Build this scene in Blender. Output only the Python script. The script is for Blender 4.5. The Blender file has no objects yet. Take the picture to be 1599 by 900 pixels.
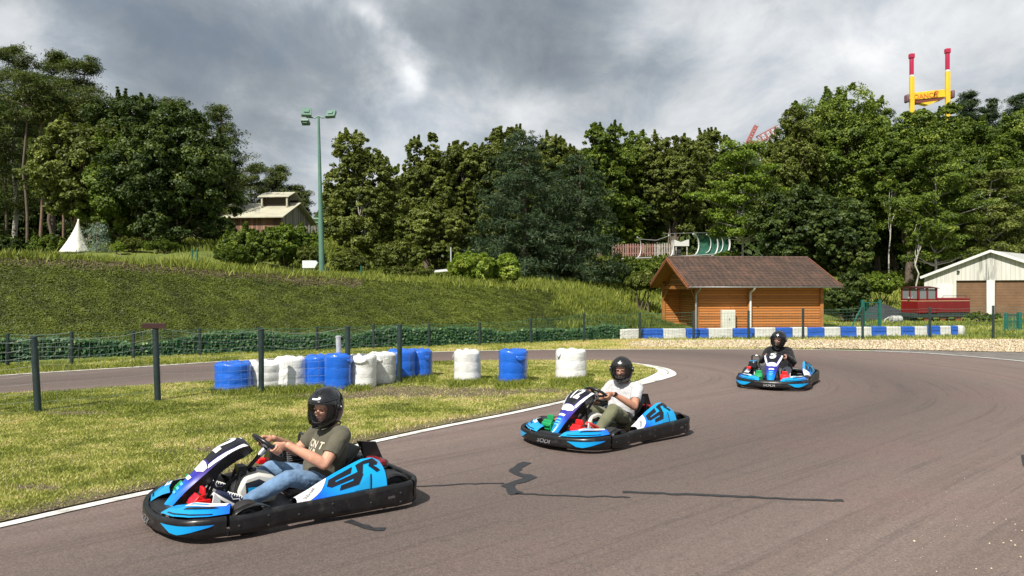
import bpy, bmesh, math, random
import numpy as np
from mathutils import Vector, Matrix, Euler, Quaternion
R = math.radians
rng = np.random.default_rng(7)
random.seed(7)
SC = bpy.context.scene
COL = SC.collection
F = 1155.0; H = 1.93; YH = 449.5; CX = 799.5

def gd(py): return H * F / (py - YH)
def G(px, py, z=0.0):
    d = (H - z) * F / (py - YH)
    return Vector(((px - CX) * d / F, d, z))
def P(px, py, d):
    return Vector(((px - CX) * d / F, d, H - (py - YH) * d / F))

# ------------------------------------------------------------------ materials
MATS = {}
def nodes_of(name):
    m = bpy.data.materials.new(name); m.use_nodes = True
    nt = m.node_tree; nt.nodes.clear()
    out = nt.nodes.new('ShaderNodeOutputMaterial')
    b = nt.nodes.new('ShaderNodeBsdfPrincipled')
    nt.links.new(b.outputs[0], out.inputs[0])
    return m, nt, b, out
def N(nt, t, **kw):
    n = nt.nodes.new('ShaderNode' + t)
    for k, v in kw.items():
        if hasattr(n, k): setattr(n, k, v)
        else: n.inputs[k.replace('_', ' ')].default_value = v
    return n
def c4(c): return (c[0], c[1], c[2], 1.0)
def ramp(nt, fac, stops, interp='LINEAR'):
    r = nt.nodes.new('ShaderNodeValToRGB'); r.color_ramp.interpolation = interp
    e = r.color_ramp.elements
    while len(e) < len(stops): e.new(0.5)
    for i, (p, c) in enumerate(stops):
        e[i].position = p; e[i].color = c4(c)
    nt.links.new(fac, r.inputs[0]); return r.outputs[0]
def noise(nt, scale, detail=4, rough=0.6, vec=None, dist=0.0):
    n = nt.nodes.new('ShaderNodeTexNoise')
    n.inputs['Scale'].default_value = scale; n.inputs['Detail'].default_value = detail
    n.inputs['Roughness'].default_value = rough; n.inputs['Distortion'].default_value = dist
    if vec is None:
        tc = nt.nodes.new('ShaderNodeTexCoord'); vec = tc.outputs['Object']
    nt.links.new(vec, n.inputs['Vector']); return n.outputs[0]
def mixc(nt, fac, a, b, mode='MIX'):
    m = nt.nodes.new('ShaderNodeMix'); m.data_type = 'RGBA'; m.blend_type = mode
    for s, v in ((0, fac), (6, a), (7, b)):
        if hasattr(v, 'is_linked'): nt.links.new(v, m.inputs[s])
        else: m.inputs[s].default_value = v if s == 0 else c4(v)
    return m.outputs[2]
def math_(nt, op, a, b=None, clamp=False):
    m = nt.nodes.new('ShaderNodeMath'); m.operation = op; m.use_clamp = clamp
    for i, v in enumerate((a, b)):
        if v is None: continue
        if hasattr(v, 'is_linked'): nt.links.new(v, m.inputs[i])
        else: m.inputs[i].default_value = v
    return m.outputs[0]
def bump(nt, b, h, strength=0.3, dist=0.01):
    n = nt.nodes.new('ShaderNodeBump'); n.inputs['Strength'].default_value = strength
    n.inputs['Distance'].default_value = dist
    nt.links.new(h, n.inputs['Height']); nt.links.new(n.outputs[0], b.inputs['Normal'])
def mat(name, col, rough=0.5, metal=0.0, var=None, bmp=None, coat=0.0, spec=0.5, dirt=None):
    if name in MATS: return MATS[name]
    m, nt, b, out = nodes_of(name)
    b.inputs['Roughness'].default_value = rough; b.inputs['Metallic'].default_value = metal
    b.inputs['Specular IOR Level'].default_value = spec
    if coat: b.inputs['Coat Weight'].default_value = coat; b.inputs['Coat Roughness'].default_value = 0.08
    if var:
        f = noise(nt, var[0], 5, 0.65)
        k = var[1]
        lo = tuple(c * (1 - k) for c in col); hi = tuple(min(1, c * (1 + k)) for c in col)
        c = ramp(nt, f, [(0.3, lo), (0.7, hi)])
        if dirt:
            f2 = noise(nt, dirt[0], 6, 0.7)
            c = mixc(nt, ramp(nt, f2, [(dirt[1], (0, 0, 0)), (dirt[1] + 0.15, (dirt[3],) * 3)]), c, dirt[2])
        nt.links.new(c, b.inputs['Base Color'])
        r = ramp(nt, f, [(0.3, (max(0, rough - .08),) * 3), (0.7, (min(1, rough + .08),) * 3)])
        nt.links.new(r, b.inputs['Roughness'])
    else:
        b.inputs['Base Color'].default_value = c4(col)
    if bmp: bump(nt, b, noise(nt, bmp[0], 5, 0.6), bmp[1], bmp[2] if len(bmp) > 2 else 0.01)
    MATS[name] = m; return m

def leaf_mat(name, stops, rough=0.55, trans=0.25):
    if name in MATS: return MATS[name]
    m, nt, b, out = nodes_of(name)
    at = N(nt, 'Attribute', attribute_name='tint')
    c = ramp(nt, at.outputs['Fac'], stops)
    nt.links.new(c, b.inputs['Base Color'])
    b.inputs['Roughness'].default_value = rough
    b.inputs['Specular IOR Level'].default_value = 0.35
    if trans:
        t = nt.nodes.new('ShaderNodeBsdfTranslucent')
        nt.links.new(mixc(nt, 1.0, c, (1.15, 1.25, 0.55), 'MULTIPLY'), t.inputs[0])
        mx = nt.nodes.new('ShaderNodeMixShader'); mx.inputs[0].default_value = trans
        nt.links.new(b.outputs[0], mx.inputs[1]); nt.links.new(t.outputs[0], mx.inputs[2])
        nt.links.new(mx.outputs[0], out.inputs[0])
    MATS[name] = m; return m

# ------------------------------------------------------------------ mesh tools
class MB:
    def __init__(s): s.v = []; s.f = []; s.mi = []; s.mats = []; s.cur = 0
    def m(s, material):
        if material not in s.mats: s.mats.append(material)
        s.cur = s.mats.index(material); return s
    def add(s, verts, faces):
        o = len(s.v); s.v += [tuple(v) for v in verts]
        for f in faces: s.f.append(tuple(o + i for i in f)); s.mi.append(s.cur)
        return s
    def box(s, c, d, rz=0.0, M=None, taper=1.0):
        x, y, z = d[0] / 2, d[1] / 2, d[2] / 2; t = taper
        pts = [(-x, -y, -z), (x, -y, -z), (x, y, -z), (-x, y, -z), (-x * t, -y * t, z), (x * t, -y * t, z), (x * t, y * t, z), (-x * t, y * t, z)]
        mm = Matrix.Translation(Vector(c)) @ (M.to_4x4() if M is not None else Matrix.Rotation(rz, 4, 'Z'))
        return s.add([mm @ Vector(p) for p in pts], [(0, 3, 2, 1), (4, 5, 6, 7), (0, 1, 5, 4), (1, 2, 6, 5), (2, 3, 7, 6), (3, 0, 4, 7)])
    def bar(s, a, b, w, h=None, up=(0, 0, 1)):
        a = Vector(a); b = Vector(b); d = b - a; L = d.length; d.normalize(); up = Vector(up)
        if abs(d.dot(up)) > .98: up = Vector((1, 0, 0))
        sd = d.cross(up).normalized(); u = sd.cross(d)
        return s.box((a + b) / 2, (L, w, h or w), M=Matrix((d, sd, u)).transposed())
    def tube(s, pts, r, n=10, caps=True, flat=None):
        pts = [Vector(p) for p in pts]; k = len(pts)
        if not hasattr(r, '__len__'): r = [r] * k
        vs = []; pu = None
        for i, p in enumerate(pts):
            t = (pts[min(i + 1, k - 1)] - pts[max(i - 1, 0)]).normalized()
            if pu is None:
                a = Vector((0, 0, 1)) if abs(t.z) < .9 else Vector((1, 0, 0))
                pu = (a - t * a.dot(t)).normalized()
            else: pu = (pu - t * pu.dot(t)).normalized()
            w = t.cross(pu)
            for j in range(n):
                an = 2 * math.pi * j / n
                vs.append(p + (pu * math.cos(an) + w * math.sin(an)) * r[i])
        fs = [(i * n + j, i * n + (j + 1) % n, (i + 1) * n + (j + 1) % n, (i + 1) * n + j) for i in range(k - 1) for j in range(n)]
        if caps: fs += [tuple(reversed(range(n))), tuple(range((k - 1) * n, k * n))]
        return s.add(vs, fs)
    def lathe(s, prof, c=(0, 0, 0), n=20, M=None):
        vs = []; k = len(prof); mm = Matrix.Translation(Vector(c)) @ (M.to_4x4() if M is not None else Matrix())
        for r, z in prof:
            for j in range(n):
                a = 2 * math.pi * j / n; vs.append(mm @ Vector((r * math.cos(a), r * math.sin(a), z)))
        fs = [(i * n + j, i * n + (j + 1) % n, (i + 1) * n + (j + 1) % n, (i + 1) * n + j) for i in range(k - 1) for j in range(n)]
        fs += [tuple(reversed(range(n))), tuple(range((k - 1) * n, k * n))]
        return s.add(vs, fs)
    def grid(s, pts, closed_u=False, flip=False):
        nu = len(pts); nv = len(pts[0])
        vs = [p for row in pts for p in row]; fs = []
        for i in range(nu if closed_u else nu - 1):
            for j in range(nv - 1):
                i2 = (i + 1) % nu
                q = (i * nv + j, i2 * nv + j, i2 * nv + j + 1, i * nv + j + 1)
                fs.append(tuple(reversed(q)) if flip else q)
        return s.add(vs, fs)
    def poly(s, pts): return s.add(pts, [tuple(range(len(pts)))])
    def prism(s, pts, off):
        n = len(pts); off = Vector(off); a = [Vector(p) for p in pts]; b = [p + off for p in a]
        fs = [tuple(reversed(range(n))), tuple(range(n, 2 * n))] + [(i, (i + 1) % n, n + (i + 1) % n, n + i) for i in range(n)]
        return s.add(a + b, fs)
    def build(s, name, parent=None, smooth=True, bevel=0.0, angle=38, solid=0.0, sub=0, fixn=False):
        me = bpy.data.meshes.new(name); me.from_pydata(s.v, [], s.f)
        for m_ in s.mats: me.materials.append(m_)
        if len(s.mats) > 1: me.polygons.foreach_set('material_index', s.mi)
        if fixn:
            bm = bmesh.new(); bm.from_mesh(me); bmesh.ops.recalc_face_normals(bm, faces=bm.faces); bm.to_mesh(me); bm.free()
        me.update()
        if smooth:
            me.polygons.foreach_set('use_smooth', [True] * len(me.polygons))
            me.set_sharp_from_angle(angle=R(angle))
        o = bpy.data.objects.new(name, me); COL.objects.link(o)
        if parent: o.parent = parent
        if solid:
            q = o.modifiers.new('s', 'SOLIDIFY'); q.thickness = solid; q.offset = -1
        if bevel:
            q = o.modifiers.new('b', 'BEVEL'); q.width = bevel; q.segments = 2; q.limit_method = 'ANGLE'; q.angle_limit = R(40)
        if sub:
            q = o.modifiers.new('u', 'SUBSURF'); q.levels = q.render_levels = sub
        return o
def obox(name, parent, c, d, m, bevel=0.0, rz=0.0, M=None):
    return MB().m(m).box(c, d, rz, M).build(name, parent, bevel=bevel, smooth=bevel > 0)
def empty(name, loc=(0, 0, 0), rz=0.0):
    o = bpy.data.objects.new(name, None); COL.objects.link(o); o.location = loc; o.rotation_euler = (0, 0, rz); return o
def tag(o, label=None, cat=None, group=None, kind=None):
    if label: o['label'] = label
    if cat: o['category'] = cat
    if group: o['group'] = group
    if kind: o['kind'] = kind
    return o
def fast_mesh(name, V, FV, material, tint=None, parent=None, smooth=False):
    """V (n,3); FV (m,k) faces all with k corners"""
    me = bpy.data.meshes.new(name); m, k = FV.shape
    me.vertices.add(len(V)); me.vertices.foreach_set('co', V.astype(np.float32).ravel())
    me.loops.add(m * k); me.loops.foreach_set('vertex_index', FV.astype(np.int32).ravel())
    me.polygons.add(m); me.polygons.foreach_set('loop_start', np.arange(0, m * k, k, dtype=np.int32))
    me.materials.append(material)
    if tint is not None:
        a = me.attributes.new('tint', 'FLOAT', 'POINT'); a.data.foreach_set('value', tint.astype(np.float32))
    me.update(calc_edges=True)
    if smooth: me.polygons.foreach_set('use_smooth', np.ones(m, dtype=bool))
    o = bpy.data.objects.new(name, me); COL.objects.link(o)
    if parent: o.parent = parent
    return o
def norm(a): return a / (np.linalg.norm(a, axis=-1, keepdims=True) + 1e-9)
def leaves(name, C, Nn, S, T, material, parent=None, elong=0.55, axis=None):
    """one diamond-shaped bent leaf per centre"""
    n = len(C); r = norm(rng.normal(size=(n, 3)))
    if axis is not None: r = norm(axis + r * 0.25)
    a = norm(r - Nn * (r * Nn).sum(1, keepdims=True)); b = np.cross(Nn, a)
    s = S[:, None]
    V = np.stack([C - a * s, C + b * s * elong + Nn * s * .12, C + a * s, C - b * s * elong + Nn * s * .12], 1).reshape(-1, 3)
    FV = np.arange(4 * n).reshape(n, 4)
    return fast_mesh(name, V, FV, material, np.repeat(T, 4), parent)
def blades(name, B, h, w, lean, T, material, parent=None):
    n = len(B); an = rng.uniform(0, 2 * math.pi, n); d = np.stack([np.cos(an), np.sin(an), 0 * an], 1)
    la = rng.uniform(0, 2 * math.pi, n); l = np.stack([np.cos(la), np.sin(la), 0 * la], 1) * (h * lean * rng.uniform(.2, 1.2, n))[:, None]
    up = np.zeros((n, 3)); up[:, 2] = h
    V = np.stack([B - d * w[:, None] / 2, B + d * w[:, None] / 2, B + up * .6 + l * .45 + d * w[:, None] * .35, B + up + l], 1).reshape(-1, 3)
    FV = np.arange(4 * n).reshape(n, 4)
    return fast_mesh(name, V, FV, material, np.repeat(T, 4), parent)
_G = rng.uniform(0, 1, (257, 257))
def vnoise(x, y, s):
    x = x * s + 57.3; y = y * s + 91.7; xi = np.floor(x).astype(int); yi = np.floor(y).astype(int)
    fx = x - xi; fy = y - yi; fx = fx * fx * (3 - 2 * fx); fy = fy * fy * (3 - 2 * fy)
    g = lambda a, b: _G[a % 257, b % 257]
    return (g(xi, yi) * (1 - fx) + g(xi + 1, yi) * fx) * (1 - fy) + (g(xi, yi + 1) * (1 - fx) + g(xi + 1, yi + 1) * fx) * fy
def fbm(x, y, s): return (vnoise(x, y, s) + .5 * vnoise(x, y, s * 2.1) + .25 * vnoise(x, y, s * 4.3)) / 1.75
def inpoly(x, y, poly):
    r = np.zeros(len(x), bool); n = len(poly)
    for i in range(n):
        x1, y1 = poly[i][:2]; x2, y2 = poly[(i + 1) % n][:2]
        c = ((y1 > y) != (y2 > y)) & (x < (x2 - x1) * (y - y1) / (y2 - y1 + 1e-12) + x1)
        r ^= c
    return r
def catmull(pts, n=8, closed=False):
    pts = [Vector(p) for p in pts]; out = []; k = len(pts)
    for i in range(k if closed else k - 1):
        p0 = pts[(i - 1) % k] if closed or i > 0 else pts[0] * 2 - pts[1]
        p1 = pts[i]; p2 = pts[(i + 1) % k]
        p3 = pts[(i + 2) % k] if closed or i < k - 2 else p2 * 2 - p1
        for j in range(n):
            t = j / n
            out.append(.5 * ((2 * p1) + (p2 - p0) * t + (2 * p0 - 5 * p1 + 4 * p2 - p3) * t * t + (3 * p1 - p0 - 3 * p2 + p3) * t ** 3))
    if not closed: out.append(pts[-1])
    return out
def ribbon(mb, pts, w, z):
    """flat strip on the ground along pts; w scalar or list"""
    pts = [Vector((p[0], p[1], 0)) for p in pts]; k = len(pts)
    if not hasattr(w, '__len__'): w = [w] * k
    a = []; b = []
    for i, p in enumerate(pts):
        t = (pts[min(i + 1, k - 1)] - pts[max(i - 1, 0)]).normalized(); s = Vector((-t.y, t.x, 0)) * w[i] / 2
        a.append((p.x - s.x, p.y - s.y, z)); b.append((p.x + s.x, p.y + s.y, z))
    mb.grid([a, b], flip=True)
def text_polys(txt, shear=0.0, bold=0.0, size=1.0, sx=1.0):
    """2D mesh (verts, faces) of a piece of text, centred"""
    cu = bpy.data.curves.new('t', 'FONT'); cu.body = txt; cu.size = size; cu.align_x = 'CENTER'; cu.align_y = 'CENTER'
    cu.shear = shear; cu.offset = bold; cu.resolution_u = 4
    o = bpy.data.objects.new('t', cu); COL.objects.link(o)
    dg = bpy.context.evaluated_depsgraph_get(); me = bpy.data.meshes.new_from_object(o.evaluated_get(dg))
    v = [(p.co.x * sx, p.co.y) for p in me.vertices]; f = [tuple(p.vertices) for p in me.polygons]
    bpy.data.objects.remove(o); bpy.data.curves.remove(cu); bpy.data.meshes.remove(me)
    return v, f
def refine(bm, L):
    for _ in range(5):
        e = [e for e in bm.edges if e.calc_length() > L]
        if not e: break
        bmesh.ops.subdivide_edges(bm, edges=e, cuts=1); bmesh.ops.triangulate(bm, faces=bm.faces)
def fine_text(txt, shear=0.0, bold=0.0, L=.16):
    v, f = text_polys(txt, shear, bold); bm = bmesh.new(); vs = [bm.verts.new((p[0], p[1], 0)) for p in v]
    for q in f:
        try: bm.faces.new([vs[i] for i in q])
        except ValueError: pass
    bmesh.ops.remove_doubles(bm, verts=bm.verts, dist=1e-5); bmesh.ops.triangulate(bm, faces=bm.faces); refine(bm, L); bm.verts.index_update()
    r = [(p.co.x, p.co.y) for p in bm.verts], [tuple(p.index for p in q.verts) for q in bm.faces]; bm.free(); return r
def remeshed(mb, name, voxel, smooth_it=3, disp=None, parent=None, mats=None):
    o = mb.build('tmp', smooth=False, fixn=False)
    q = o.modifiers.new('r', 'REMESH'); q.mode = 'VOXEL'; q.voxel_size = voxel
    q = o.modifiers.new('c', 'SMOOTH'); q.factor = .6; q.iterations = smooth_it
    if disp:
        t = bpy.data.textures.new('folds', 'CLOUDS'); t.noise_scale = disp[0]; t.noise_depth = 2
        q = o.modifiers.new('d', 'DISPLACE'); q.texture = t; q.strength = disp[1]; q.mid_level = .5
        q.texture_coords = 'LOCAL'
    dg = bpy.context.evaluated_depsgraph_get(); dg.update()
    me = bpy.data.meshes.new_from_object(o.evaluated_get(dg)); me.name = name
    old = o.data; bpy.data.objects.remove(o); bpy.data.meshes.remove(old)
    me.materials.clear()
    for m_ in (mats or mb.mats): me.materials.append(m_)
    me.polygons.foreach_set('use_smooth', [True] * len(me.polygons))
    n = bpy.data.objects.new(name, me); COL.objects.link(n)
    if parent: n.parent = parent
    return n

# ------------------------------------------------------------------ camera, light, sky
cam = bpy.data.cameras.new('camera'); cam.sensor_width = 36; cam.lens = F / 1599 * 36; cam.clip_end = 3000; cam.clip_start = .05
co = bpy.data.objects.new('camera', cam); COL.objects.link(co); co.location = (0, 0, H); co.rotation_euler = (R(90), 0, 0)
SC.camera = co
SUN_DIR = Vector((0.50, 0.866, 0)).normalized()      # where shadows fall
ELEV = 48
sd = Vector((-SUN_DIR.x * math.cos(R(ELEV)), -SUN_DIR.y * math.cos(R(ELEV)), math.sin(R(ELEV))))
sun = bpy.data.lights.new('sun', 'SUN'); sun.energy = 4.3; sun.angle = R(.53); sun.color = (1, .945, .86)
so = bpy.data.objects.new('sun', sun); COL.objects.link(so); so.rotation_euler = sd.to_track_quat('Z', 'Y').to_euler()
so.location = (0, 0, 50)
SC.view_settings.view_transform = 'Standard'; SC.view_settings.look = 'None'; SC.view_settings.exposure = 0.5; SC.view_settings.gamma = 1
w = bpy.data.worlds.new('World'); SC.world = w; w.use_nodes = True
nt = w.node_tree; nt.nodes.clear()
wo = nt.nodes.new('ShaderNodeOutputWorld')
sky = nt.nodes.new('ShaderNodeTexSky'); sky.sky_type = 'NISHITA'; sky.sun_disc = False
sky.sun_elevation = R(ELEV); sky.sun_rotation = math.atan2(sd.x, sd.y)
b1 = nt.nodes.new('ShaderNodeBackground'); b1.inputs[1].default_value = 0.09; nt.links.new(sky.outputs[0], b1.inputs[0])
tc = nt.nodes.new('ShaderNodeTexCoord'); sx = nt.nodes.new('ShaderNodeSeparateXYZ'); nt.links.new(tc.outputs['Generated'], sx.inputs[0])
zz = math_(nt, 'MAXIMUM', sx.outputs[2], 0.0); zz = math_(nt, 'ADD', zz, 0.42)
cb = nt.nodes.new('ShaderNodeCombineXYZ')
nt.links.new(math_(nt, 'DIVIDE', sx.outputs[0], zz), cb.inputs[0]); nt.links.new(math_(nt, 'DIVIDE', sx.outputs[1], zz), cb.inputs[1])
mp = nt.nodes.new('ShaderNodeMapping'); mp.inputs['Location'].default_value = (3.1, 1.7, 0); mp.inputs['Scale'].default_value = (1, .8, 1)
nt.links.new(cb.outputs[0], mp.inputs[0])
n1 = noise(nt, 1.3, 10, 0.58, mp.outputs[0], .25)
n2 = noise(nt, 4.6, 9, 0.62, mp.outputs[0], .35)
nn = math_(nt, 'ADD', math_(nt, 'MULTIPLY', n1, .62), math_(nt, 'MULTIPLY', n2, .38))
def dirpx(px, py): return Vector(((px - CX) / F, 1, -(py - YH) / F)).normalized()
wn_ = nt.nodes.new('ShaderNodeTexNoise'); wn_.inputs['Scale'].default_value = 7; wn_.inputs['Detail'].default_value = 7; nt.links.new(tc.outputs['Generated'], wn_.inputs['Vector'])
wa_ = nt.nodes.new('ShaderNodeVectorMath'); wa_.operation = 'MULTIPLY_ADD'; nt.links.new(wn_.outputs['Color'], wa_.inputs[0]); wa_.inputs[1].default_value = (.14, .14, .14); 
wb_ = nt.nodes.new('ShaderNodeVectorMath'); wb_.operation = 'SUBTRACT'; nt.links.new(tc.outputs['Generated'], wb_.inputs[0]); wb_.inputs[1].default_value = (.07, .07, .07); nt.links.new(wb_.outputs[0], wa_.inputs[2]); wv_ = wa_.outputs[0]
def blob(px, py, px2, py2, rad):
    # soft patch of the cloud deck between two sky directions
    a = dirpx(px, py); b = dirpx(px2, py2)
    ab = b - a; L2 = max(ab.dot(ab), 1e-6)
    v = nt.nodes.new('ShaderNodeVectorMath'); v.operation = 'SUBTRACT'; nt.links.new(wv_, v.inputs[0]); v.inputs[1].default_value = a
    dt = nt.nodes.new('ShaderNodeVectorMath'); dt.operation = 'DOT_PRODUCT'; nt.links.new(v.outputs[0], dt.inputs[0]); dt.inputs[1].default_value = ab / L2
    t_ = math_(nt, 'MULTIPLY', dt.outputs['Value'], 1.0, True)
    sc_ = nt.nodes.new('ShaderNodeVectorMath'); sc_.operation = 'SCALE'; sc_.inputs[0].default_value = ab; nt.links.new(t_, sc_.inputs['Scale'])
    d2 = nt.nodes.new('ShaderNodeVectorMath'); d2.operation = 'DISTANCE'; nt.links.new(v.outputs[0], d2.inputs[0]); nt.links.new(sc_.outputs[0], d2.inputs[1])
    acc = math_(nt, 'POWER', 2.718, math_(nt, 'MULTIPLY', math_(nt, 'POWER', math_(nt, 'DIVIDE', d2.outputs['Value'], rad), 2.0), -1.0))
    return acc
shape = math_(nt, 'ADD', math_(nt, 'MULTIPLY', nn, .92), .078)
for (bx, by, bx2, by2, rd, am) in SKYBLOBS if 'SKYBLOBS' in globals() else [
        (565, 5, 635, 110, .020, .21), (640, 130, 820, 180, .06, .12), (500, 230, 680, 240, .05, .06), (30, 40, 130, 90, .06, .10), (1040, 30, 1120, 50, .06, .11), (1250, 60, 1330, 50, .07, .09),
        (1480, 40, 1599, 80, .09, .09), (880, 150, 1080, 200, .08, .06), (290, 60, 500, 110, .10, -.09), (700, 60, 860, 90, .09, -.11), (420, 250, 470, 260, .06, -.05), (1100, 10, 1180, 10, .03, -.05),
        (1130, 130, 1330, 110, .08, -.03), (1000, 110, 1060, 120, .05, -.04)]:
    shape = math_(nt, 'ADD', shape, math_(nt, 'MULTIPLY', blob(bx, by, bx2, by2, rd), am * 1.05))
cc = ramp(nt, shape, [(.28, (.105, .125, .150)), (.40, (.165, .190, .218)), (.49, (.245, .275, .303)), (.55, (.35, .378, .405)), (.62, (.49, .51, .53)), (.73, (.68, .69, .70)), (.88, (.80, .81, .81))])
b2 = nt.nodes.new('ShaderNodeBackground'); b2.inputs[1].default_value = 1.0; nt.links.new(cc, b2.inputs[0])
cov = ramp(nt, n2, [(.30, (.80,) * 3), (.55, (1, 1, 1))])
ms = nt.nodes.new('ShaderNodeMixShader'); nt.links.new(cov, ms.inputs[0]); nt.links.new(b1.outputs[0], ms.inputs[1]); nt.links.new(b2.outputs[0], ms.inputs[2])
nt.links.new(ms.outputs[0], wo.inputs[0])
# ------------------------------------------------------------------ ground
FOOT = [(-60, -6), (-20, 13.2), (-12.4, 18.6), (-8.8, 21.2), (-5, 23.0), (-1.07, 24.8), (2.57, 26.8), (4.7, 27.8), (18, 28.1), (80, 28.1)]
FX = np.array([p[0] for p in FOOT]); FY = np.array([p[1] for p in FOOT])
def smooth(t): t = np.clip(t, 0, 1); return t * t * (3 - 2 * t)
def hgt(x, y):
    x = np.asarray(x, float); y = np.asarray(y, float)
    t = y - np.interp(x, FX, FY)
    zt = np.interp(x, [-30, -13.5, -7.5, -2.5, 2.4, 4.0, 5.2, 7.2], [2.7, 2.68, 2.2, 1.95, 1.62, 1.35, .8, 0.0])
    bank = zt * np.clip(t / 4.8, 0, 1) ** .82
    bank = np.where(t > 4.8, zt, bank)
    z60 = np.interp(x, [-60, -26, -23, -16.5, -13.5, -10, -2.3, 7.5, 16, 20, 25, 31, 60], [4.8, 4.8, 5.9, 5.9, 4.6, 3.3, 3.0, 4.2, 4.2, 3.7, 3.5, 2.8, 3])
    y0 = np.interp(x, [-60, 0, 7, 12, 40], [24, 30, 36, 45, 47])
    y0 = np.maximum(y0, np.interp(x, FX, FY) + 4.8)
    y1 = np.where(x > 24, 66.0, 60.0)
    k = np.clip((y - y0) / (y1 - y0), 0, 1)
    z = bank + (z60 - zt) * np.clip(k, 0, 1)
    z = np.where(t < 0, 0, z)
    z = z + (12 - z60) * smooth((y - y1) / 60)
    n = (fbm(x, y, .35) - .5) * .5 * np.clip((t - 4) / 6, 0, 1) * np.clip((z - .1) / 1, 0, 1)
    return z + n
xs = np.concatenate([np.linspace(-160, -42, 30), np.arange(-40, 40, .5), np.linspace(42, 160, 30)])
ys = np.concatenate([np.linspace(-30, 10, 12), np.arange(11, 62, .4), np.linspace(63, 260, 50)])
XX, YY = np.meshgrid(xs, ys); ZZ = hgt(XX, YY)
nx = len(xs); ny = len(ys)
idx = np.arange(nx * ny).reshape(ny, nx)
FV = np.stack([idx[:-1, :-1], idx[:-1, 1:], idx[1:, 1:], idx[1:, :-1]], -1).reshape(-1, 4)
m_grass, nt, b, out = nodes_of('meadow')
f1 = noise(nt, .5, 6, .7); f2 = noise(nt, 14, 5, .8)
c = ramp(nt, math_(nt, 'ADD', math_(nt, 'MULTIPLY', f1, .5), math_(nt, 'MULTIPLY', f2, .5)), [(.30, (.045, .06, .018)), (.45, (.10, .135, .03)), (.56, (.19, .22, .05)), (.68, (.33, .30, .11))])
nt.links.new(c, b.inputs['Base Color']); b.inputs['Roughness'].default_value = .9; b.inputs['Specular IOR Level'].default_value = .15
bump(nt, b, f2, .6, .05)
ground = fast_mesh('ground', np.stack([XX, YY, ZZ], -1).reshape(-1, 3), FV, m_grass, smooth=True)
tag(ground, kind='structure')

# asphalt -------------------------------------------------------------
OUTL = [(-900, 668), (-400, 621), (-150, 597.5), (0, 587), (64, 582.6), (240, 572), (320, 566.5), (398, 562), (520, 555.5), (673, 550), (812, 547.2), (960, 546), (1150, 545.5), (1300, 546.7), (1433, 551), (1522, 557.5), (1599, 564.5), (1700, 576), (1850, 600), (2100, 660), (2350, 760)]
outer = catmull([G(*p) for p in OUTL], 8)
INL = [(-500, 935), (-250, 880), (0, 823), (200, 777.5), (374, 741.5), (545, 700), (680, 670), (800, 646), (889, 626), (960, 609.5), (1011, 598.2), (1040, 590.5), (1052, 585), (1043, 577.5), (1019.5, 572), (992, 568), (960, 565)]
inner = catmull([G(*p) for p in INL], 8)
m_asph, nt, b, out = nodes_of('asphalt')
tc_ = nt.nodes.new('ShaderNodeTexCoord'); mp_ = nt.nodes.new('ShaderNodeMapping'); mp_.vector_type = 'TEXTURE'
mp_.inputs['Location'].default_value = (1.6, 16.6, 0); mp_.inputs['Rotation'].default_value = (0, 0, math.atan2(.66, .75))
nt.links.new(tc_.outputs['Object'], mp_.inputs[0]); s_ = nt.nodes.new('ShaderNodeSeparateXYZ'); nt.links.new(mp_.outputs[0], s_.inputs[0])
u_ = math_(nt, 'MAXIMUM', s_.outputs[0], 0.0)
dist_ = math_(nt, 'SQRT', math_(nt, 'ADD', math_(nt, 'MULTIPLY', u_, u_), math_(nt, 'MULTIPLY', s_.outputs[1], s_.outputs[1])))
cb_ = nt.nodes.new('ShaderNodeCombineXYZ'); nt.links.new(math_(nt, 'MULTIPLY', dist_, 3.2), cb_.inputs[0])
nt.links.new(math_(nt, 'MULTIPLY', math_(nt, 'ADD', s_.outputs[0], s_.outputs[1]), .10), cb_.inputs[1])
str1 = noise(nt, 1.0, 6, .62, cb_.outputs[0]); 
cb2 = nt.nodes.new('ShaderNodeCombineXYZ'); nt.links.new(math_(nt, 'MULTIPLY', dist_, 13), cb2.inputs[0])
nt.links.new(math_(nt, 'MULTIPLY', math_(nt, 'ADD', s_.outputs[0], s_.outputs[1]), .22), cb2.inputs[1])
str2 = noise(nt, 1.0, 4, .6, cb2.outputs[0])
grain = noise(nt, 60, 4, .9); patch = noise(nt, .35, 4, .6); mott = noise(nt, 5, 6, .7)
col = ramp(nt, str1, [(.3, (.155, .116, .100)), (.5, (.186, .141, .122)), (.72, (.210, .162, .141))])
col = mixc(nt, ramp(nt, str2, [(.34, (.38,) * 3), (.46, (0, 0, 0))]), col, (.075, .064, .059))
col = mixc(nt, ramp(nt, patch, [(.52, (0, 0, 0)), (.64, (.55,) * 3)]), col, (.205, .135, .122))
col = mixc(nt, ramp(nt, mott, [(.33, (.35,) * 3), (.45, (0, 0, 0))]), col, (.10, .088, .08))
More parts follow.
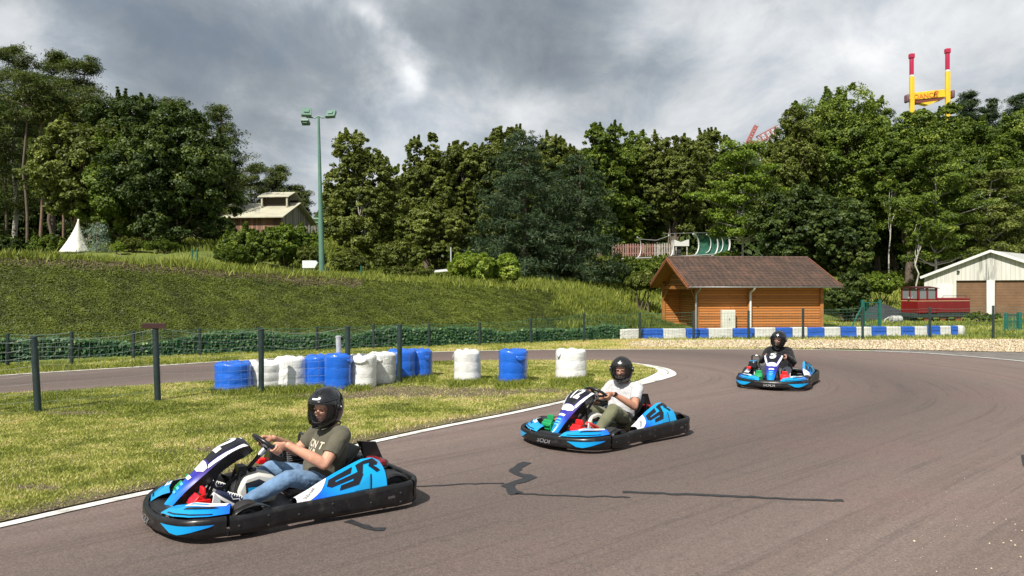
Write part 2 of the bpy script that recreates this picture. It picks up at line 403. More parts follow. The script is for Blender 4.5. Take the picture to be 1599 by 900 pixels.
# rubbered racing line along the outside of the bend
rl = math_(nt, 'ABSOLUTE', math_(nt, 'SUBTRACT', dist_, 6.4))
far = ramp(nt, math_(nt, 'MULTIPLY', s_.outputs[1], .05), [(.0, (0, 0, 0)), (.12, (1, 1, 1))])
rub = math_(nt, 'MULTIPLY', ramp(nt, math_(nt, 'MULTIPLY', rl, .25), [(0, (1,) * 3), (.65, (0, 0, 0))]), math_(nt, 'MULTIPLY', str1, .85))
col = mixc(nt, rub, col, (.050, .045, .043))
g2 = ramp(nt, grain, [(.30, (.50,) * 3), (.5, (.96,) * 3), (.70, (1.60,) * 3)])
col = mixc(nt, 1.0, col, g2, 'MULTIPLY')
nt.links.new(col, b.inputs['Base Color']); b.inputs['Roughness'].default_value = .82; b.inputs['Specular IOR Level'].default_value = .3
bump(nt, b, grain, .55, .006)
mb = MB().m(m_asph)
Ypt = [(p.x, p.y) for p in outer]
left = outer[0]
poly = [(p[0], p[1], .006) for p in Ypt] + [(60, -25, .006), (-60, -25, .006), (-60, left.y - 8, .006)]
mb.poly(poly)
road = mb.build('race_track', smooth=False)
bm = bmesh.new(); bm.from_mesh(road.data); bmesh.ops.triangulate(bm, faces=bm.faces); bmesh.ops.recalc_face_normals(bm, faces=bm.faces)
bm.to_mesh(road.data); bm.free(); tag(road, kind='structure')

m_white = mat('road_paint', (.74, .73, .68), .7, var=(9, .12), dirt=(3.5, .5, (.28, .26, .23), .75), bmp=(60, .3))
mb = MB().m(m_white); ribbon(mb, outer, .10, .014)
tag(mb.build('outer_edge_line', smooth=False), kind='structure')
k = [max(.11, 0) for _ in inner]
# the painted apron widens round the apex
wd = []
for p in inner:
    d = (p - G(1046, 585)).length
    wd.append(.12)
mb = MB().m(m_white); ribbon(mb, inner, wd, .016)
tag(mb.build('inner_edge_line', smooth=False), kind='structure')
ap_out = catmull([G(*p) for p in [(940, 614), (975, 606.5), (1011, 598.4), (1040, 590.5), (1053, 584.5), (1045, 578), (1020, 572.3), (992, 568.3), (975, 566.3)]], 6)
ap_in = catmull([G(*p) for p in [(938, 613), (965, 605), (999, 594), (1016, 587), (1026, 581), (1023, 577.2), (1010, 573), (990, 569.3), (974, 567.3)]], 6)
mb = MB().m(m_white); mb.grid([[(p.x, p.y, .012) for p in ap_out], [(p.x, p.y, .012) for p in ap_in]])
tag(mb.build('painted_apron', smooth=False), kind='structure')
mb = MB().m(mat('apron_groove', (.10, .09, .08), .9)); ribbon(mb, [a.lerp(b_, .35) for a, b_ in zip(ap_out, ap_in)][22:-16], .012, .0205)
tag(mb.build('apron_joint', smooth=False), kind='structure')
seal = mat('bitumen', (.028, .028, .030), .6, var=(20, .3))
def sealpath(name, pts, w):
    q = []
    P0 = [G(*p) for p in pts]
    for i in range(len(P0) - 1):
        n = max(2, int((P0[i + 1] - P0[i]).length / .07))
        for j in range(n): q.append(P0[i].lerp(P0[i + 1], j / n) + Vector((rng.normal() * .006, rng.normal() * .008, 0)))
    q.append(P0[-1]); mb = MB().m(seal)
    ribbon(mb, q, [w * rng.uniform(.65, 1.25) for _ in q], .0115)
    tag(mb.build(name, smooth=False), kind='structure')
sealpath('sealed_crack', [(645, 761), (690, 759), (720, 757), (787, 756)], .035)
sealpath('sealed_crack', [(806, 772), (880, 775.5), (984, 778)], .035)
sealpath('sealed_crack', [(972, 769), (1060, 773), (1150, 776.5), (1240, 781), (1300, 783), (1317, 783)], .06)
sealpath('sealed_crack', [(824, 723), (812, 729), (803, 737), (813, 742), (830, 747), (812, 753), (793, 760), (800, 768), (808, 773)], .12)
sealpath('sealed_crack', [(544, 815), (561, 821), (579, 826.5), (601, 828)], .07)
mb = MB().m(seal); mb.poly([tuple(G(*p) + Vector((0, 0, .012))) for p in [(1594, 712), (1640, 706), (1690, 735), (1640, 760), (1597, 728)]]); tag(mb.build('asphalt_patch', smooth=False), kind='structure')

# grass island ------------------------------------------------------------
def offset(pts, o):
    r = []
    for i, p in enumerate(pts):
        t = (pts[min(i + 1, len(pts) - 1)] - pts[max(i - 1, 0)]).normalized(); r.append(Vector((p.x - t.y * o, p.y + t.x * o, 0)))
    return r
isl_near = [p for p in offset(inner, .10)][: 8 * 9 + 2]
isl = [(p.x, p.y) for p in isl_near] + [(p.x, p.y) for p in ap_in[14:]] 
isl += [tuple(G(*p)[:2]) for p in [(960, 564.4), (864, 562.3), (680, 565), (560, 574), (450, 583.5), (330, 595.5), (256, 600.5), (102, 611), (0, 616.5), (-150, 632), (-500, 675), (-800, 720)]]
m_soil, nt, b, out = nodes_of('island_soil')
f1 = noise(nt, 1.1, 5, .7); f2 = noise(nt, 30, 5, .8)
c = ramp(nt, math_(nt, 'ADD', math_(nt, 'MULTIPLY', f1, .6), math_(nt, 'MULTIPLY', f2, .4)), [(.36, (.06, .05, .028)), (.48, (.14, .125, .05)), (.57, (.22, .20, .07)), (.66, (.32, .25, .13))])
nt.links.new(c, b.inputs['Base Color']); b.inputs['Roughness'].default_value = .95; bump(nt, b, f2, .7, .03)
mb = MB().m(m_soil); mb.poly([(x, y, .019) for x, y in isl]); o = mb.build('grass_island', smooth=False)
bm = bmesh.new(); bm.from_mesh(o.data); bmesh.ops.triangulate(bm, faces=bm.faces); bmesh.ops.recalc_face_normals(bm, faces=bm.faces); bm.to_mesh(o.data); bm.free()
tag(o, kind='structure')
gstops = [(0, (.075, .10, .018)), (.25, (.18, .22, .030)), (.5, (.34, .37, .068)), (.7, (.53, .51, .17)), (.85, (.66, .58, .27)), (1, (.68, .50, .28))]
m_blade = leaf_mat('grass_blade', gstops, .6, .3)
DIRT = [(620, 613, 110, 11), (540, 619, 80, 6), (740, 614, 100, 9), (120, 647, 60, 4), (60, 765, 45, 6), (330, 705, 30, 5), (850, 612, 40, 5)]
def dirtmask(x, y):
    px = CX + F * x / y; py = YH + F * H / y
    r = np.zeros_like(x)
    for (cx_, cy_, rx, ry) in DIRT:
        if rx: r = np.maximum(r, 1.25 - np.hypot((px - cx_) / rx, (py - cy_) / ry))
    return np.clip(r * 1.6, 0, 1)
ax = np.array([p[0] for p in isl]); ay = np.array([p[1] for p in isl])
def scatter_island(n, ymax=99):
    y = rng.uniform(4, 19.5, n * 3); u = rng.uniform(-1.05, .3, n * 3); x = u * y * .80
    k = inpoly(x, y, isl); return x[k][:n], y[k][:n]
x, y = scatter_island(360000)
# density falls off at the rim and on bare earth
edge = np.full(len(x), 9.0)
E0 = np.array([(p.x, p.y) for p in isl_near]); 
for i in range(0, len(E0) - 1):
    a = E0[i]; d = E0[i + 1] - a; L = (d * d).sum()
    t = np.clip(((x - a[0]) * d[0] + (y - a[1]) * d[1]) / (L + 1e-9), 0, 1)
    edge = np.minimum(edge, np.hypot(x - a[0] - t * d[0], y - a[1] - t * d[1]))
keep = rng.uniform(0, 1, len(x)) > np.maximum(dirtmask(x, y) * .93, np.clip(1.25 - edge / (.16 + .42 * fbm(x, y, 2.2)), 0, .98))
keep &= rng.uniform(0, 1, len(x)) < .55 + .6 * fbm(x, y, 5.0)
x = x[keep]; y = y[keep]; edge = edge[keep]; n = len(x)
dry = fbm(x, y, .8) * .55 + fbm(x + 31, y, 3.5) * .45
t = np.clip((dry - .34) * 2.6, 0, 1) * .60 + rng.uniform(-.22, .30, n) + .17
t = np.where(edge < .5, t + .1, t); t = np.clip(t, 0, 1)
lush = fbm(x + 5, y + 9, 1.6)
h = rng.uniform(.012, .036, n) * (.5 + 1.0 * lush); wdt = rng.uniform(.006, .013, n) * (.6 + y / 14)
z = np.full(n, .018)
g = blades('short_grass', np.stack([x, y, z], 1), h, wdt, 1.1, t, m_blade)
tag(g, kind='stuff')
# bare earth clods and pebbles at the rim of the island
def pebbles(name, x, y, z, s, T, material):
    n = len(x); oc = np.array([(1, 0, 0), (0, 1, 0), (-1, 0, 0), (0, -1, 0), (0, 0, .7), (0, 0, -.5)], float)
    fc = np.array([(0, 1, 4), (1, 2, 4), (2, 3, 4), (3, 0, 4), (1, 0, 5), (2, 1, 5), (3, 2, 5), (0, 3, 5)])
    an = rng.uniform(0, 6.28, n); ca = np.cos(an); sa = np.sin(an)
    V = oc[None] * (s[:, None, None] * rng.uniform(.6, 1.25, (n, 6, 1)))
    V2 = V.copy(); V2[..., 0] = V[..., 0] * ca[:, None] - V[..., 1] * sa[:, None]; V2[..., 1] = V[..., 0] * sa[:, None] + V[..., 1] * ca[:, None]
    V2 += np.stack([x, y, z], 1)[:, None]
    FVv = (fc[None] + 6 * np.arange(n)[:, None, None]).reshape(-1, 3)
    return fast_mesh(name, V2.reshape(-1, 3), FVv, material, np.repeat(T, 6))
m_peb = leaf_mat('pebble', [(0, (.07, .055, .04)), (.35, (.20, .15, .10)), (.7, (.48, .38, .24)), (1, (.72, .64, .48))], .85, 0)
x, y = scatter_island(160000)
edge = np.full(len(x), 9.0)
for i in range(0, len(E0) - 1, 2):
    a = E0[i]; d = E0[min(i + 2, len(E0) - 1)] - a; L = (d * d).sum()
    t = np.clip(((x - a[0]) * d[0] + (y - a[1]) * d[1]) / (L + 1e-9), 0, 1)
    edge = np.minimum(edge, np.hypot(x - a[0] - t * d[0], y - a[1] - t * d[1]))
k = rng.uniform(0, 1, len(x)) < np.maximum(dirtmask(x, y), np.clip(1 - edge / .35, 0, .9) * .6)
x = x[k]; y = y[k]; n = len(x)
pb = pebbles('loose_earth', x, y, np.full(n, .02), rng.uniform(.004, .016, n), np.clip(rng.normal(.22, .18, n) , 0, 1), m_peb); tag(pb, kind='stuff')
# stray chips on the asphalt, bottom right
q = [(1428, 846, .016), (1291, 844, .006), (1402, 800, .004), (1344, 785, .004), (1552, 758, .008), (1506, 748, .006), (1571, 812, .010), (1552, 818, .008), (1579, 846, .013), (1585, 853, .012), (1567, 849, .012), (1545, 850, .009), (1548, 889, .012), (1524, 890, .01), (1594, 871, .015), (1596, 830, .01), (1585, 820, .008), (1494, 822, .006), (1475, 839, .006), (1492, 812, .006), (1462, 894, .008), (1438, 872, .006)]
for _ in range(60):
    q.append((rng.uniform(1380, 1640), rng.uniform(740, 898), rng.uniform(.002, .006)))
pp = [G(a, b_) for a, b_, _ in q]
pb = pebbles('stone_chips', np.array([p.x for p in pp]), np.array([p.y for p in pp]), np.full(len(q), .008), np.array([c[2] for c in q]), rng.uniform(.75, 1, len(q)), m_peb); tag(pb, kind='stuff')

# verge beyond the outer line ------------------------------------------------
on = catmull([G(*p) for p in OUTL], 8); on = [p + Vector((0, .0, 0)) for p in on]
# gravel trap on the right
GR_far = [(985, 535), (1010, 533), (1170, 532), (1350, 532.5), (1450, 531.5), (1599, 531), (1800, 531), (2100, 531)]
GR_near = [(975, 540), (1010, 543.5), (1170, 544.3), (1300, 545.2), (1433, 547.5), (1522, 549.5), (1599, 551), (1800, 557), (2100, 575)]
m_grav, nt, b, out = nodes_of('gravel')
tcg = nt.nodes.new('ShaderNodeTexCoord'); vo = nt.nodes.new('ShaderNodeTexVoronoi'); vo.inputs['Scale'].default_value = 14; nt.links.new(tcg.outputs['Object'], vo.inputs['Vector'])
sp = nt.nodes.new('ShaderNodeSeparateXYZ'); nt.links.new(vo.outputs['Color'], sp.inputs[0])
c = ramp(nt, sp.outputs[0], [(0, (.20, .15, .10)), (.3, (.42, .33, .22)), (.7, (.56, .46, .33)), (1, (.70, .62, .48))])
nt.links.new(c, b.inputs['Base Color']); b.inputs['Roughness'].default_value = .9
bump(nt, b, math_(nt, 'SUBTRACT', 1.0, vo.outputs['Distance']), .9, .04)
a_ = catmull([G(*p) for p in GR_near], 6); b_2 = [G(*p) for p in GR_far]
gpoly = [(p.x, p.y) for p in a_] + [(p.x, p.y) for p in reversed(b_2)]
mb = MB().m(m_grav); mb.poly([(x_, y_, .022) for x_, y_ in gpoly]); o = mb.build('gravel_trap', smooth=False)
bm = bmesh.new(); bm.from_mesh(o.data); bmesh.ops.triangulate(bm, faces=bm.faces); bmesh.ops.recalc_face_normals(bm, faces=bm.faces); bm.to_mesh(o.data); bm.free(); tag(o, kind='structure')
n = 60000; x = rng.uniform(2, 34, n); y = rng.uniform(20, 28.5, n); k = inpoly(x, y, gpoly); x = x[k]; y = y[k]; n = len(x)
pb = pebbles('gravel', x, y, .024 + .03 * fbm(x, y, .8) * rng.uniform(.5, 1, n), rng.uniform(.018, .045, n), np.clip(rng.normal(.72, .2, n), 0, 1), m_peb); tag(pb, kind='stuff')
# old tarmac strip outside the line on the right
m_old = mat('worn_tarmac', (.17, .155, .14), .85, var=(3, .35), bmp=(50, .4), dirt=(1.2, .52, (.07, .065, .06), .7))
mb = MB().m(m_old); s1 = [G(*p) for p in [(1360, 549.3), (1433, 552), (1522, 558.3), (1599, 565.5), (1700, 577), (1850, 601)]]; s2 = [G(*p) for p in [(1360, 546.6), (1433, 546.8), (1522, 549), (1599, 550.5), (1700, 553.5), (1850, 559)]]
mb.grid([[(p.x, p.y, .0105) for p in s1], [(p.x, p.y, .0105) for p in s2]], flip=True); tag(mb.build('worn_tarmac_strip', smooth=False), kind='structure')
# verge grass (dry)
ox = np.array([p.x for p in on]); oy = np.array([p.y for p in on])
kk = ox < 30; order = np.argsort(ox[:8 * 16])
def outer_y(x): return np.interp(x, ox[:8 * 16][order], oy[:8 * 16][order])
n = 220000; x = rng.uniform(-26, 26, n); lo = outer_y(x) + .12; hi = np.interp(x, FX, FY) + .1
y = lo + (hi - lo) * rng.uniform(0, 1, n) ** 1.0
k = (hi > lo) & ~(inpoly(x, y, gpoly) & (rng.uniform(0, 1, n) < np.interp(CX + F * x / y, [980, 1180, 1300], [.72, .93, .985]))) & ~((x > 9.5) & (y < 24.5) )
x = x[k]; y = y[k]; n = len(x); f = fbm(x, y, 1.2)
far_ = np.clip((x + 6) / 8, 0, 1)
t = np.clip(.42 + .3 * far_ + (f - .5) * .8 + rng.normal(0, .13, n), 0, 1)
gk = rng.uniform(0, 1, n) < .35 + f * .8; x = x[gk]; y = y[gk]; t = t[gk]; n = len(x)
g = blades('verge_grass', np.stack([x, y, np.full(n, 0.0)], 1), rng.uniform(.03, .09, n), rng.uniform(.015, .03, n), 1.0, t, m_blade); tag(g, kind='stuff')
mb = MB().m(mat('dry_verge', (.34, .29, .15), .95, var=(2.2, .35), bmp=(40, .5, .02), dirt=(1.5, .55, (.14, .17, .04), .8)))
xa = np.linspace(-30, 5.5, 80); mb.grid([[(v, outer_y(v) + .06, .0095) for v in xa], [(v, float(np.interp(v, FX, FY)) - .05, .0095) for v in xa]], flip=True)
tag(mb.build('verge', smooth=False), kind='structure')
# lawn beyond the barrier on the right
n = 90000; x = rng.uniform(4, 44, n); y = rng.uniform(27.3, 47, n)
z = hgt(x, y); k = (z < .4) & ~((x > 7.4) & (x < 15.3) & (y > 33.2) & (y < 40)); x = x[k]; y = y[k]; z = z[k]; n = len(x)
g = blades('lawn', np.stack([x, y, z], 1), rng.uniform(.04, .16, n), rng.uniform(.02, .045, n), .8, np.clip(rng.normal(.36, .14, n) + (fbm(x, y, .6) - .5) * .6, 0, 1), m_blade); tag(g, kind='stuff')

# bank cover -------------------------------------------------------------------
m_bank = leaf_mat('bank_leaf', [(0, (.034, .044, .008)), (.3, (.072, .094, .009)), (.55, (.112, .142, .014)), (.8, (.165, .19, .024)), (.9, (.14, .105, .065)), (1, (.19, .13, .10))], .55, .2)
n = 420000; x = rng.uniform(-22, 6.6, n); t = rng.uniform(.1, 5.2, n); y = np.interp(x, FX, FY) + t; z = hgt(x, y)
e = .05; gx = (hgt(x + e, y) - z) / e; gy = (hgt(x, y + e) - z) / e
Nn = norm(np.stack([-gx, -gy, np.ones(n)], 1) + rng.normal(size=(n, 3)) * .38)
lump = fbm(x, y * 1.4, 2.6)
z = z + .02 + lump * .13 + rng.uniform(0, .05, n)
tin = np.clip(.24 + (lump - .35) * .7 + rng.normal(0, .12, n) + (fbm(x, y, .3) - .5) * .35, 0, .8)
topb = np.clip((t - (4.7 - 1.1 * fbm(x, y * .2, .35))) / .5, 0, 1) * (x < -5.5)
tin = np.where((rng.uniform(0, 1, n) < topb * .85), rng.uniform(.82, 1, n), tin)
lv = leaves('bank_cover', np.stack([x, y, z], 1), Nn, rng.uniform(.018, .042, n), tin, m_bank, elong=.5); tag(lv, kind='stuff')
# ivy and weeds behind the far fence
m_ivy = leaf_mat('ivy_leaf', [(0, (.016, .038, .012)), (.4, (.045, .105, .03)), (.8, (.09, .18, .045)), (1, (.30, .38, .16))], .5, .25)
n = 80000; x = rng.uniform(-24, 4.3, n); y = np.interp(x, FX, FY) + rng.uniform(.0, .5, n); hh = .20 + .62 * fbm(x, x * 0, .9)
z = rng.uniform(0, 1, n) ** .8 * hh; Nn = norm(np.stack([rng.normal(0, .6, n), -np.ones(n), rng.uniform(0, 1.2, n)], 1))
tin = np.clip(rng.normal(.4, .22, n), 0, .92); tin = np.where(rng.uniform(0, 1, n) < .004, 1, tin)
lv = leaves('climbing_weeds', np.stack([x, y, z], 1), Nn, rng.uniform(.025, .065, n), tin, m_ivy, elong=.7); tag(lv, kind='stuff')
# tall grass on the crest and beyond
n = 60000; x = rng.uniform(-34, 6.5, n); y = np.interp(x, FX, FY) + 4.4 + rng.gamma(1.5, 2.6, n); z = hgt(x, y)
g = blades('tall_grass', np.stack([x, y, z], 1), rng.uniform(.08, .46, n) * (.4 + fbm(x, y, .7)), rng.uniform(.02, .05, n), .5, np.clip(rng.normal(.30, .13, n), 0, 1), m_blade); tag(g, kind='stuff')
n = 26000; x = rng.uniform(1.6, 7.4, n); y = np.interp(x, FX, FY) + rng.uniform(.6, 7, n); z = hgt(x, y)
g = blades('tall_weeds', np.stack([x, y, z], 1), rng.uniform(.10, .50, n) * (.1 + fbm(x, y, 1.1)), rng.uniform(.02, .05, n), .4, np.clip(rng.normal(.16, .14, n) + (fbm(x + 9, y, .5) - .5) * .5, 0, 1), m_blade); tag(g, kind='stuff')
# grass slope beyond the locomotive and behind the trees
n = 120000; x = rng.uniform(-45, 46, n); y = rng.uniform(40, 74, n); z = hgt(x, y); k = z > .3; x = x[k]; y = y[k]; z = z[k]; n = len(x)
g = blades('hillside_grass', np.stack([x, y, z], 1), rng.uniform(.12, .5, n), rng.uniform(.05, .12, n), .7, np.clip(rng.normal(.27, .12, n) + (fbm(x, y, .4) - .5) * .4, 0, .8), m_blade); tag(g, kind='stuff')
# ------------------------------------------------------------------ trees
m_bark = mat('bark', (.13, .10, .075), .9, var=(6, .35), bmp=(14, .8, .03))
m_pbark = mat('pine_bark', (.20, .13, .09), .9, var=(5, .35), bmp=(12, .8, .03))
m_wbark = mat('birch_bark', (.48, .45, .40), .8, var=(4, .3), dirt=(5, .55, (.05, .045, .04), .9))
LM = {
 'dark':   leaf_mat('leaf_dark', [(0, (0.020, 0.038, 0.009)), (.5, (0.060, 0.097, 0.017)), (1, (0.144, 0.186, 0.035))]),
 'mid':    leaf_mat('leaf_mid', [(0, (0.040, 0.069, 0.009)), (.5, (0.119, 0.180, 0.020)), (1, (0.253, 0.306, 0.043))]),
 'olive':  leaf_mat('leaf_olive', [(0, (0.048, 0.065, 0.011)), (.5, (0.134, 0.165, 0.027)), (1, (0.267, 0.298, 0.063))]),
 'bright': leaf_mat('leaf_bright', [(0, (0.064, 0.105, 0.011)), (.5, (0.144, 0.223, 0.019)), (1, (0.260, 0.322, 0.037))]),
 'lime':   leaf_mat('leaf_lime', [(0, (0.099, 0.175, 0.019)), (.5, (0.238, 0.332, 0.038)), (1, (0.416, 0.472, 0.086))]),
 'pine':   leaf_mat('needle_pine', [(0, (0.029, 0.049, 0.011)), (.5, (0.082, 0.114, 0.023)), (1, (0.177, 0.195, 0.044))]),
 'spruce': leaf_mat('needle_spruce', [(0, (0.016, 0.035, 0.015)), (.5, (0.045, 0.077, 0.032)), (1, (0.106, 0.144, 0.053))]),
 'blue':   leaf_mat('needle_blue', [(0, (0.079, 0.125, 0.105)), (.5, (0.198, 0.263, 0.221)), (1, (0.396, 0.475, 0.389))]),
}
def limb(mb, a, b, r0, r1, wig=.06, n=6, k=6):
    a = Vector(a); b = Vector(b); L = (b - a).length; pts = []; rr = []
    for i in range(k + 1):
        t = i / k; p = a.lerp(b, t)
        if 0 < i < k: p = p + Vector((rng.normal(), rng.normal(), rng.normal() * .5)) * wig * L * .35
        pts.append(p); rr.append(r0 * (1 - t) + r1 * t)
    mb.tube(pts, rr, n=n); return pts
def emit(cl, S, T0, n_per, flat, out, spread):
    """cl: cluster centres (m,3), radii S; returns leaf arrays"""
    m = len(cl); k = n_per
    d = norm(rng.normal(size=(m, k, 3))); d[..., 2] = np.where(rng.uniform(0, 1, (m, k)) < .55, np.abs(d[..., 2]), d[..., 2])
    rad = rng.uniform(.2, 1.25, (m, k, 1)) ** .6
    off = d * rad * S[:, None, None]; off[..., 2] *= flat
    C = cl[:, None] + off
    Nn = norm(d * .8 + out[:, None] * .5 + np.array([0, 0, .55]) + rng.normal(size=(m, k, 3)) * spread)
    T = T0[:, None] + rng.normal(0, .16, (m, k))
    return C.reshape(-1, 3), Nn.reshape(-1, 3), np.clip(T.reshape(-1), 0, 1)
def crown_broad(W, D, Z0, Z1, lobes=16, per=24, n=30, leaf=.17, irregular=.3, flat=.75, top=1.0):
    """clusters sitting on lobes which sit on an uneven ellipsoid; returns arrays in tree space"""
    hh = (Z1 - Z0) / 2; zc = (Z0 + Z1) / 2
    d = norm(rng.normal(size=(lobes * 3, 3)))
    # spread lobe directions
    ch = [d[0]]
    for _ in range(lobes - 1):
        q = d[np.argmax([min(np.linalg.norm(v - c) for c in ch) for v in d])]; ch.append(q)
    ch = np.array(ch)
    rr = .76 + rng.uniform(-irregular, irregular * .5, (lobes, 1))
    L = ch * rr * np.array([W / 2, D / 2, hh]) + np.array([0, 0, zc])
    # narrow the top / widen the shoulders
    tz = (L[:, 2] - Z0) / (Z1 - Z0); L[:, :2] *= (1.08 - .35 * np.clip(tz - .55, 0, 1) * top)[:, None]
    LR = rng.uniform(.15, .36, lobes) * min(W, 2 * hh) * .62
    dd = norm(rng.normal(size=(lobes, per, 3)))
    dd = norm(dd + ch[:, None] * .55 + np.array([0, 0, .15]))
    cc_ = L[:, None] + dd * (LR[:, None, None] * rng.uniform(.72, 1.06, (lobes, per, 1))) * np.array([1, 1, .9])
    cc_ = cc_.reshape(-1, 3); out = dd.reshape(-1, 3)
    S = rng.uniform(.13, .26, len(cc_)) * np.repeat(LR, per) * 1.5
    T0 = np.clip(rng.normal(.48, .15, len(cc_)), .05, .95) + np.repeat(rng.normal(0, .10, lobes), per)
    q = int(len(cc_) * .5); f_ = norm(rng.normal(size=(q, 3))); rr_ = rng.uniform(.55, 1.0, (q, 1)) * np.array([W / 2, D / 2, hh]) * .92
    cc_ = np.concatenate([cc_, f_ * rr_ + np.array([0, 0, zc])]); out = np.concatenate([out, f_]); S = np.concatenate([S, rng.uniform(.35, .7, q) * S.mean() * 1.4]); T0 = np.concatenate([T0, rng.normal(.42, .15, q)])
    # upright shoots that break the outline
    up_i = [i for i in range(lobes) if L[i, 2] > zc - .1 * hh]; sh_c = []; sh_s = []
    for i in up_i:
        for _ in range(3):
            a_ = rng.uniform(0, 6.28); r0 = LR[i] * rng.uniform(.1, .8); b0 = L[i] + np.array([math.cos(a_) * r0, math.sin(a_) * r0, math.sqrt(max(0, LR[i] ** 2 - r0 ** 2)) * .85])
            tp_ = min(rng.uniform(.2, .75) * LR[i], max(.1, Z1 + .35 - b0[2])); ln_ = np.array([math.cos(a_) * .25, math.sin(a_) * .25, 1.0])
            for k_ in range(5): sh_c.append(b0 + ln_ * tp_ * k_ / 4); sh_s.append(LR[i] * .20 * (1 - .19 * k_))
    if sh_c:
        cc_ = np.concatenate([cc_, np.array(sh_c)]); out = np.concatenate([out, np.tile([0, 0, 1.], (len(sh_c), 1))]); S = np.concatenate([S, np.array(sh_s)]); T0 = np.concatenate([T0, np.clip(rng.normal(.55, .12, len(sh_c)), 0, 1)])
    C, Nn, T = emit(cc_, S, T0, n, flat, out, .7)
    return C, Nn, T, L, LR
NT = [0]
def tree(kind, label, cat, px, ytop, ybot, wpx, d, leafk, trunk_r=None, bark=None, dens=1.0, leaf=None, lean=0, visible_from=None, name=None, depthf=.85, **kw):
    """px centre column, ytop / ybot = rows of crown top and crown bottom, d = distance"""
    x = (px - CX) * d / F; g = float(hgt(x, d)); top = H - (ytop - YH) * d / F; bot = max(H - (ybot - YH) * d / F, g + .15)
    W = wpx * d / F; top -= g; bot -= g
    root = empty(name or kind, (x, d, g)); tag(root, label, cat)
    bark = bark or m_bark; tr = trunk_r or .022 * top + .05
    mb = MB().m(bark)
    leaf = (leaf * .60) if leaf else (.052 + .0008 * d)
    if kind == 'pine_tree':
        tp = limb(mb, (0, 0, -.3), (lean, 0, top * .97), tr, .04, .02, 8, 8)
        cl = []; out = []; S = []
        nl = int((top - bot) / .62) + 2
        for i in range(nl):
            z = bot + (top - bot) * (i + rng.uniform(0, .5)) / nl; t = (z - bot) / (top - bot)
            prof = W / 2 * (math.sin(math.pi * min(1, .22 + .78 * t)) ** .6 * .9 + .12) if t < 1 else .2
            for j in range(rng.integers(4, 7)):
                an = rng.uniform(0, 6.28); rl = prof * rng.uniform(.45, 1.1)
                e = Vector((math.cos(an) * rl + lean * t, math.sin(an) * rl * depthf, z + rl * rng.uniform(.0, .28)))
                limb(mb, (lean * t, 0, z - rl * .12), e, .045, .015, .08, 4, 3)
                for q in range(rng.integers(3, 6)):
                    f = rng.uniform(.45, 1.05); pc = np.array([e.x * f, e.y * f, z + (e.z - z) * f + rng.uniform(-.1, .25)]) + rng.normal(0, .16 * rl * .5 + .1, 3) * np.array([1, 1, .25])
                    cl.append(pc); out.append([math.cos(an) * .4, math.sin(an) * .4, .8]); S.append(rng.uniform(.30, .85) * (.6 + .12 * W / 2))
        cl = np.array(cl); S = np.array(S)
        C, Nn, T = emit(cl, S, np.clip(rng.normal(.5, .17, len(cl)), 0, 1), int(78 * dens), .62, np.array(out), .9)
        el = .22; lf = leaf * 1.25
    elif kind == 'spruce_tree':
        limb(mb, (0, 0, -.3), (0, 0, top * .97), tr, .03, .01, 8, 6)
        cl = []; out = []; S = []; nl = int((top - bot) / .42) + 2
        for i in range(nl):
            t = i / nl; z = bot + (top - bot) * t; prof = W / 2 * (1 - t) ** kw.get('cone', .75) * (.85 + .3 * rng.uniform()) + .12
            nb = int(7 + prof * 3.5)
            for j in range(nb):
                an = rng.uniform(0, 6.28); rl = prof * rng.uniform(.75, 1.12)
                for q in range(max(2, int(rl * 2.2))):
                    f = rng.uniform(.3, 1.0)
                    cl.append([math.cos(an) * rl * f + rng.normal(0, .1), (math.sin(an) * rl * f + rng.normal(0, .1)) * depthf, z - rl * f * .22 + rng.normal(0, .08)])
                    out.append([math.cos(an), math.sin(an), .1]); S.append(rng.uniform(.22, .42) * (.7 + rl * .18))
        cl = np.array(cl); S = np.array(S)
        C, Nn, T = emit(cl, S, np.clip(rng.normal(.45, .18, len(cl)), 0, 1), int(32 * dens), .6, np.array(out), .9)
        el = .22; lf = leaf * 1.25
    elif kind == 'layered':
        limb(mb, (0, 0, -.3), (lean, 0, top * .92), tr, .03, .025, 8, 8)
        cl = []; out = []; S = []; nl = int((top - bot) / .8) + 2
        for i in range(nl):
            t = (i + .5) / nl; z = bot + (top - bot) * t; prof = W / 2 * math.sin(math.pi * (.22 + .70 * t)) ** .8
            for j in range(6):
                an = rng.uniform(0, 6.28); rl = prof * rng.uniform(.5, 1.12)
                e = Vector((math.cos(an) * rl + lean * t, math.sin(an) * rl * depthf, z + rl * rng.uniform(-.05, .22)))
                limb(mb, (lean * t, 0, z - rl * .25), e, .05, .012, .08, 4, 3)
                for q in range(int(5 + rl * 3)):
                    f = rng.uniform(.3, 1.05)
                    cl.append(np.array([e.x * f, e.y * f, z + (e.z - z) * f]) + rng.normal(0, .22, 3) * np.array([1, 1, .5])); out.append([math.cos(an) * .4, math.sin(an) * .4, .6]); S.append(rng.uniform(.3, .62))
        cl = np.array(cl); S = np.array(S)
        C, Nn, T = emit(cl, S, np.clip(rng.normal(.5, .16, len(cl)), 0, 1), int(60 * dens), .5, np.array(out), .6)
        el = .5; lf = leaf
    else:
        kw['lobes'] = int(kw.get('lobes', 16) * 1.7); kw['per'] = int(kw.get('per', 24) * .62)
        C, Nn, T, L, LR = crown_broad(W, W * depthf, bot, top, n=int(80 * dens), **kw)
        C[:, 0] += lean * np.clip(C[:, 2] / top, 0, 1)
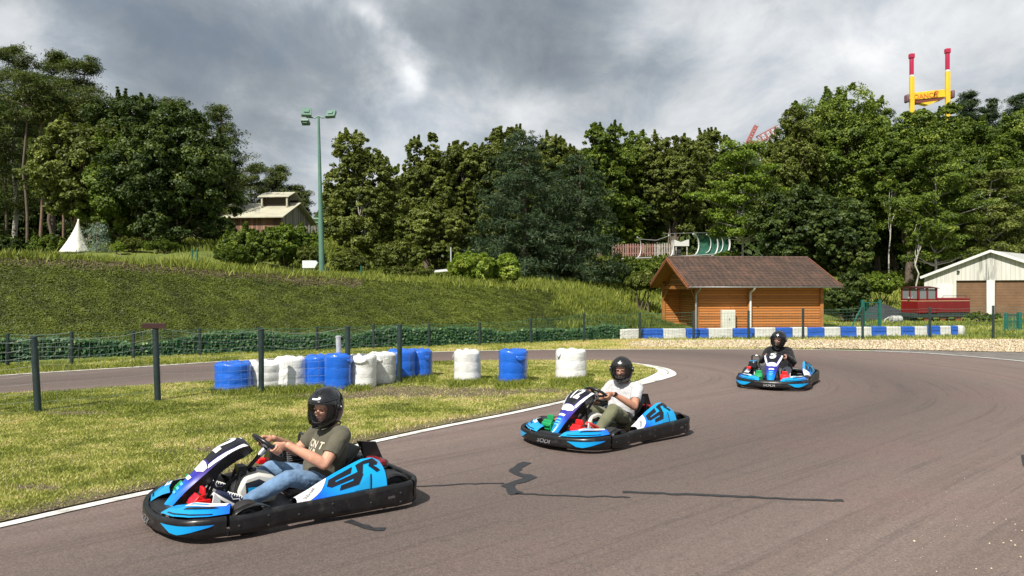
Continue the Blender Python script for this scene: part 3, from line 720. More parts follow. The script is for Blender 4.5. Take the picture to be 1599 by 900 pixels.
        if kind != 'shrub':
            th = bot + (top - bot) * .72
            tp = limb(mb, (0, 0, -.3), (lean * .7, 0, th), tr, tr * .25, .035, 8, 8)
            for c_, r_ in list(zip(L, LR))[::2]:
                s = tp[min(len(tp) - 2, max(1, int(len(tp) * max(.15, (c_[2] - r_ * .8 - .2 * top) / th))))]
                limb(mb, s, Vector(c_), tr * .35, .02, .08, 5, 4)
        else:
            for c_ in L[::3]: limb(mb, (rng.normal(0, .15), rng.normal(0, .15), -.1), Vector(c_), .04, .01, .08, 4, 3)
        el = .58; lf = leaf
    mb.build('trunk' if kind != 'shrub' else 'stems', root, angle=60)
    k = C[:, 2] > .03; C = C[k]; Nn = Nn[k]; T = T[k]
    leaves('crown' if kind != 'shrub' else 'foliage', C, Nn, rng.uniform(.45, 1.35, len(C)) * lf, T, LM[leafk], root, elong=el)
    return root
PG = 'pines of the wood on the left'
def grp(o, g): o['group'] = g; return o
DG = 'broadleaf trees on the wooded slope'
# left wood
tree('pine_tree', 'tall pine at the left picture edge with pale double stem', 'tree', 22, 74, 330, 120, 54, 'pine', bark=m_wbark, trunk_r=.2)
tree('pine_tree', 'tall pine with tufted flat top rising second from the left edge', 'tree', 84, 80, 300, 100, 58, 'pine', trunk_r=.22)
tree('pine_tree', 'broad topped pine stepping down to the right behind the dark leafy trees', 'tree', 132, 96, 300, 120, 53, 'pine', trunk_r=.22)
tree('leafy_tree', 'dark leafy tree between the pines and the small wind-bent pine tops', 'tree', 208, 142, 330, 130, 52, 'dark', lobes=18, per=26, dens=1.1)
tree('pine_tree', 'small ragged pine top sticking out above the dark round tree', 'tree', 268, 156, 215, 62, 60, 'pine', trunk_r=.14)
tree('leafy_tree', 'yellowish green leafy tree above the white tepee with a bare brown trunk', 'tree', 125, 192, 345, 150, 43.5, 'olive', lobes=18, per=28, dens=1.2, bark=m_pbark, trunk_r=.22)
tree('leafy_tree', 'big round dark green tree left of the wooden barn', 'tree', 272, 178, 405, 165, 42, 'dark', lobes=26, per=30, dens=1.3)
tree('leafy_tree', 'dark green tree behind the blue spruce reaching down to the bank', 'tree', 195, 205, 400, 120, 43, 'mid', lobes=20, per=28, dens=1.2)
tree('pine_tree', 'open pine with layered branches against the sky left of the barn roof', 'tree', 346, 168, 345, 92, 56, 'pine', trunk_r=.17, dens=.8)
tree('pine_tree', 'distant pine directly behind the left end of the barn roof', 'tree', 392, 258, 350, 66, 80, 'pine', trunk_r=.2)
tree('pine_tree', 'distant pine behind the raised ridge of the barn', 'tree', 432, 262, 350, 72, 84, 'pine', trunk_r=.2)
tree('pine_tree', 'low distant pine at the right end of the barn', 'tree', 468, 292, 362, 46, 84, 'pine', trunk_r=.15)
for px_, yt, yb, w_, d_, lb in [(-40, 90, 380, 130, 50, 'pine cut by the left edge of the picture'), (60, 170, 395, 110, 62, 'dark pine deep in the shade between the pale stems'), (12, 240, 395, 90, 66, 'low dark pine deep in the wood at the left edge')]:
    tree('pine_tree', lb, 'tree', px_, yt, yb, w_, d_, 'pine', trunk_r=.2)
for i, (px_, yb) in enumerate([(42, 392), (66, 392), (80, 390), (100, 388), (10, 393)]):
    o = tree('pine_tree', ['slim bare pine stem in the dark left wood, second from the left edge', 'slim bare pine stem in the dark left wood, third from the left edge', 'slim bare pine stem in the dark left wood, fourth from the left edge', 'slim bare pine stem in the dark left wood nearest the tepee', 'slim bare pine stem in the dark left wood beside the picture edge'][i], 'tree', px_, 120 + 14 * i, 190, 70, 49 + i, 'pine', trunk_r=.10 + .02 * (i % 3), bark=m_pbark if i % 2 else m_bark, dens=.7)
    grp(o, 'bare stemmed pines in the left wood')
# middle
tree('birch_tree', 'leafy birch just right of the green floodlight mast with pale stems showing', 'tree', 566, 203, 428, 122, 46, 'olive', bark=m_wbark, trunk_r=.11, lobes=30, per=24, dens=1.0, irregular=.35, leaf=.135)
tree('leafy_tree', 'leafy tree behind the birch filling the dip in the skyline', 'tree', 626, 262, 425, 90, 58, 'mid', lobes=16, per=24)
tree('leafy_tree', 'tall olive green tree with a spire of leaves right of the birch', 'tree', 664, 206, 410, 92, 55, 'olive', lobes=26, per=26, irregular=.35)
tree('leafy_tree', 'tall dense tree third from the floodlight mast along the skyline', 'tree', 724, 205, 400, 100, 58, 'olive', lobes=24, per=26, irregular=.32)
tree('leafy_tree', 'yellow olive low tree with a thin stem in front of the tall dense trees', 'tree', 682, 318, 412, 128, 44, 'olive', lobes=16, per=28, flat=.5, leaf=.14)
tree('leafy_tree', 'tallest tree left of the dark conifer, its top cut into two humps', 'tree', 790, 188, 380, 108, 58, 'olive', lobes=26, per=26, irregular=.32)
tree('leafy_tree', 'pale olive tree whose top shows over the dark conifer', 'tree', 862, 206, 380, 92, 60, 'olive', lobes=20, per=26)
tree('spruce_tree', 'large dark blue green conifer in front of the middle of the wood', 'tree', 818, 198, 458, 190, 41, 'spruce', trunk_r=.25, dens=1.0, cone=.42)
tree('spruce_tree', 'second dark conifer, lower and right of the large one', 'tree', 905, 235, 455, 150, 42.5, 'spruce', trunk_r=.22, cone=.45)
tree('leafy_tree', 'tall fresh green tree with the highest spire near the middle', 'tree', 936, 174, 400, 90, 62, 'mid', lobes=24, per=26, irregular=.4)
tree('leafy_tree', 'bright mid green rounded tree right of the middle spire', 'tree', 982, 196, 388, 96, 66, 'mid', lobes=22, per=26)
tree('leafy_tree', 'green tree between the two dark conifers and the coaster', 'tree', 955, 290, 400, 90, 63, 'mid', lobes=18, per=26)
tree('leafy_tree', 'olive tree above the coaster hoops', 'tree', 1052, 206, 365, 108, 63, 'olive', lobes=26, per=26, irregular=.32)
tree('leafy_tree', 'olive tree whose top is level with the one above the coaster hoops', 'tree', 1108, 202, 370, 96, 66, 'olive', lobes=22, per=26)
tree('leafy_tree', 'dark tree in the shade just behind the picket fence', 'tree', 1020, 270, 382, 120, 66, 'dark', lobes=20, per=26)
tree('layered', 'bright green tree with layered boughs and a pale trunk behind the cabin roof', 'tree', 1162, 226, 372, 150, 50, 'bright', trunk_r=.10, bark=m_wbark, name='leafy_tree', dens=1.1)
# right
tree('leafy_tree', 'grey olive tree with spiky shoots beside the red and white crane arm', 'tree', 1236, 178, 390, 100, 62, 'olive', lobes=24, per=28, irregular=.34, flat=1.1)
tree('leafy_tree', 'largest dark green domed tree below the left yellow ride column', 'tree', 1318, 146, 385, 190, 66, 'mid', lobes=34, per=30, dens=1.1, irregular=.25)
tree('leafy_tree', 'low grey green tree directly above the right half of the cabin roof', 'tree', 1258, 292, 420, 150, 46, 'dark', lobes=24, per=28, flat=.6, leaf=.15)
tree('leafy_tree', 'dark grey green tree at the right end of the cabin roof', 'tree', 1318, 318, 440, 88, 44, 'dark', lobes=16, per=26, leaf=.15)
tree('leafy_tree', 'broad green tree hiding the foot of the yellow ride', 'tree', 1420, 182, 372, 150, 61, 'mid', lobes=30, per=28, flat=.6)
tree('leafy_tree', 'dark tree behind the gap above the grass slope', 'tree', 1372, 250, 385, 110, 68, 'dark', lobes=20, per=26)
tree('layered', 'tree with layered boughs above the red locomotive', 'tree', 1462, 232, 408, 150, 55, 'mid', name='leafy_tree', bark=m_wbark, trunk_r=.12, dens=1.1)
tree('leafy_tree', 'large green tree above the roof ridge of the white shed', 'tree', 1525, 186, 400, 140, 60, 'mid', lobes=28, per=28, flat=.6)
tree('layered', 'tree with layered boughs close behind the white shed', 'tree', 1548, 268, 412, 150, 56, 'olive', name='leafy_tree', bark=m_wbark, trunk_r=.11, dens=1.1)
tree('leafy_tree', 'tree cut by the right edge of the picture', 'tree', 1612, 158, 390, 120, 62, 'mid', lobes=24, per=28)
tree('leafy_tree', 'round green tree top between the yellow ride and the dark pines', 'tree', 1478, 168, 300, 90, 70, 'mid', lobes=16, per=26)
tree('pine_tree', 'dark pine top right of the yellow ride', 'tree', 1516, 147, 230, 58, 82, 'spruce', trunk_r=.2)
tree('pine_tree', 'narrow ragged pine top near the right edge', 'tree', 1549, 153, 240, 36, 82, 'spruce', trunk_r=.16, dens=.7)
tree('pine_tree', 'pine at the right edge behind the round trees', 'tree', 1592, 150, 250, 60, 86, 'spruce', trunk_r=.2)
# slim saplings
for i, (px_, yt, yb, d_, lb) in enumerate([(1432, 388, 432, 52, 'slim pale sapling standing on the grass slope behind the locomotive'), (1390, 332, 415, 58, 'pale leaning trunk in the dark gap above the grass slope')]):
    o = tree('leafy_tree', lb, 'tree', px_, yt - 60, yt + 6, 34, d_, 'mid', bark=m_wbark, trunk_r=.07, lobes=6, per=12, name='sapling')
# shrubs
def shrub(label, px, yt, yb, w, d, lk, **kw):
    kw.setdefault('lobes', 12); kw.setdefault('per', 26); kw.setdefault('leaf', .11)
    return tree('shrub', label, 'shrub', px, yt, yb, w, d, lk, **kw)
shrub('large dark leaved bush on the bank crest below the barn', 395, 357, 420, 110, 36, 'mid', lobes=22)
shrub('bright green bush right behind the big bush below the barn', 445, 350, 415, 90, 39, 'bright', lobes=18)
shrub('rounded bush at the foot of the wood, left part of the big bush', 362, 385, 420, 60, 34, 'mid')
shrub('pale flowering shrub between barn fence and floodlight mast', 486, 385, 425, 42, 38, 'olive')
shrub('vivid lime green big leaved bush on top of the bank', 742, 394, 450, 74, 31.5, 'lime', lobes=12, leaf=.17, irregular=.4)
shrub('second lime green bush with big leaves touching the dark conifer', 792, 400, 446, 46, 32, 'lime', lobes=8, leaf=.16, irregular=.4)
shrub('low olive shrub at the foot of the birch', 545, 392, 436, 70, 36, 'olive')
shrub('pale green shrub left of the white rail', 640, 414, 442, 90, 33, 'olive', leaf=.09)
shrub('grassy olive shrub in front of the tall trees', 625, 375, 425, 90, 42, 'olive')
shrub('bushy undergrowth right of the white rail', 700, 428, 448, 60, 32.5, 'olive', leaf=.09)
shrub('yellow green shrub right of the blue spruce', 205, 372, 405, 46, 38, 'olive')
shrub('small yellow flowering shrub beside the spruce', 185, 378, 402, 20, 37, 'lime', lobes=5, leaf=.08)
shrub('dark shrub under the dark leafy tree', 250, 376, 408, 60, 38, 'mid')
shrub('shrub left of the white tepee', 72, 368, 402, 70, 40, 'mid')
shrub('shrub at the left edge of the bank crest', 15, 372, 402, 60, 40, 'dark')
shrub('dense shrub below the picket fence of the coaster', 985, 402, 452, 100, 47, 'mid', lobes=20)
shrub('green shrub under the coaster track', 1035, 400, 430, 60, 49, 'mid')
shrub('bright shrub right of the last coaster hoop', 1135, 392, 415, 50, 55, 'bright')
shrub('yellow green bush left of the cabin on the slope', 1000, 425, 455, 50, 40, 'olive')
shrub('dark bush behind the right end of the cabin', 1325, 425, 500, 60, 41, 'dark', lobes=16)
shrub('bright bush on the grass slope', 1375, 425, 460, 60, 50, 'bright', leaf=.10)
shrub('bush against the left wall of the white shed', 1460, 405, 440, 60, 56, 'mid')
shrub('low hedge in front of the brown shutters', 1535, 488, 507, 60, 41, 'mid', leaf=.06)
for px_, yt, w_, d_, lk_, lb in [(28, 300, 90, 60, 'dark', 'dark undergrowth tree filling the gap behind the two leftmost pine stems'), (95, 305, 90, 62, 'dark', 'dark undergrowth tree behind the slim stems left of the tepee'), (-30, 320, 90, 58, 'dark', 'dark undergrowth tree cut by the left picture edge'), (150, 330, 80, 52, 'dark', 'dark undergrowth tree directly behind the blue spruce'), (330, 335, 70, 50, 'dark', 'dark undergrowth tree touching the left end of the barn'), (1395, 330, 90, 66, 'dark', 'shaded undergrowth tree above the black heap')]:
    tree('leafy_tree', lb, 'tree', px_, yt, 400, w_, d_, lk_, lobes=10, per=22)
# the far mass of the wood that closes the view under the crowns
V = []; 
n = 150000; x = rng.uniform(-80, 90, n); y = rng.uniform(74, 92, n); g_ = hgt(x, y)
px_ = CX + F * x / y
topy = np.interp(px_, [-200, 0, 150, 300, 345, 395, 480, 520, 620, 700, 950, 1150, 1190, 1300, 1420, 1600, 1800], [150, 150, 170, 230, 262, 330, 362, 300, 300, 245, 235, 250, 255, 200, 230, 220, 200])
zt_ = H - (topy - YH) * y / F
z = g_ + (zt_ - g_) * rng.uniform(0, 1, n) * (.75 + .5 * fbm(x, y, .25)); z = np.minimum(z, zt_)
Nn = norm(np.stack([rng.normal(0, .6, n), -np.ones(n), rng.uniform(0, 1.2, n)], 1))
lv = leaves('far_woods', np.stack([x, y, z], 1), Nn, rng.uniform(.25, .55, n), np.clip(rng.normal(.35, .2, n), 0, 1), LM['dark'], elong=.6); tag(lv, kind='stuff')
# ------------------------------------------------------------------ fences
m_post = mat('dark_green_post', (.018, .035, .035), .5, var=(8, .3))
m_net = mat('green_netting', (.02, .13, .085), .5)
m_wire = mat('grey_wire', (.30, .33, .32), .45, metal=.4)
def netting(mb, posts, dv, dh, th, sag=.03, z0=.03):
    """posts: list of (x, y, zground, height)"""
    for (a, b) in zip(posts[:-1], posts[1:]):
        A = Vector(a[:3]); B = Vector(b[:3]); L = (B - A).length; nrow = max(2, int(round((a[3] - z0) / dh)))
        def q(t, f):
            p = A.lerp(B, t); hh = (a[3] * (1 - t) + b[3] * t) * (1 - 0) - sag * 4 * t * (1 - t)
            w_ = .012 * math.sin(t * 17 + f * 9)
            return Vector((p.x + w_, p.y + w_, p.z + z0 + (hh - z0) * f + .008 * math.sin(t * 23 + f * 31)))
        K = max(3, int(L / .5))
        for r in range(nrow + 1):
            tt = th * (1.6 if r == nrow else 1)
            mb.tube([q(i / K, r / nrow) for i in range(K + 1)], tt / 2, n=3, caps=False)
        nc = int(L / dv)
        for i in range(nc + 1):
            t = min(1, max(0, (i + .5) / nc + rng.normal(0, .1) / nc)); mb.tube([q(t, 0), q(t + rng.normal(0, .004), .5), q(t, 1)], th / 2, n=3, caps=False)
def fence(label, posts, mpost, mnet, dv, dh, th, pr, group=None, lean=None, extra=.0, label_cat='fence', sag=.03):
    x0, y0 = posts[0][0], posts[0][1]
    root = empty('mesh_fence', (x0, y0, 0)); tag(root, label, label_cat)
    loc = [(p[0] - x0, p[1] - y0, p[2], p[3]) for p in posts]
    mb = MB().m(mnet); netting(mb, loc, dv, dh, th, sag=sag); mb.build('netting', root, smooth=False)
    for i, p in enumerate(loc):
        ln = (lean[i] if lean else 0)
        mb = MB().m(mpost); mb.tube([(p[0], p[1], p[2] - .1), (p[0] - ln, p[1], p[2] + p[3] + extra)], [pr, pr * .92], n=12)
        mb.lathe([(pr * 1.05, 0), (pr * 1.0, .02), (pr * .5, .03)], (p[0] - ln, p[1], p[2] + p[3] + extra), n=12)
        mb.build('post', root)
    return root
nf = [(-240, 668, 1.2), (-90, 655, 1.2), (60, 644, 0), (247, 627.5, 0), (408, 615, 0), (543, 608, 0), (624, 600, 0)]
tops = [None, None, 527, 512, 515, 511, 508]
posts = []
for (px_, py_, _), tp_ in zip(nf, tops):
    g = G(px_, py_); hh = 1.2 if tp_ is None else H - (tp_ - YH) * g.y / F
    posts.append((g.x, g.y, 0, hh))
fence('near wire fence with thick dark posts crossing the grass island', posts, m_post, m_wire, .15, .15, .0030, .052, lean=[.05, .06, .07, .05, .0, 0, 0], sag=.10)
# board on the second post
g = posts[3]; bd = empty('marker_board', (g[0] - .05, g[1] - .06, g[3] - .01)); tag(bd, 'dark red board with rounded ends on top of the second near fence post', 'marker board')
mb = MB().m(mat('dark_red_board', (.035, .008, .006), .6, var=(10, .3)))
pts = [];
for i in range(12):
    a = math.pi / 2 + math.pi * i / 11; pts.append((-.16 + .045 * math.cos(a), 0, .05 + .045 * math.sin(a)))
for i in range(12):
    a = -math.pi / 2 + math.pi * i / 11; pts.append((.16 + .045 * math.cos(a), 0, .05 + .045 * math.sin(a)))
mb.prism(pts, (0, .022, 0)); mb.build('board', bd, bevel=.004)
MB().m(m_post).box((0, .035, .02), (.05, .02, .09)).build('bracket', bd)
ff = [(-160, 589, .8), (-60, 579, .8), (12, 572, 522), (112, 569.5, 519), (208, 562.5, 518), (312, 557, 514), (405, 553, 512), (495, 550, 511), (583, 546, 508), (670, 543.5, 506), (749, 541, 504), (829, 537, 498), (912, 534, 490), (999, 531, 489), (1083, 531, 487), (1169, 530.5, 486), (1254, 530, 482), (1347, 531, 480), (1452, 529, 481), (1551, 530, 478), (1660, 531, 478), (1780, 532, 478)]
pl = []
for a, b_, c_ in ff:
    g = G(a, b_); hh = c_ if c_ < 5 else H - (c_ - YH) * g.y / F; pl.append((g.x, g.y, 0, hh))
fence('long green netting fence along the foot of the bank', pl[:14], m_post, m_net, .11, .11, .0058, .042, sag=.05)
fence('wire fence with dark posts between gravel and striped barrier', pl[14:], m_post, mat('green_wire', (.05, .14, .11), .5), .12, .12, .0055, .045, sag=.06)
# tie the two lines together across the gap
o = MB().m(m_net); netting(o, [pl[13], pl[14]], .12, .12, .0055); o = o.build('fence_link', smooth=False); tag(o, 'short run of netting joining the bank fence to the barrier fence', 'netting')
# grey pole stub
g = G(531, 605); pz = H - (527 - YH) * g.y / F
st = empty('pole_stub', (g.x, g.y, 0)); tag(st, 'short light grey metal pipe standing behind the bales', 'pipe')
mb = MB().m(mat('galvanised', (.52, .54, .55), .45, metal=.3, var=(9, .2))); mb.tube([(0, 0, -.05), (-.035, 0, pz)], .05, n=16); mb.build('pipe', st)
MB().m(MATS['galvanised']).lathe([(.055, 0), (.055, .03), (.03, .04)], (-.035, 0, pz), 16).build('cap', st)

# ------------------------------------------------------------------ wrapped tyre stacks
def film(name, col, rough):
    m, nt, b, out = nodes_of(name)
    f = noise(nt, 7, 6, .7); 
    c = ramp(nt, f, [(.3, tuple(v * .82 for v in col)), (.6, col)])
    tcx = nt.nodes.new('ShaderNodeTexCoord'); sz = nt.nodes.new('ShaderNodeSeparateXYZ'); nt.links.new(tcx.outputs['Object'], sz.inputs[0])
    low = math_(nt, 'ADD', sz.outputs[2], math_(nt, 'MULTIPLY', f, .25))
    c = mixc(nt, ramp(nt, low, [(.10, (.55,) * 3), (.26, (0, 0, 0))]), c, (.28, .25, .16))
    nt.links.new(c, b.inputs['Base Color']); b.inputs['Roughness'].default_value = rough
    b.inputs['Coat Weight'].default_value = .5; b.inputs['Coat Roughness'].default_value = .12
    mpw = nt.nodes.new('ShaderNodeMapping'); mpw.inputs['Scale'].default_value = (2.2, 2.2, 9); nt.links.new(tcx.outputs['Object'], mpw.inputs[0])
    w1 = noise(nt, 2.2, 5, .65, mpw.outputs[0], 1.2)
    bump(nt, b, w1, .35, .03); return m
m_fb = film('blue_film', (.012, .135, .66), .28); m_fw = film('white_film', (.80, .80, .78), .38)
def bale(blue, px0, px1, pyt, pyb, label, hcut=None, kind=0, squat=1.0):
    g = G((px0 + px1) / 2, pyb - 4); rr = (px1 - px0) / 2 * g.y / F; hh = H - (pyt - YH) * (g.y + 0) / F
    root = empty('wrapped_tyre_stack', (g.x, g.y + rr * .3, 0), rng.uniform(0, 6.28)); tag(root, label, 'tyre stack', 'film wrapped tyre stacks on the grass island')
    nt_ = 4; nz = 44; na = 56; rows = []
    ph = rng.uniform(0, 6.28, 8); tilt = rng.normal(0, .025, 2)
    for i in range(nz + 1):
        z = hh * i / nz; t = i / nz; ring = []
        bul = abs(math.sin(math.pi * (t * 3.0 + .02))) ** .8
        for j in range(na):
            a = 2 * math.pi * j / na
            r = rr * (.965 + .022 * bul + .016 * math.sin(3 * a + ph[0] + 2 * t) + .007 * math.sin(7 * a + ph[1] - 5 * t) + .004 * math.sin(13 * a + ph[2] + 5 * t))
            r *= 1 + .03 * math.sin(2.2 * t + ph[3])
            if t > .93: r *= math.sqrt(max(0, 1 - ((t - .93) / .07) ** 2 * .16))
            if t < .05: r *= .97
            ring.append((r * math.cos(a) + tilt[0] * z, r * math.sin(a) + tilt[1] * z, z + (.012 * math.sin(2 * a + ph[4]) + .008 * math.sin(5 * a + ph[5])) * t))
        rows.append(ring)
    # folded film over the top
    for k, f in enumerate([.80, .62, .46, .32, .16, .0]):
        ring = []
        for j in range(na):
            a = 2 * math.pi * j / na; r = rr * .90 * f
            zz_ = hh + (.010 if k < 2 else -.012 * k * .6) + .016 * math.sin(5 * a + ph[6] + k) * (1 if f else 0) + .012 * math.sin(11 * a + ph[7] + 2 * k) * (1 if f else 0)
            ring.append((r * math.cos(a) + tilt[0] * hh, r * math.sin(a) + tilt[1] * hh, zz_))
        rows.append(ring)
    V = [p for r_ in rows for p in r_]; Fc = []
    for i in range(len(rows) - 1):
        for j in range(na): Fc.append((i * na + j, i * na + (j + 1) % na, (i + 1) * na + (j + 1) % na, (i + 1) * na + j))
    MB().m(m_fb if blue else m_fw).add(V, Fc).build('film', root, angle=80)
    # loose flaps of film at the rim
    mb = MB().m(m_fb if blue else m_fw)
    for _ in range(1):
        a = rng.uniform(0, 6.28); z0 = hh * rng.uniform(.80, .98); L = rng.uniform(.05, .13); ww = rng.uniform(.10, .28)
        g1 = []
        for u in range(6):
            aa = a + (u / 5 - .5) * ww / rr; row = []
            for v in range(4):
                r = rr * (1.0 + .03 + .05 * (v / 3) * abs(math.sin(u * 1.7 + a)))
                row.append((r * math.cos(aa) + tilt[0] * z0, r * math.sin(aa) + tilt[1] * z0, z0 - L * (v / 3) * (.4 + .6 * math.sin(math.pi * u / 5))))
            g1.append(row)
        mb.grid(g1)
    mb.build('film_flap', root, solid=.002)
    return root
bale(True, 333, 391, 567, 616, 'blue wrapped tyre stack at the near left end of the row')
bale(False, 380, 440, 565, 611, 'white wrapped tyre stack next to the first blue one')
bale(False, 426, 477, 559, 609.5, 'second white wrapped tyre stack from the left end, before the blue pair')
bale(True, 474, 519, 556, 608, 'blue wrapped tyre stack with torn film on top, just above the first driver')
bale(True, 504, 548, 554, 613, 'blue wrapped tyre stack right behind the first driver, standing slightly forward')
bale(False, 543, 587, 555, 610, 'white wrapped tyre stack between the two blue pairs, left one')
bale(False, 571, 617, 552, 604, 'white wrapped tyre stack between the two blue pairs, right one')
bale(True, 603, 648, 547, 597, 'blue wrapped tyre stack, last but one of the row')
bale(True, 634, 674, 547, 594, 'blue wrapped tyre stack at the far right end of the row')
bale(False, 708, 752, 548, 600, 'leaning white wrapped tyre stack standing alone with a small grey tear')
bale(True, 777, 823, 547, 602, 'lone blue wrapped tyre stack between two lone white ones')
bale(False, 867, 917, 547, 596, 'lone white wrapped tyre stack above the second kart with grass at its foot')
# tear on the leaning white one
# taller grass tufts at the feet of the stacks
X = []; 
for (a, b_, py_) in [(330, 480, 613), (480, 530, 609), (540, 580, 608), (620, 680, 596), (700, 760, 601), (772, 828, 603), (860, 925, 598)]:
    n = int((b_ - a) * 26); dens = 1.0
    px_ = rng.uniform(a, b_, n); p2 = py_ + rng.normal(0, 2.6, n) + np.interp(px_, [a, b_], [2, -2]); d_ = H * F / (p2 - YH)
    X.append(np.stack([(px_ - CX) * d_ / F, d_, np.full(n, .018)], 1))
X = np.concatenate(X); n = len(X)
g = blades('tuft_grass', X, rng.uniform(.03, .12, n), rng.uniform(.008, .016, n), .7, np.clip(rng.normal(.30, .13, n), 0, 1), m_blade); tag(g, kind='stuff')

# ------------------------------------------------------------------ blue and white barrier
m_bb = mat('barrier_blue', (.018, .10, .48), .5, var=(4, .15), dirt=(3, .58, (.10, .14, .25), .5))
m_bw = mat('barrier_white', (.60, .60, .56), .65, var=(5, .15), dirt=(2.5, .5, (.33, .32, .27), .8), bmp=(30, .2))
bx = [967, 1001, 1035, 1071, 1106, 1144, 1178, 1211, 1237, 1261, 1287, 1312.5, 1337, 1361, 1384, 1407, 1428, 1448, 1468, 1485, 1496]
ordn = ['first', 'second', 'third', 'fourth', 'fifth', 'sixth', 'seventh', 'eighth', 'ninth', 'tenth']
def bar_pt(px):
    pb = np.interp(px, [960, 1210, 1500], [530.8, 528, 524]); return G(px, pb)
for i in range(20):
    a = bar_pt(bx[i]); b_ = bar_pt(bx[i + 1]); blue = i % 2 == 1
    mid = (a + b_) / 2; L = (b_ - a).length - .03; ang = math.atan2((b_ - a).y, (b_ - a).x)
    root = empty('barrier_block', (mid.x, mid.y + .15, 0), ang)
    tag(root, ('%s %s barrier block counted from the left end of the low striped barrier' % (ordn[i // 2], 'blue' if blue else 'white')), 'barrier block', 'blue and white blocks of the low barrier')
    hh = .40 + rng.normal(0, .006)
    mb = MB().m(m_bb if blue else m_bw)
    yf = -.17 if blue else -.15
    prof = [(yf, .0), (yf, .08), (yf + .02, .12), (yf + .02, hh - .03), (yf + .05, hh), (.12, hh), (.15, hh - .03), (.15, 0)]
    mb.prism([(-L / 2, p[0], p[1]) for p in prof], (L, 0, 0)); mb.build('block', root, bevel=.008)
    if blue:
        MB().m(mat('barrier_rib', (.015, .07, .36), .5)).box((0, yf + .016, .22), (L * .9, .012, .03)).build('rib', root)
# rounded end roller
e = bar_pt(1502); o = MB().m(m_bw).lathe([(.16, 0), (.18, .05), (.18, .34), (.15, .40), (0.02, .41)], (0, 0, 0), 20).build('barrier_end'); o.location = (e.x, e.y + .15, 0)
tag(o, 'grey white rounded end piece closing the striped barrier on the right', 'barrier end')

# ------------------------------------------------------------------ cabin
def planks(name, col, dark, axis='Z', pitch=.12, gap=.012):
    m, nt, b, out = nodes_of(name)
    tcx = nt.nodes.new('ShaderNodeTexCoord'); s = nt.nodes.new('ShaderNodeSeparateXYZ'); nt.links.new(tcx.outputs['Object'], s.inputs[0])
    zc = s.outputs[{'X': 0, 'Y': 1, 'Z': 2}[axis]]
    q = math_(nt, 'DIVIDE', zc, pitch); fr = math_(nt, 'FRACT', q); fl = math_(nt, 'FLOOR', q)
    wn = nt.nodes.new('ShaderNodeTexWhiteNoise'); wn.noise_dimensions = '1D'; nt.links.new(fl, wn.inputs['W'])
    mp = nt.nodes.new('ShaderNodeMapping'); mp.inputs['Scale'].default_value = (1.2, 1.2, 22) if axis == 'Z' else (22, 22, 1.2); nt.links.new(tcx.outputs['Object'], mp.inputs[0])
    g = noise(nt, 1.6, 6, .7, mp.outputs[0], .5); kn = noise(nt, 3.5, 3, .5)
    f = math_(nt, 'ADD', math_(nt, 'MULTIPLY', g, .7), math_(nt, 'MULTIPLY', wn.outputs[0], .3))
    c = ramp(nt, f, [(.25, tuple(v * .55 for v in col)), (.5, col), (.75, tuple(min(1, v * 1.3) for v in col))])
    c = mixc(nt, ramp(nt, kn, [(.64, (0, 0, 0)), (.72, (.7,) * 3)]), c, tuple(v * .35 for v in col))
    edge = math_(nt, 'LESS_THAN', fr, gap / pitch * 1.6)
    c = mixc(nt, edge, c, dark); nt.links.new(c, b.inputs['Base Color']); b.inputs['Roughness'].default_value = .65
    prof = ramp(nt, fr, [(0, (0, 0, 0)), (gap / pitch * 1.6, (.2,) * 3), (gap / pitch * 3, (.9,) * 3), (1, (.75,) * 3)])
    bump(nt, b, prof, .8, .02); return m
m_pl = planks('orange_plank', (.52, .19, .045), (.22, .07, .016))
m_beam = mat('brown_beam', (.36, .15, .04), .65, var=(5, .3)); m_fascia = mat('fascia_red_brown', (.20, .075, .04), .6, var=(5, .25))
A = P(1087, 515, 34); A.z = 0
ax_ = Vector((.995, .10, 0)).normalized(); bx_ = Vector((-.10, .995, 0)); ang = math.atan2(ax_.y, ax_.x)
LW, DW = 6.1, 5.2; EZ, RZ = 2.10, 3.42
cab = empty('wooden_cabin', (A.x, A.y, 0), ang); tag(cab, 'orange timber cabin with brown tiled roof behind the striped barrier', 'cabin')
slope = (RZ - 2.02) / (DW / 2 + .55)
def rz_(y): return RZ - abs(y - DW / 2) * slope - .08
m_tile = nodes_of('roof_tile'); m_, nt, b, out = m_tile; m_tile = m_
tcx = nt.nodes.new('ShaderNodeTexCoord'); br = nt.nodes.new('ShaderNodeTexBrick'); br.inputs['Scale'].default_value = 1; br.inputs['Brick Width'].default_value = .26; br.inputs['Row Height'].default_value = .5; br.inputs['Mortar Size'].default_value = .012
br.inputs['Color1'].default_value = (.070, .045, .034, 1); br.inputs['Color2'].default_value = (.105, .064, .045, 1); br.inputs['Mortar'].default_value = (.03, .02, .018, 1)
nt.links.new(tcx.outputs['Object'], br.inputs['Vector']); f = noise(nt, 1.3, 6, .7)
c = mixc(nt, ramp(nt, f, [(.5, (0, 0, 0)), (.66, (.6,) * 3)]), br.outputs['Color'], (.16, .085, .058))
f3 = noise(nt, 5, 4, .7); c = mixc(nt, ramp(nt, f3, [(.66, (0, 0, 0)), (.72, (.7,) * 3)]), c, (.30, .28, .22))
nt.links.new(c, b.inputs['Base Color']); b.inputs['Roughness'].default_value = .75
wv = nt.nodes.new('ShaderNodeTexWave'); wv.inputs['Scale'].default_value = 1.2; wv.bands_direction = 'X'; nt.links.new(tcx.outputs['Object'], wv.inputs['Vector']); bump(nt, b, wv.outputs['Fac'], .5, .03)
mb = MB().m(m_pl)
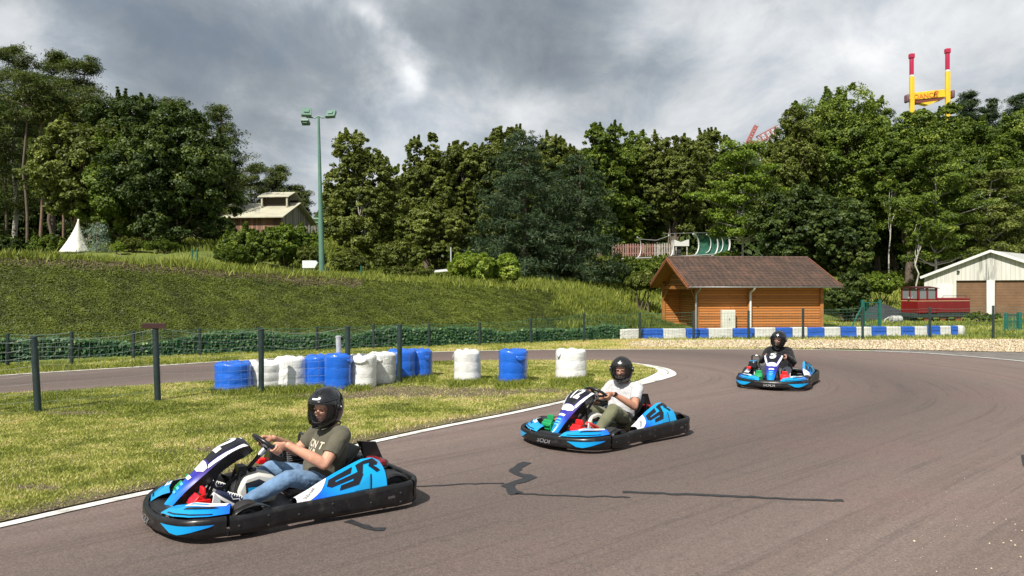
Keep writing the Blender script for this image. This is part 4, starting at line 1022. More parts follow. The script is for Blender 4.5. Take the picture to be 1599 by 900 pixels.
# long walls and gables as one shell 0.14 thick
def wall(x0, y0, x1, y1, z0, z1, t=.12): 
    d = Vector((x1 - x0, y1 - y0, 0)); n_ = Vector((-d.y, d.x, 0)).normalized() * t
    return [(x0, y0, z0), (x1, y1, z0), (x1, y1, z1), (x0, y0, z1)], n_
p, o_ = wall(.14, 0, LW - .14, 0, .02, EZ + .02); mb.prism(p, o_); mb.build('front_wall', cab, smooth=False, fixn=True)
mb = MB().m(m_pl); p, o_ = wall(.14, DW - .12, LW - .14, DW - .12, .02, EZ + .02); mb.prism(p, o_); mb.build('back_wall', cab, smooth=False, fixn=True)
m_pl2 = planks('painted_shade_plank', (.30, .125, .035), (.07, .03, .01))  # darker copy of the orange planks, porch-side shade put into the colour
for xg, nm in ((.02, 'gable_wall'), (LW - .14, 'gable_wall')):
    rec = 1.0 if xg < 1 else 0
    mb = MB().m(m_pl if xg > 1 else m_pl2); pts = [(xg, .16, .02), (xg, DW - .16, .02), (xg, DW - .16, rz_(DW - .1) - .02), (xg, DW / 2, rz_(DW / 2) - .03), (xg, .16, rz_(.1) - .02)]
    if xg < 1: pts = [(p[0] + .9, p[1], p[2]) for p in pts]
    mb.prism(pts, (.12, 0, 0)); mb.build(nm, cab, smooth=False, fixn=True)
# porch side: posts, tie beam, braces, planked upper gable
for y_ in (.08, DW - .08): MB().m(m_beam).box((.06, y_, (rz_(y_)) / 2), (.15, .16, rz_(y_) - .04)).build('corner_post', cab, bevel=.01)
MB().m(m_beam).box((.06, DW / 2, 1.95), (.13, DW - .3, .16)).build('tie_beam', cab, bevel=.01)
for s_ in (-1, 1):
    y_ = DW / 2 + s_ * (DW / 2 - .16); MB().m(m_beam).bar((.06, y_, 1.35), (.06, y_ - s_ * .55, 1.87), .10, .10).build('brace', cab, bevel=.008)
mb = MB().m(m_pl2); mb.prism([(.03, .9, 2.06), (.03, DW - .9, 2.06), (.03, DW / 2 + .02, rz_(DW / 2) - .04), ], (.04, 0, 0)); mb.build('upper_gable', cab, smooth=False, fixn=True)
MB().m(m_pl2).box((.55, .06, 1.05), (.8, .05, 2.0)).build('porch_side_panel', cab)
for x_ in (LW - .07, 2.52): MB().m(m_beam).box((x_, -.012, EZ / 2), (.15, .17, EZ - .05)).build('corner_post', cab, bevel=.01)
for y_ in (DW - .08,): MB().m(m_beam).box((LW - .07, y_, EZ / 2), (.15, .17, EZ - .05)).build('corner_post', cab, bevel=.01)
# roof: overlapping tile courses, each tile row a step
for sgn in (0, 1):
    mb = MB().m(m_tile); x0, x1 = -.52, LW + .60; rows = 17; half = DW / 2 + .55; ds = half / rows
    for r in range(rows):
        ya = r * ds; yb = (r + 1) * ds + .03
        nx_ = int((x1 - x0) / .13); up = []; lo_ = []; bt = []
        for i in range(nx_ + 1):
            xx = x0 + (x1 - x0) * i / nx_; und = .012 * (1 if i % 2 else -1) + rng.normal(0, .004)
            z_u = RZ - ya * slope; z_l = RZ - yb * slope + .055
            yy = lambda q: (DW / 2 - q) if sgn == 0 else (DW / 2 + q)
            up.append((xx, yy(ya), z_u + .012 + und * .4)); lo_.append((xx, yy(yb) , z_l + und)); bt.append((xx, yy(yb), z_l - .075))
        mb.grid([up, lo_, bt], flip=(sgn == 0))
    mb.build('roof_slope', cab, angle=20)
    s_ = 1 if sgn else -1
    mb = MB().m(m_fascia)
    MB().m(m_fascia).bar((-.56, DW / 2, RZ - .06), (-.56, DW / 2 + s_ * half, RZ - .06 - half * slope), .05, .20).build('barge_board', cab)
    MB().m(m_fascia).bar((LW + .66, DW / 2, RZ - .06), (LW + .66, DW / 2 + s_ * half, RZ - .06 - half * slope), .05, .20).build('barge_board', cab)
    MB().m(m_beam).box((LW / 2, DW / 2 + s_ * (half * .5), RZ - half * .5 * slope - .06), (LW + 1.2, half * 1.10, .035), M=Euler((-s_ * math.atan(slope), 0, 0)).to_matrix()).build('soffit_boarding', cab)
mb = MB().m(m_tile)
for i in range(22):
    xx = -.52 + (LW + 1.12) * i / 22; L_ = (LW + 1.12) / 22
    mb.tube([(xx, DW / 2, RZ + .005), (xx + L_ * 1.06, DW / 2, RZ + .018)], [.095, .085], n=10)
mb.build('ridge_tiles', cab, angle=30)
m_zinc = mat('zinc', (.42, .43, .44), .45, metal=.5, var=(6, .2)); m_pipew = mat('white_pipe', (.72, .71, .68), .4)
gy = -.60; gz = RZ - (DW / 2 + .58) * slope - .02
mb = MB().m(m_zinc); arc = []
for i in range(9):
    a = math.pi + math.pi * i / 8; arc.append((gy + .06 * math.cos(a), gz + .05 * math.sin(a)))
mb.grid([[(-.56, a, b__) for a, b__ in arc], [(LW + .66, a, b__) for a, b__ in arc]]); mb.build('gutter', cab, solid=.006)
MB().m(m_zinc).tube([(-.02, gy, gz - .05), (-.02, gy + .05, gz - .12), (-.04, -.12, gz - .34), (-.04, -.10, gz - .45), (-.04, -.10, .05)], .04, n=10).build('downpipe', cab)
MB().m(m_pipew).tube([(2.53, gy, gz - .05), (2.53, gy + .03, gz - .12), (2.53, -.15, gz - .25), (2.53, -.15, gz - .35), (2.53, -.15, .05)], .05, n=10).build('downpipe', cab)
cbx = empty('electrical_cabinet', tuple(cab.location + ax_ * 1.45 + bx_ * -.16), ang); tag(cbx, 'white metal electrical cabinet against the cabin front wall', 'cabinet')
m_cabw = mat('cabinet_white', (.66, .66, .58), .5, var=(3, .1), dirt=(2, .62, (.35, .34, .28), .5))
MB().m(m_cabw).box((0, 0, .47), (.62, .26, .90)).build('housing', cbx, bevel=.012)
for s_ in (-1, 1): MB().m(m_cabw).box((s_ * .148, -.137, .47), (.285, .02, .84)).build('door', cbx, bevel=.006)
MB().m(mat('dark_metal', (.05, .05, .05), .5, metal=.5)).box((.02, -.152, .50), (.02, .02, .10)).build('latch', cbx)

# ------------------------------------------------------------------ white shed on the right
m_shed = nodes_of('shed_sheet'); m_, nt, b, out = m_shed; m_shed = m_
tcx = nt.nodes.new('ShaderNodeTexCoord'); s = nt.nodes.new('ShaderNodeSeparateXYZ'); nt.links.new(tcx.outputs['Object'], s.inputs[0])
fr = math_(nt, 'FRACT', math_(nt, 'DIVIDE', s.outputs[0], .25)); mpn = nt.nodes.new('ShaderNodeMapping'); mpn.inputs['Scale'].default_value = (7, 7, .5); nt.links.new(tcx.outputs['Object'], mpn.inputs[0])
f = noise(nt, 1, 5, .7, mpn.outputs[0]); c = ramp(nt, f, [(.35, (.60, .59, .52)), (.6, (.72, .71, .65))])
stn = math_(nt, 'MULTIPLY', ramp(nt, f, [(.46, (0, 0, 0)), (.54, (1, 1, 1))]), ramp(nt, math_(nt, 'ABSOLUTE', math_(nt, 'SUBTRACT', s.outputs[0], 3.7)), [(.2, (1, 1, 1)), (.95, (0, 0, 0))]))
stn = math_(nt, 'MULTIPLY', stn, ramp(nt, s.outputs[2], [(.5, (0, 0, 0)), (.52, (1, 1, 1))]))
c = mixc(nt, math_(nt, 'MULTIPLY', stn, .75), c, (.13, .14, .13)); c = mixc(nt, math_(nt, 'LESS_THAN', fr, .07), c, (.42, .42, .38)); nt.links.new(c, b.inputs['Base Color']); b.inputs['Roughness'].default_value = .5
GL = Vector((27.86, 50, 0)); GRt = Vector((33.15, 44.0, 0)); gv = (GRt - GL); GW = gv.length; ga = math.atan2(gv.y, gv.x)
shed = empty('white_shed', GL, ga); tag(shed, 'large white sheet metal shed with brown shutters at the right edge', 'shed')
EH, RH = 2.64, 4.22; hw = GW / 2
def gz2(x): return EH + (RH - EH) * (1 - abs(x - hw) / hw)
gb = 0
# gable wall around two shutter openings (x 1.9..3.75 and 4.15..GW)
o1, o2, o3, o4, ot = 1.95, 3.72, 4.16, GW - .25, 2.42
mb = MB().m(m_shed)
for pts in ([(0, .0), (o1, .0), (o1, gz2(o1)), (0, EH)], [(o1, ot), (o2, ot), (o2, gz2(o2)), (o1, gz2(o1))], [(o2, ot), (o3, ot), (o3, gz2(o3)), (hw, RH), (o2, gz2(o2))], [(o3, ot), (o4, ot), (o4, gz2(o4)), (o3, gz2(o3))], [(o4, 0), (GW, 0), (GW, EH), (o4, gz2(o4))]):
    mb.prism([(x_, 0, z_) for x_, z_ in pts], (0, .10, 0))
mb.build('gable_wall', shed, smooth=False, fixn=True)
MB().m(mat('shed_white', (.78, .78, .74), .5)).box(((o2 + o3) / 2, -.02, ot / 2 - .01), (o3 - o2, .16, ot)).build('pillar', shed, bevel=.01)
def shutter():
    m, nt, b, out = nodes_of('brown_shutter'); tcx = nt.nodes.new('ShaderNodeTexCoord'); s = nt.nodes.new('ShaderNodeSeparateXYZ'); nt.links.new(tcx.outputs['Object'], s.inputs[0])
    fr = math_(nt, 'FRACT', math_(nt, 'DIVIDE', s.outputs[2], .18)); f = noise(nt, 1.5, 5, .7)
    c = ramp(nt, f, [(.3, (.17, .095, .05)), (.7, (.25, .145, .08))]); c = mixc(nt, math_(nt, 'LESS_THAN', fr, .1), c, (.08, .045, .03)); nt.links.new(c, b.inputs['Base Color']); b.inputs['Roughness'].default_value = .6; bump(nt, b, fr, .4, .02); return m
m_sh = shutter()
MB().m(m_sh).box(((o1 + o2) / 2, .16, ot / 2), (o2 - o1 - .01, .05, ot - .01)).build('shutter', shed)
MB().m(m_sh).box(((o3 + o4) / 2, .16, ot / 2), (o4 - o3 - .01, .05, ot - .01)).build('shutter', shed)
MB().m(MATS['shed_white']).box((1.25, -.03, 1.72), (.95, .05, .90)).build('hatch', shed, bevel=.01)
for x_ in (2.1, 5.9):
    mb = MB().m(MATS['dark_metal']); mb.box((x_, -.10, 3.02), (.14, .12, .10)); mb.bar((x_, -.02, 3.05), (x_, -.12, 3.05), .03); mb.build('floodlight', shed)
DL = 16
for s_, nm in ((0, 'l'), (1, 'r')):
    x0 = -.15 if s_ == 0 else GW + .15; z0 = EH - .05
    mb = MB().m(mat('shed_roof', (.50, .51, .48), .5, var=(1.5, .12)));
    q = [(x0, -.25, z0), (hw, -.25, RH + .03), (hw, DL, RH + .03), (x0, DL, z0)]
    mb.prism(q, (0, 0, .06)); mb.build('roof_sheet', shed, smooth=False, fixn=True)
    MB().m(MATS['shed_white']).bar((x0, -.27, z0 + .03), (hw, -.27, RH + .06), .04, .16).build('barge_board', shed)
MB().m(m_shed).box((.05, DL / 2, EH / 2 - .03), (.08, DL - .2, EH - .04)).build('side_wall', shed)
MB().m(m_shed).box((GW - .05, DL / 2, EH / 2 - .03), (.08, DL - .2, EH - .04)).build('side_wall', shed)

# ------------------------------------------------------------------ locomotive
m_red = mat('loco_red', (.19, .008, .012), .38, var=(2, .2), coat=.3, dirt=(3, .62, (.10, .012, .012), .5)); m_dk = mat('loco_dark', (.035, .05, .045), .6, var=(5, .3)); m_gl = mat('loco_glass', (.20, .22, .22), .1, spec=.8)
m_yel = mat('loco_line', (.75, .55, .30), .5); m_or = mat('wheel_orange', (.40, .10, .05), .6)
near = P(1434, 500, 41.5); la = math.atan2(.28, .96)
lo = empty('locomotive', (near.x, near.y, 0), la); tag(lo, 'small dark red shunting locomotive parked behind the fence', 'locomotive')
W_, L_, CL = 1.25, 3.75, 1.35
MB().m(m_red).box((CL + (L_ - CL) / 2 + .01, W_ / 2, .94), (L_ - CL, W_ - .08, .86), ).build('hood', lo, bevel=.05)
MB().m(m_red).box((CL / 2, W_ / 2, .88), (CL, W_, .74)).build('cab', lo, bevel=.02)
for x_, y_ in ((.05, .05), (CL - .05, .05), (.05, W_ - .05), (CL - .05, W_ - .05), (CL * .48, .05), (.05, W_ / 2)): MB().m(m_red).box((x_, y_, 1.60), (.10, .10, .72)).build('cab_pillar', lo)
MB().m(m_red).box((CL / 2, W_ / 2, 1.28), (CL, W_, .08)).build('cab_sill', lo)
mb = MB().m(mat('loco_roof', (.06, .015, .015), .5)); mb.prism([(-.06, -.06, 1.93), (-.06, W_ / 2, 2.03), (-.06, W_ + .06, 1.93), (-.06, W_ + .06, 1.90), (-.06, -.06, 1.90)], (CL + .14, 0, 0)); mb.build('cab_roof', lo, fixn=True)
for x_, y_, dx, dy in ((.04, W_ * .27, .02, .48), (.04, W_ * .74, .02, .48), (.37, .04, .44, .02), (.97, .04, .50, .02)): MB().m(m_gl).box((x_, y_, 1.60), (dx, dy, .56)).build('window', lo)
MB().m(m_yel).box((CL / 2 - .0, -.006, 1.20), (CL - .04, .01, .025)).box((-.006, W_ / 2, 1.20), (.01, W_ - .04, .025)).build('lining', lo)
MB().m(m_yel).box((CL + (L_ - CL) / 2, .032, 1.20), (L_ - CL - .1, .01, .025)).build('lining', lo)
MB().m(m_dk).box((L_ / 2 - .05, W_ / 2, .38), (L_ + .3, W_ - .1, .24)).build('chassis', lo, bevel=.02)
for x_ in (.75, 1.9, 3.0):
    for y_ in (.18, W_ - .18):
        wh = MB().m(m_or).lathe([(.05, -.07), (.20, -.06), (.24, -.03), (.24, .03), (.20, .05), (.05, .06)], (x_, y_, .24), 24, M=Euler((R(90), 0, 0)).to_matrix()).build('wheel', lo)
MB().m(m_dk).box((-.22, W_ / 2, .36), (.12, .4, .16)).box((L_ + .15, W_ / 2, .36), (.12, .4, .16)).build('buffer', lo)
MB().m(mat('lamp_silver', (.6, .6, .58), .3, metal=.6)).lathe([(.02, 0), (.07, .01), (.08, .06), (.05, .08)], (-.02, W_ * .5, 1.36), 14, M=Euler((0, R(-90), 0)).to_matrix()).build('headlamp', lo)
MB().m(MATS['dark_metal']).tube([(CL + .25, W_ / 2, 1.36), (CL + .25, W_ / 2, 1.72), (CL + .25, W_ / 2, 1.78)], [.05, .05, .07], 10).build('exhaust_stack', lo)
MB().m(MATS['dark_metal']).tube([(CL + .5, .12, 1.36), (CL + .5, .12, 1.48), (CL + 2.2, .12, 1.48), (CL + 2.2, .12, 1.36)], .014, 6).build('handrail', lo)
# black heap left of it, rails, barrel
mb = MB().m(mat('coal', (.035, .037, .042), .8, var=(6, .4), bmp=(10, 1, .08)))
rows = []
for i in range(15):
    t = i / 14; row = []
    for j in range(33):
        a = 6.2832 * j / 32; r = t * (1 + .12 * math.sin(3 * a + 1) + .08 * math.sin(7 * a)); row.append((r * 2.2 * math.cos(a), r * 1.1 * math.sin(a), max(-.05, 1.12 * (1 - t) ** .75 + .05 * math.sin(9 * a + 6 * t) * t * (1 - t) - .06)))
    rows.append(row)
mb.grid(rows); o = mb.build('coal_heap'); c_ = P(1374, 500, 44.5); o.location = (c_.x, c_.y, 0); tag(o, 'dark grey heap of coal beside the locomotive cab', 'heap')
b_ = P(1399, 503, 40.5); o = empty('steel_drum', (b_.x, b_.y, .22), la); tag(o, 'pale grey drum lying on its side by the locomotive', 'drum')
m_dr = mat('drum_grey', (.45, .45, .42), .5, var=(6, .25)); MB().m(m_dr).lathe([(.19, -.3), (.20, -.28), (.19, -.1), (.205, -.09), (.19, -.07), (.19, .1), (.205, .11), (.19, .13), (.2, .28), (.19, .3)], (0, 0, 0), 20, M=Euler((0, R(90), 0)).to_matrix()).build('drum_body', o)
MB().m(m_dr).lathe([(.04, 0), (.04, .03), (.02, .035)], (.30, .08, .0), 10, M=Euler((0, R(90), 0)).to_matrix()).build('bung', o)
b_ = P(1388, 503, 40.3); o = MB().m(m_dr).tube([(-.3, 0, -.02), (-.2, 0, .22), (0, 0, .34), (.2, 0, .26), (.26, 0, .1)], .035, 8).build('bent_pipe'); o.location = (b_.x, b_.y, 0); tag(o, 'curved pale pipe lying left of the drum', 'pipe')

# green gates
m_gg = mat('gate_green', (.015, .13, .10), .45)
def gate(px0, px1, pyt, d, label, bars, brace=None):
    a = P(px0, 500, d); b__ = P(px1, 500, d + .3); W2 = (b__ - a).length; hh = H - (pyt - YH) * d / F; an = math.atan2((b__ - a).y, (b__ - a).x)
    r_ = empty('metal_gate', (a.x, a.y, 0), an); tag(r_, label, 'gate')
    for x_ in (0, W2): MB().m(m_gg).box((x_, 0, hh / 2), (.12, .12, hh)).build('post', r_, bevel=.01)
    mb = MB().m(m_gg); n_ = max(2, int(W2 / bars))
    for i in range(1, n_): mb.box((W2 * i / n_, 0, hh * .48), (.022, .022, hh * .84))
    for z_ in (hh * .08, hh * .5, hh * .90): mb.box((W2 / 2, 0, z_), (W2 - .12, .045, .04))
    mb.build('gate_panel', r_, smooth=False)
    if brace: MB().m(m_gg).bar((0, 0, hh * .8), (-brace, -.1, .05), .05).build('brace', r_)
    return r_
gate(1347, 1374, 468, 36, 'tall narrow green gate frame with slanting brace left of the locomotive', .12, brace=.75)
gate(1571, 1591, 488, 33, 'green metal gate at the right edge in front of the white shed', .09)
gate(1592, 1650, 487, 33.2, 'green metal fence panel cut by the right edge', .11)

# ------------------------------------------------------------------ floodlight mast
m_mast = mat('mast_green', (.10, .21, .155), .45, var=(2, .15), spec=.5)
base = P(503, 432, 30.5); bz = float(hgt(base.x, base.y)); top = P(497.5, 183, 30.5)
ms_ = empty('floodlight_mast', (base.x, base.y, bz)); tag(ms_, 'tall green floodlight mast with three lamp heads', 'floodlight mast')
T_ = top - Vector((base.x, base.y, bz))
MB().m(m_mast).tube([(0, 0, -.2), T_], [.125, .045], 14).build('pole', ms_)
MB().m(m_mast).box((0, 0, .02), (.4, .4, .06)).build('base_plate', ms_, bevel=.01)
MB().m(m_mast).tube([T_ + Vector((-.50, 0, .0)), T_ + Vector((-.12, 0, -.02)), T_ + Vector((0, 0, .06)), T_ + Vector((.12, 0, -.02)), T_ + Vector((.45, .0, .0))], .028, 8).build('cross_arm', ms_)
m_lampg = mat('lamp_housing', (.12, .22, .17), .4); m_lens = mat('lamp_glass', (.35, .40, .38), .15, spec=.8)
def lamp(c, w_, h_, pit, yaw):
    hd = empty('lamp_head', T_ + Vector(c)); hd.parent = ms_; hd.rotation_euler = (pit, 0, yaw)
    hd.location = T_ + Vector(c)
    mb = MB().m(m_lampg); mb.box((0, 0, 0), (w_, .10, h_), taper=.92); mb.box((0, -.0, -h_ / 2 - .02), (w_ * 1.02, .16, .035)); mb.build('housing', hd, bevel=.012)
    MB().m(m_lens).box((0, .075, 0), (w_ * .88, .02, h_ * .86)).build('lens', hd)
    MB().m(m_mast).box((0, -.075, 0), (w_ * .5, .03, h_ * .4)).build('back_fin', hd)
lamp((-.48, -.05, .22), .40, .36, R(-25), R(12)); lamp((.53, -.05, .14), .41, .31, R(-30), R(-15)); lamp((-.47, -.28, -.24), .34, .24, R(62), 0)
MB().m(m_mast).tube([T_ + Vector((-.45, 0, 0)), T_ + Vector((-.47, -.15, -.08)), T_ + Vector((-.47, -.25, -.18))], .02, 6).build('lamp_bracket', ms_)

# ------------------------------------------------------------------ wooden barn
def vplanks(name, col, pitch=.18):
    m, nt, b, out = nodes_of(name); tcx = nt.nodes.new('ShaderNodeTexCoord'); s = nt.nodes.new('ShaderNodeSeparateXYZ'); nt.links.new(tcx.outputs['Object'], s.inputs[0])
    q = math_(nt, 'DIVIDE', math_(nt, 'ADD', s.outputs[0], s.outputs[1]), pitch); wn = nt.nodes.new('ShaderNodeTexWhiteNoise'); wn.noise_dimensions = '1D'; nt.links.new(math_(nt, 'FLOOR', q), wn.inputs['W'])
    mpn = nt.nodes.new('ShaderNodeMapping'); mpn.inputs['Scale'].default_value = (8, 8, .6); nt.links.new(tcx.outputs['Object'], mpn.inputs[0]); f = noise(nt, 1, 5, .7, mpn.outputs[0])
    v = math_(nt, 'ADD', math_(nt, 'MULTIPLY', wn.outputs[0], .6), math_(nt, 'MULTIPLY', f, .4))
    c = ramp(nt, v, [(.2, tuple(k * .55 for k in col)), (.5, col), (.8, tuple(min(1, k * 1.5) for k in col))]); c = mixc(nt, math_(nt, 'LESS_THAN', math_(nt, 'FRACT', q), .1), c, (.03, .02, .015))
    nt.links.new(c, b.inputs['Base Color']); b.inputs['Roughness'].default_value = .85; return m
m_bw1 = vplanks('barn_wood', (.25, .14, .095)); m_bw2 = vplanks('barn_wood_grey', (.28, .255, .22)); m_broof = mat('barn_roof', (.46, .44, .33), .7, var=(1.2, .15), dirt=(1.5, .58, (.28, .26, .20), .5))
c_ = P(439, 352, 55); gz_ = float(hgt(c_.x, c_.y + 3)) - .5
barn = empty('wooden_barn', (c_.x, c_.y, gz_), math.atan2(.10, -.995) + math.pi); tag(barn, 'weathered wooden barn with pale roof and raised ridge vent', 'barn')
eav = 7.32 - gz_; rdg = 8.55 - gz_; BW = 6.0; BL = 13.
MB().m(m_bw1).prism([(0, 0, 0), (-BL, 0, 0), (-BL, 0, eav), (0, 0, eav)], (0, .1, 0)).build('long_wall', barn, smooth=False, fixn=True)
MB().m(m_bw1).prism([(0, BW, 0), (-BL, BW, 0), (-BL, BW, eav), (0, BW, eav)], (0, -.1, 0)).build('long_wall', barn, smooth=False, fixn=True)
zt_o = 6.62 - gz_
mb = MB().m(m_bw2); mb.prism([(0, .1, zt_o), (0, BW - .1, zt_o), (0, BW - .1, eav), (0, BW / 2, rdg - .03), (0, .1, eav)], (-.1, 0, 0))
for a__, b__ in ((.1, .5), (2.6, 3.0), (5.5, 5.9)): mb.prism([(0, a__, 0), (0, b__, 0), (0, b__, zt_o), (0, a__, zt_o)], (-.1, 0, 0))
mb.build('gable_wall', barn, smooth=False, fixn=True)
sl = (rdg - eav) / (BW / 2)
for s_ in (-1, 1):
    MB().m(m_broof).prism([(.35, BW / 2, rdg), (-BL - .3, BW / 2, rdg), (-BL - .3, BW / 2 + s_ * (BW / 2 + .45), rdg - sl * (BW / 2 + .45)), (.35, BW / 2 + s_ * (BW / 2 + .45), rdg - sl * (BW / 2 + .45))], (0, 0, .07)).build('roof_slope', barn, smooth=False, fixn=True)
    MB().m(m_broof).prism([(-.1, BW / 2, rdg + .85), (-2.6, BW / 2, rdg + .85), (-2.6, BW / 2 + s_ * 1.35, rdg + .36), (-.1, BW / 2 + s_ * 1.35, rdg + .36)], (0, 0, .06)).build('vent_roof', barn, smooth=False, fixn=True)
    MB().m(mat('vent_dark', (.05, .04, .03), .9)).box((-1.3, BW / 2 + s_ * .85, rdg + .05), (2.2, .08, .62)).build('vent_wall', barn)
for x_ in (-.3, -2.3): MB().m(MATS['barn_roof']).box((x_, BW / 2 - 1.2, rdg + .0), (.12, .12, .75)).build('vent_post', barn)
# picket fences ------------------------------------------------------
def pickets(label, a, b_, hgt_, mats_, step=.16, w_=.09, cat='fence'):
    a = Vector(a); b_ = Vector(b_); d = b_ - a; L = math.hypot(d.x, d.y); an = math.atan2(d.y, d.x)
    r_ = empty('picket_fence', a, an); tag(r_, label, cat); n_ = int(L / step); slz = d.z / L
    mbs = [MB().m(m__) for m__ in mats_]
    for i in range(n_):
        x_ = i * step; hh = hgt_ + rng.normal(0, .03); k_ = int(i / n_ * len(mats_)); z_ = slz * x_
        mbs[k_].prism([(x_, 0, z_), (x_ + w_, 0, z_), (x_ + w_, 0, z_ + hh - .05), (x_ + w_ / 2, 0, z_ + hh), (x_, 0, z_ + hh - .05)], (0, .025, 0))
    for m_b in mbs: m_b.build('pickets', r_, smooth=False, fixn=True)
    mb = MB().m(mats_[0])
    for f_ in (.25, .75): mb.bar((0, .05, hgt_ * f_), (L, .05, slz * L + hgt_ * f_), .04, .08)
    mb.build('rail', r_, smooth=False)
    for i in range(5):
        x_ = L * i / 4; MB().m(mats_[-1]).box((x_, .07, slz * x_ + hgt_ * .48), (.12, .12, hgt_ * 1.0)).build('post', r_)
m_pkr = mat('picket_red', (.30, .16, .13), .8, var=(4, .3)); m_pkg = mat('picket_grey', (.38, .35, .31), .85, var=(4, .3))
pickets('pale picket fence running right from the wooden barn', P(452, 362, 54), P(503, 364, 56), .50, [m_pkg], step=.26, w_=.15)
tz0 = 4.35
pickets('reddish picket fence behind the coaster track', P(957, 401, 60), P(1052, 399, 60.3), 1.05, [m_pkr, m_pkr, m_pkg], step=.2, w_=.12)
# small deck / rail behind mast
o = MB().m(mat('rail_teal', (.25, .42, .36), .5)).bar(P(478, 340, 62), P(500, 341, 62), .10).bar(P(478, 346, 62), P(500, 347, 62), .06).bar(P(479, 340, 62), P(479, 352, 62), .08).bar(P(498, 340, 62), P(498, 354, 62), .08).build('handrail', smooth=False); tag(o, 'pale green handrail at the right end of the barn', 'handrail')

# ------------------------------------------------------------------ coaster
m_rail = mat('coaster_rail', (.36, .37, .36), .4, metal=.5); m_hoop = mat('coaster_hoop', (.60, .61, .60), .45)
cst = empty('coaster_track', P(955, 404, 59)); tag(cst, 'elevated coaster track with white half hoops behind the cabin', 'coaster')
def CL_(p): return Vector(p) - Vector(cst.location)
path = catmull([P(952, 405, 59), P(1000, 403, 59), (P(1050, 401, 59)), P(1095, 398.5, 59), P(1128, 396, 59.3), P(1142, 394, 61), P(1138, 393, 63)], 6)
for off in (-.35, .35):
    MB().m(m_rail).tube([CL_(p) + Vector((0, off, 0)) for p in path], .06, 8).build('rail', cst)
mb = MB().m(m_rail)
for p in path[::2]: mb.bar(CL_(p) + Vector((0, -.38, -.03)), CL_(p) + Vector((0, .38, -.03)), .06)
mb.build('sleepers', cst, smooth=False)
for i, p in enumerate(path[2:-4:6]):
    q = CL_(p); gz3 = float(hgt(p.x, p.y)) - cst.location.z
    MB().m(m_hoop).bar(q, (q.x, q.y, min(gz3 - .1, q.z - .3)), .08).build('support', cst)
hoops = [(995, 370, 1003, 402, .032), (1044, 367, 1054, 402, .04), (1082, 365, 1094, 399, .045), (1103, 366, 1113, 394, .03), (1112, 364, 1124, 399, .045), (1121, 366, 1132, 395, .03), (1130, 364, 1143, 397, .05), (1133, 365, 1142, 396, .03)]
for (xt, yt, xm, yb, r_) in hoops:
    a = P(xt, yt, 59); b_ = P(xt - .5, yb, 59); ww = (xm - xt) * 59 / F; pts = []
    for i in range(15):
        t = i / 14; an = math.pi * t; m_ = a.lerp(b_, (1 - math.cos(an)) / 2); pts.append(CL_(m_ + Vector((ww * math.sin(an), .5 * math.sin(an), 0))))
    MB().m(m_hoop).tube(pts, r_ * 1.3, 8).build('hoop', cst)
m_gn = nodes_of('green_screen'); m_, nt, b, out = m_gn; m_gn = m_
b.inputs['Base Color'].default_value = (.015, .12, .075, 1); b.inputs['Roughness'].default_value = .6
tr = nt.nodes.new('ShaderNodeBsdfTransparent'); mx = nt.nodes.new('ShaderNodeMixShader'); mx.inputs[0].default_value = .72; nt.links.new(tr.outputs[0], mx.inputs[1]); nt.links.new(b.outputs[0], mx.inputs[2]); nt.links.new(mx.outputs[0], out.inputs[0])
mb = MB().m(m_gn)
for j in range(1):
    rows = []
    for xt in (1084, 1096, 1112, 1122, 1130):
        row = []
        for i in range(11):
            t = i / 10; an = math.pi * t; a = P(xt, 366, 59.1); b_ = P(xt, 397, 59.1); m_ = a.lerp(b_, (1 - math.cos(an)) / 2); row.append(CL_(m_ + Vector((.5 * math.sin(an), .5 * math.sin(an) + .02, 0))))
        rows.append(row)
    mb.grid(rows)
mb.build('green_netting', cst)
MB().m(m_rail).tube([CL_(P(1035, 365, 59)), CL_(P(1080, 363.5, 59)), CL_(P(1135, 363.5, 59.5))], .02, 5).build('top_cable', cst)
MB().m(m_rail).tube([CL_(P(996, 373, 60)), CL_(P(1025, 375, 60)), CL_(P(1045, 368, 60))], .03, 5).build('top_cable', cst)
sh_ = empty('shelter', P(1054, 400, 60)); tag(sh_, 'small booth with a pale pitched canopy behind the coaster hoops', 'shelter')
LL = lambda px_, py_, dy=0: P(px_, py_, 60) - Vector(sh_.location) + Vector((0, dy, 0))
MB().m(mat('canopy_white', (.62, .62, .58), .6)).prism([LL(1053, 384), LL(1053, 374), LL(1064, 378), LL(1076, 373.5), LL(1076, 384)], (0, 1.2, 0)).build('canopy', sh_, smooth=False, fixn=True)
for x_ in (1056, 1073): MB().m(m_pkg).bar(LL(x_, 384, .1), LL(x_, 404, .1), .09).build('post', sh_)
MB().m(mat('booth_dark', (.03, .035, .03), .8)).box((LL(1060, 392, .6)), (.5, .8, .8)).build('booth', sh_)

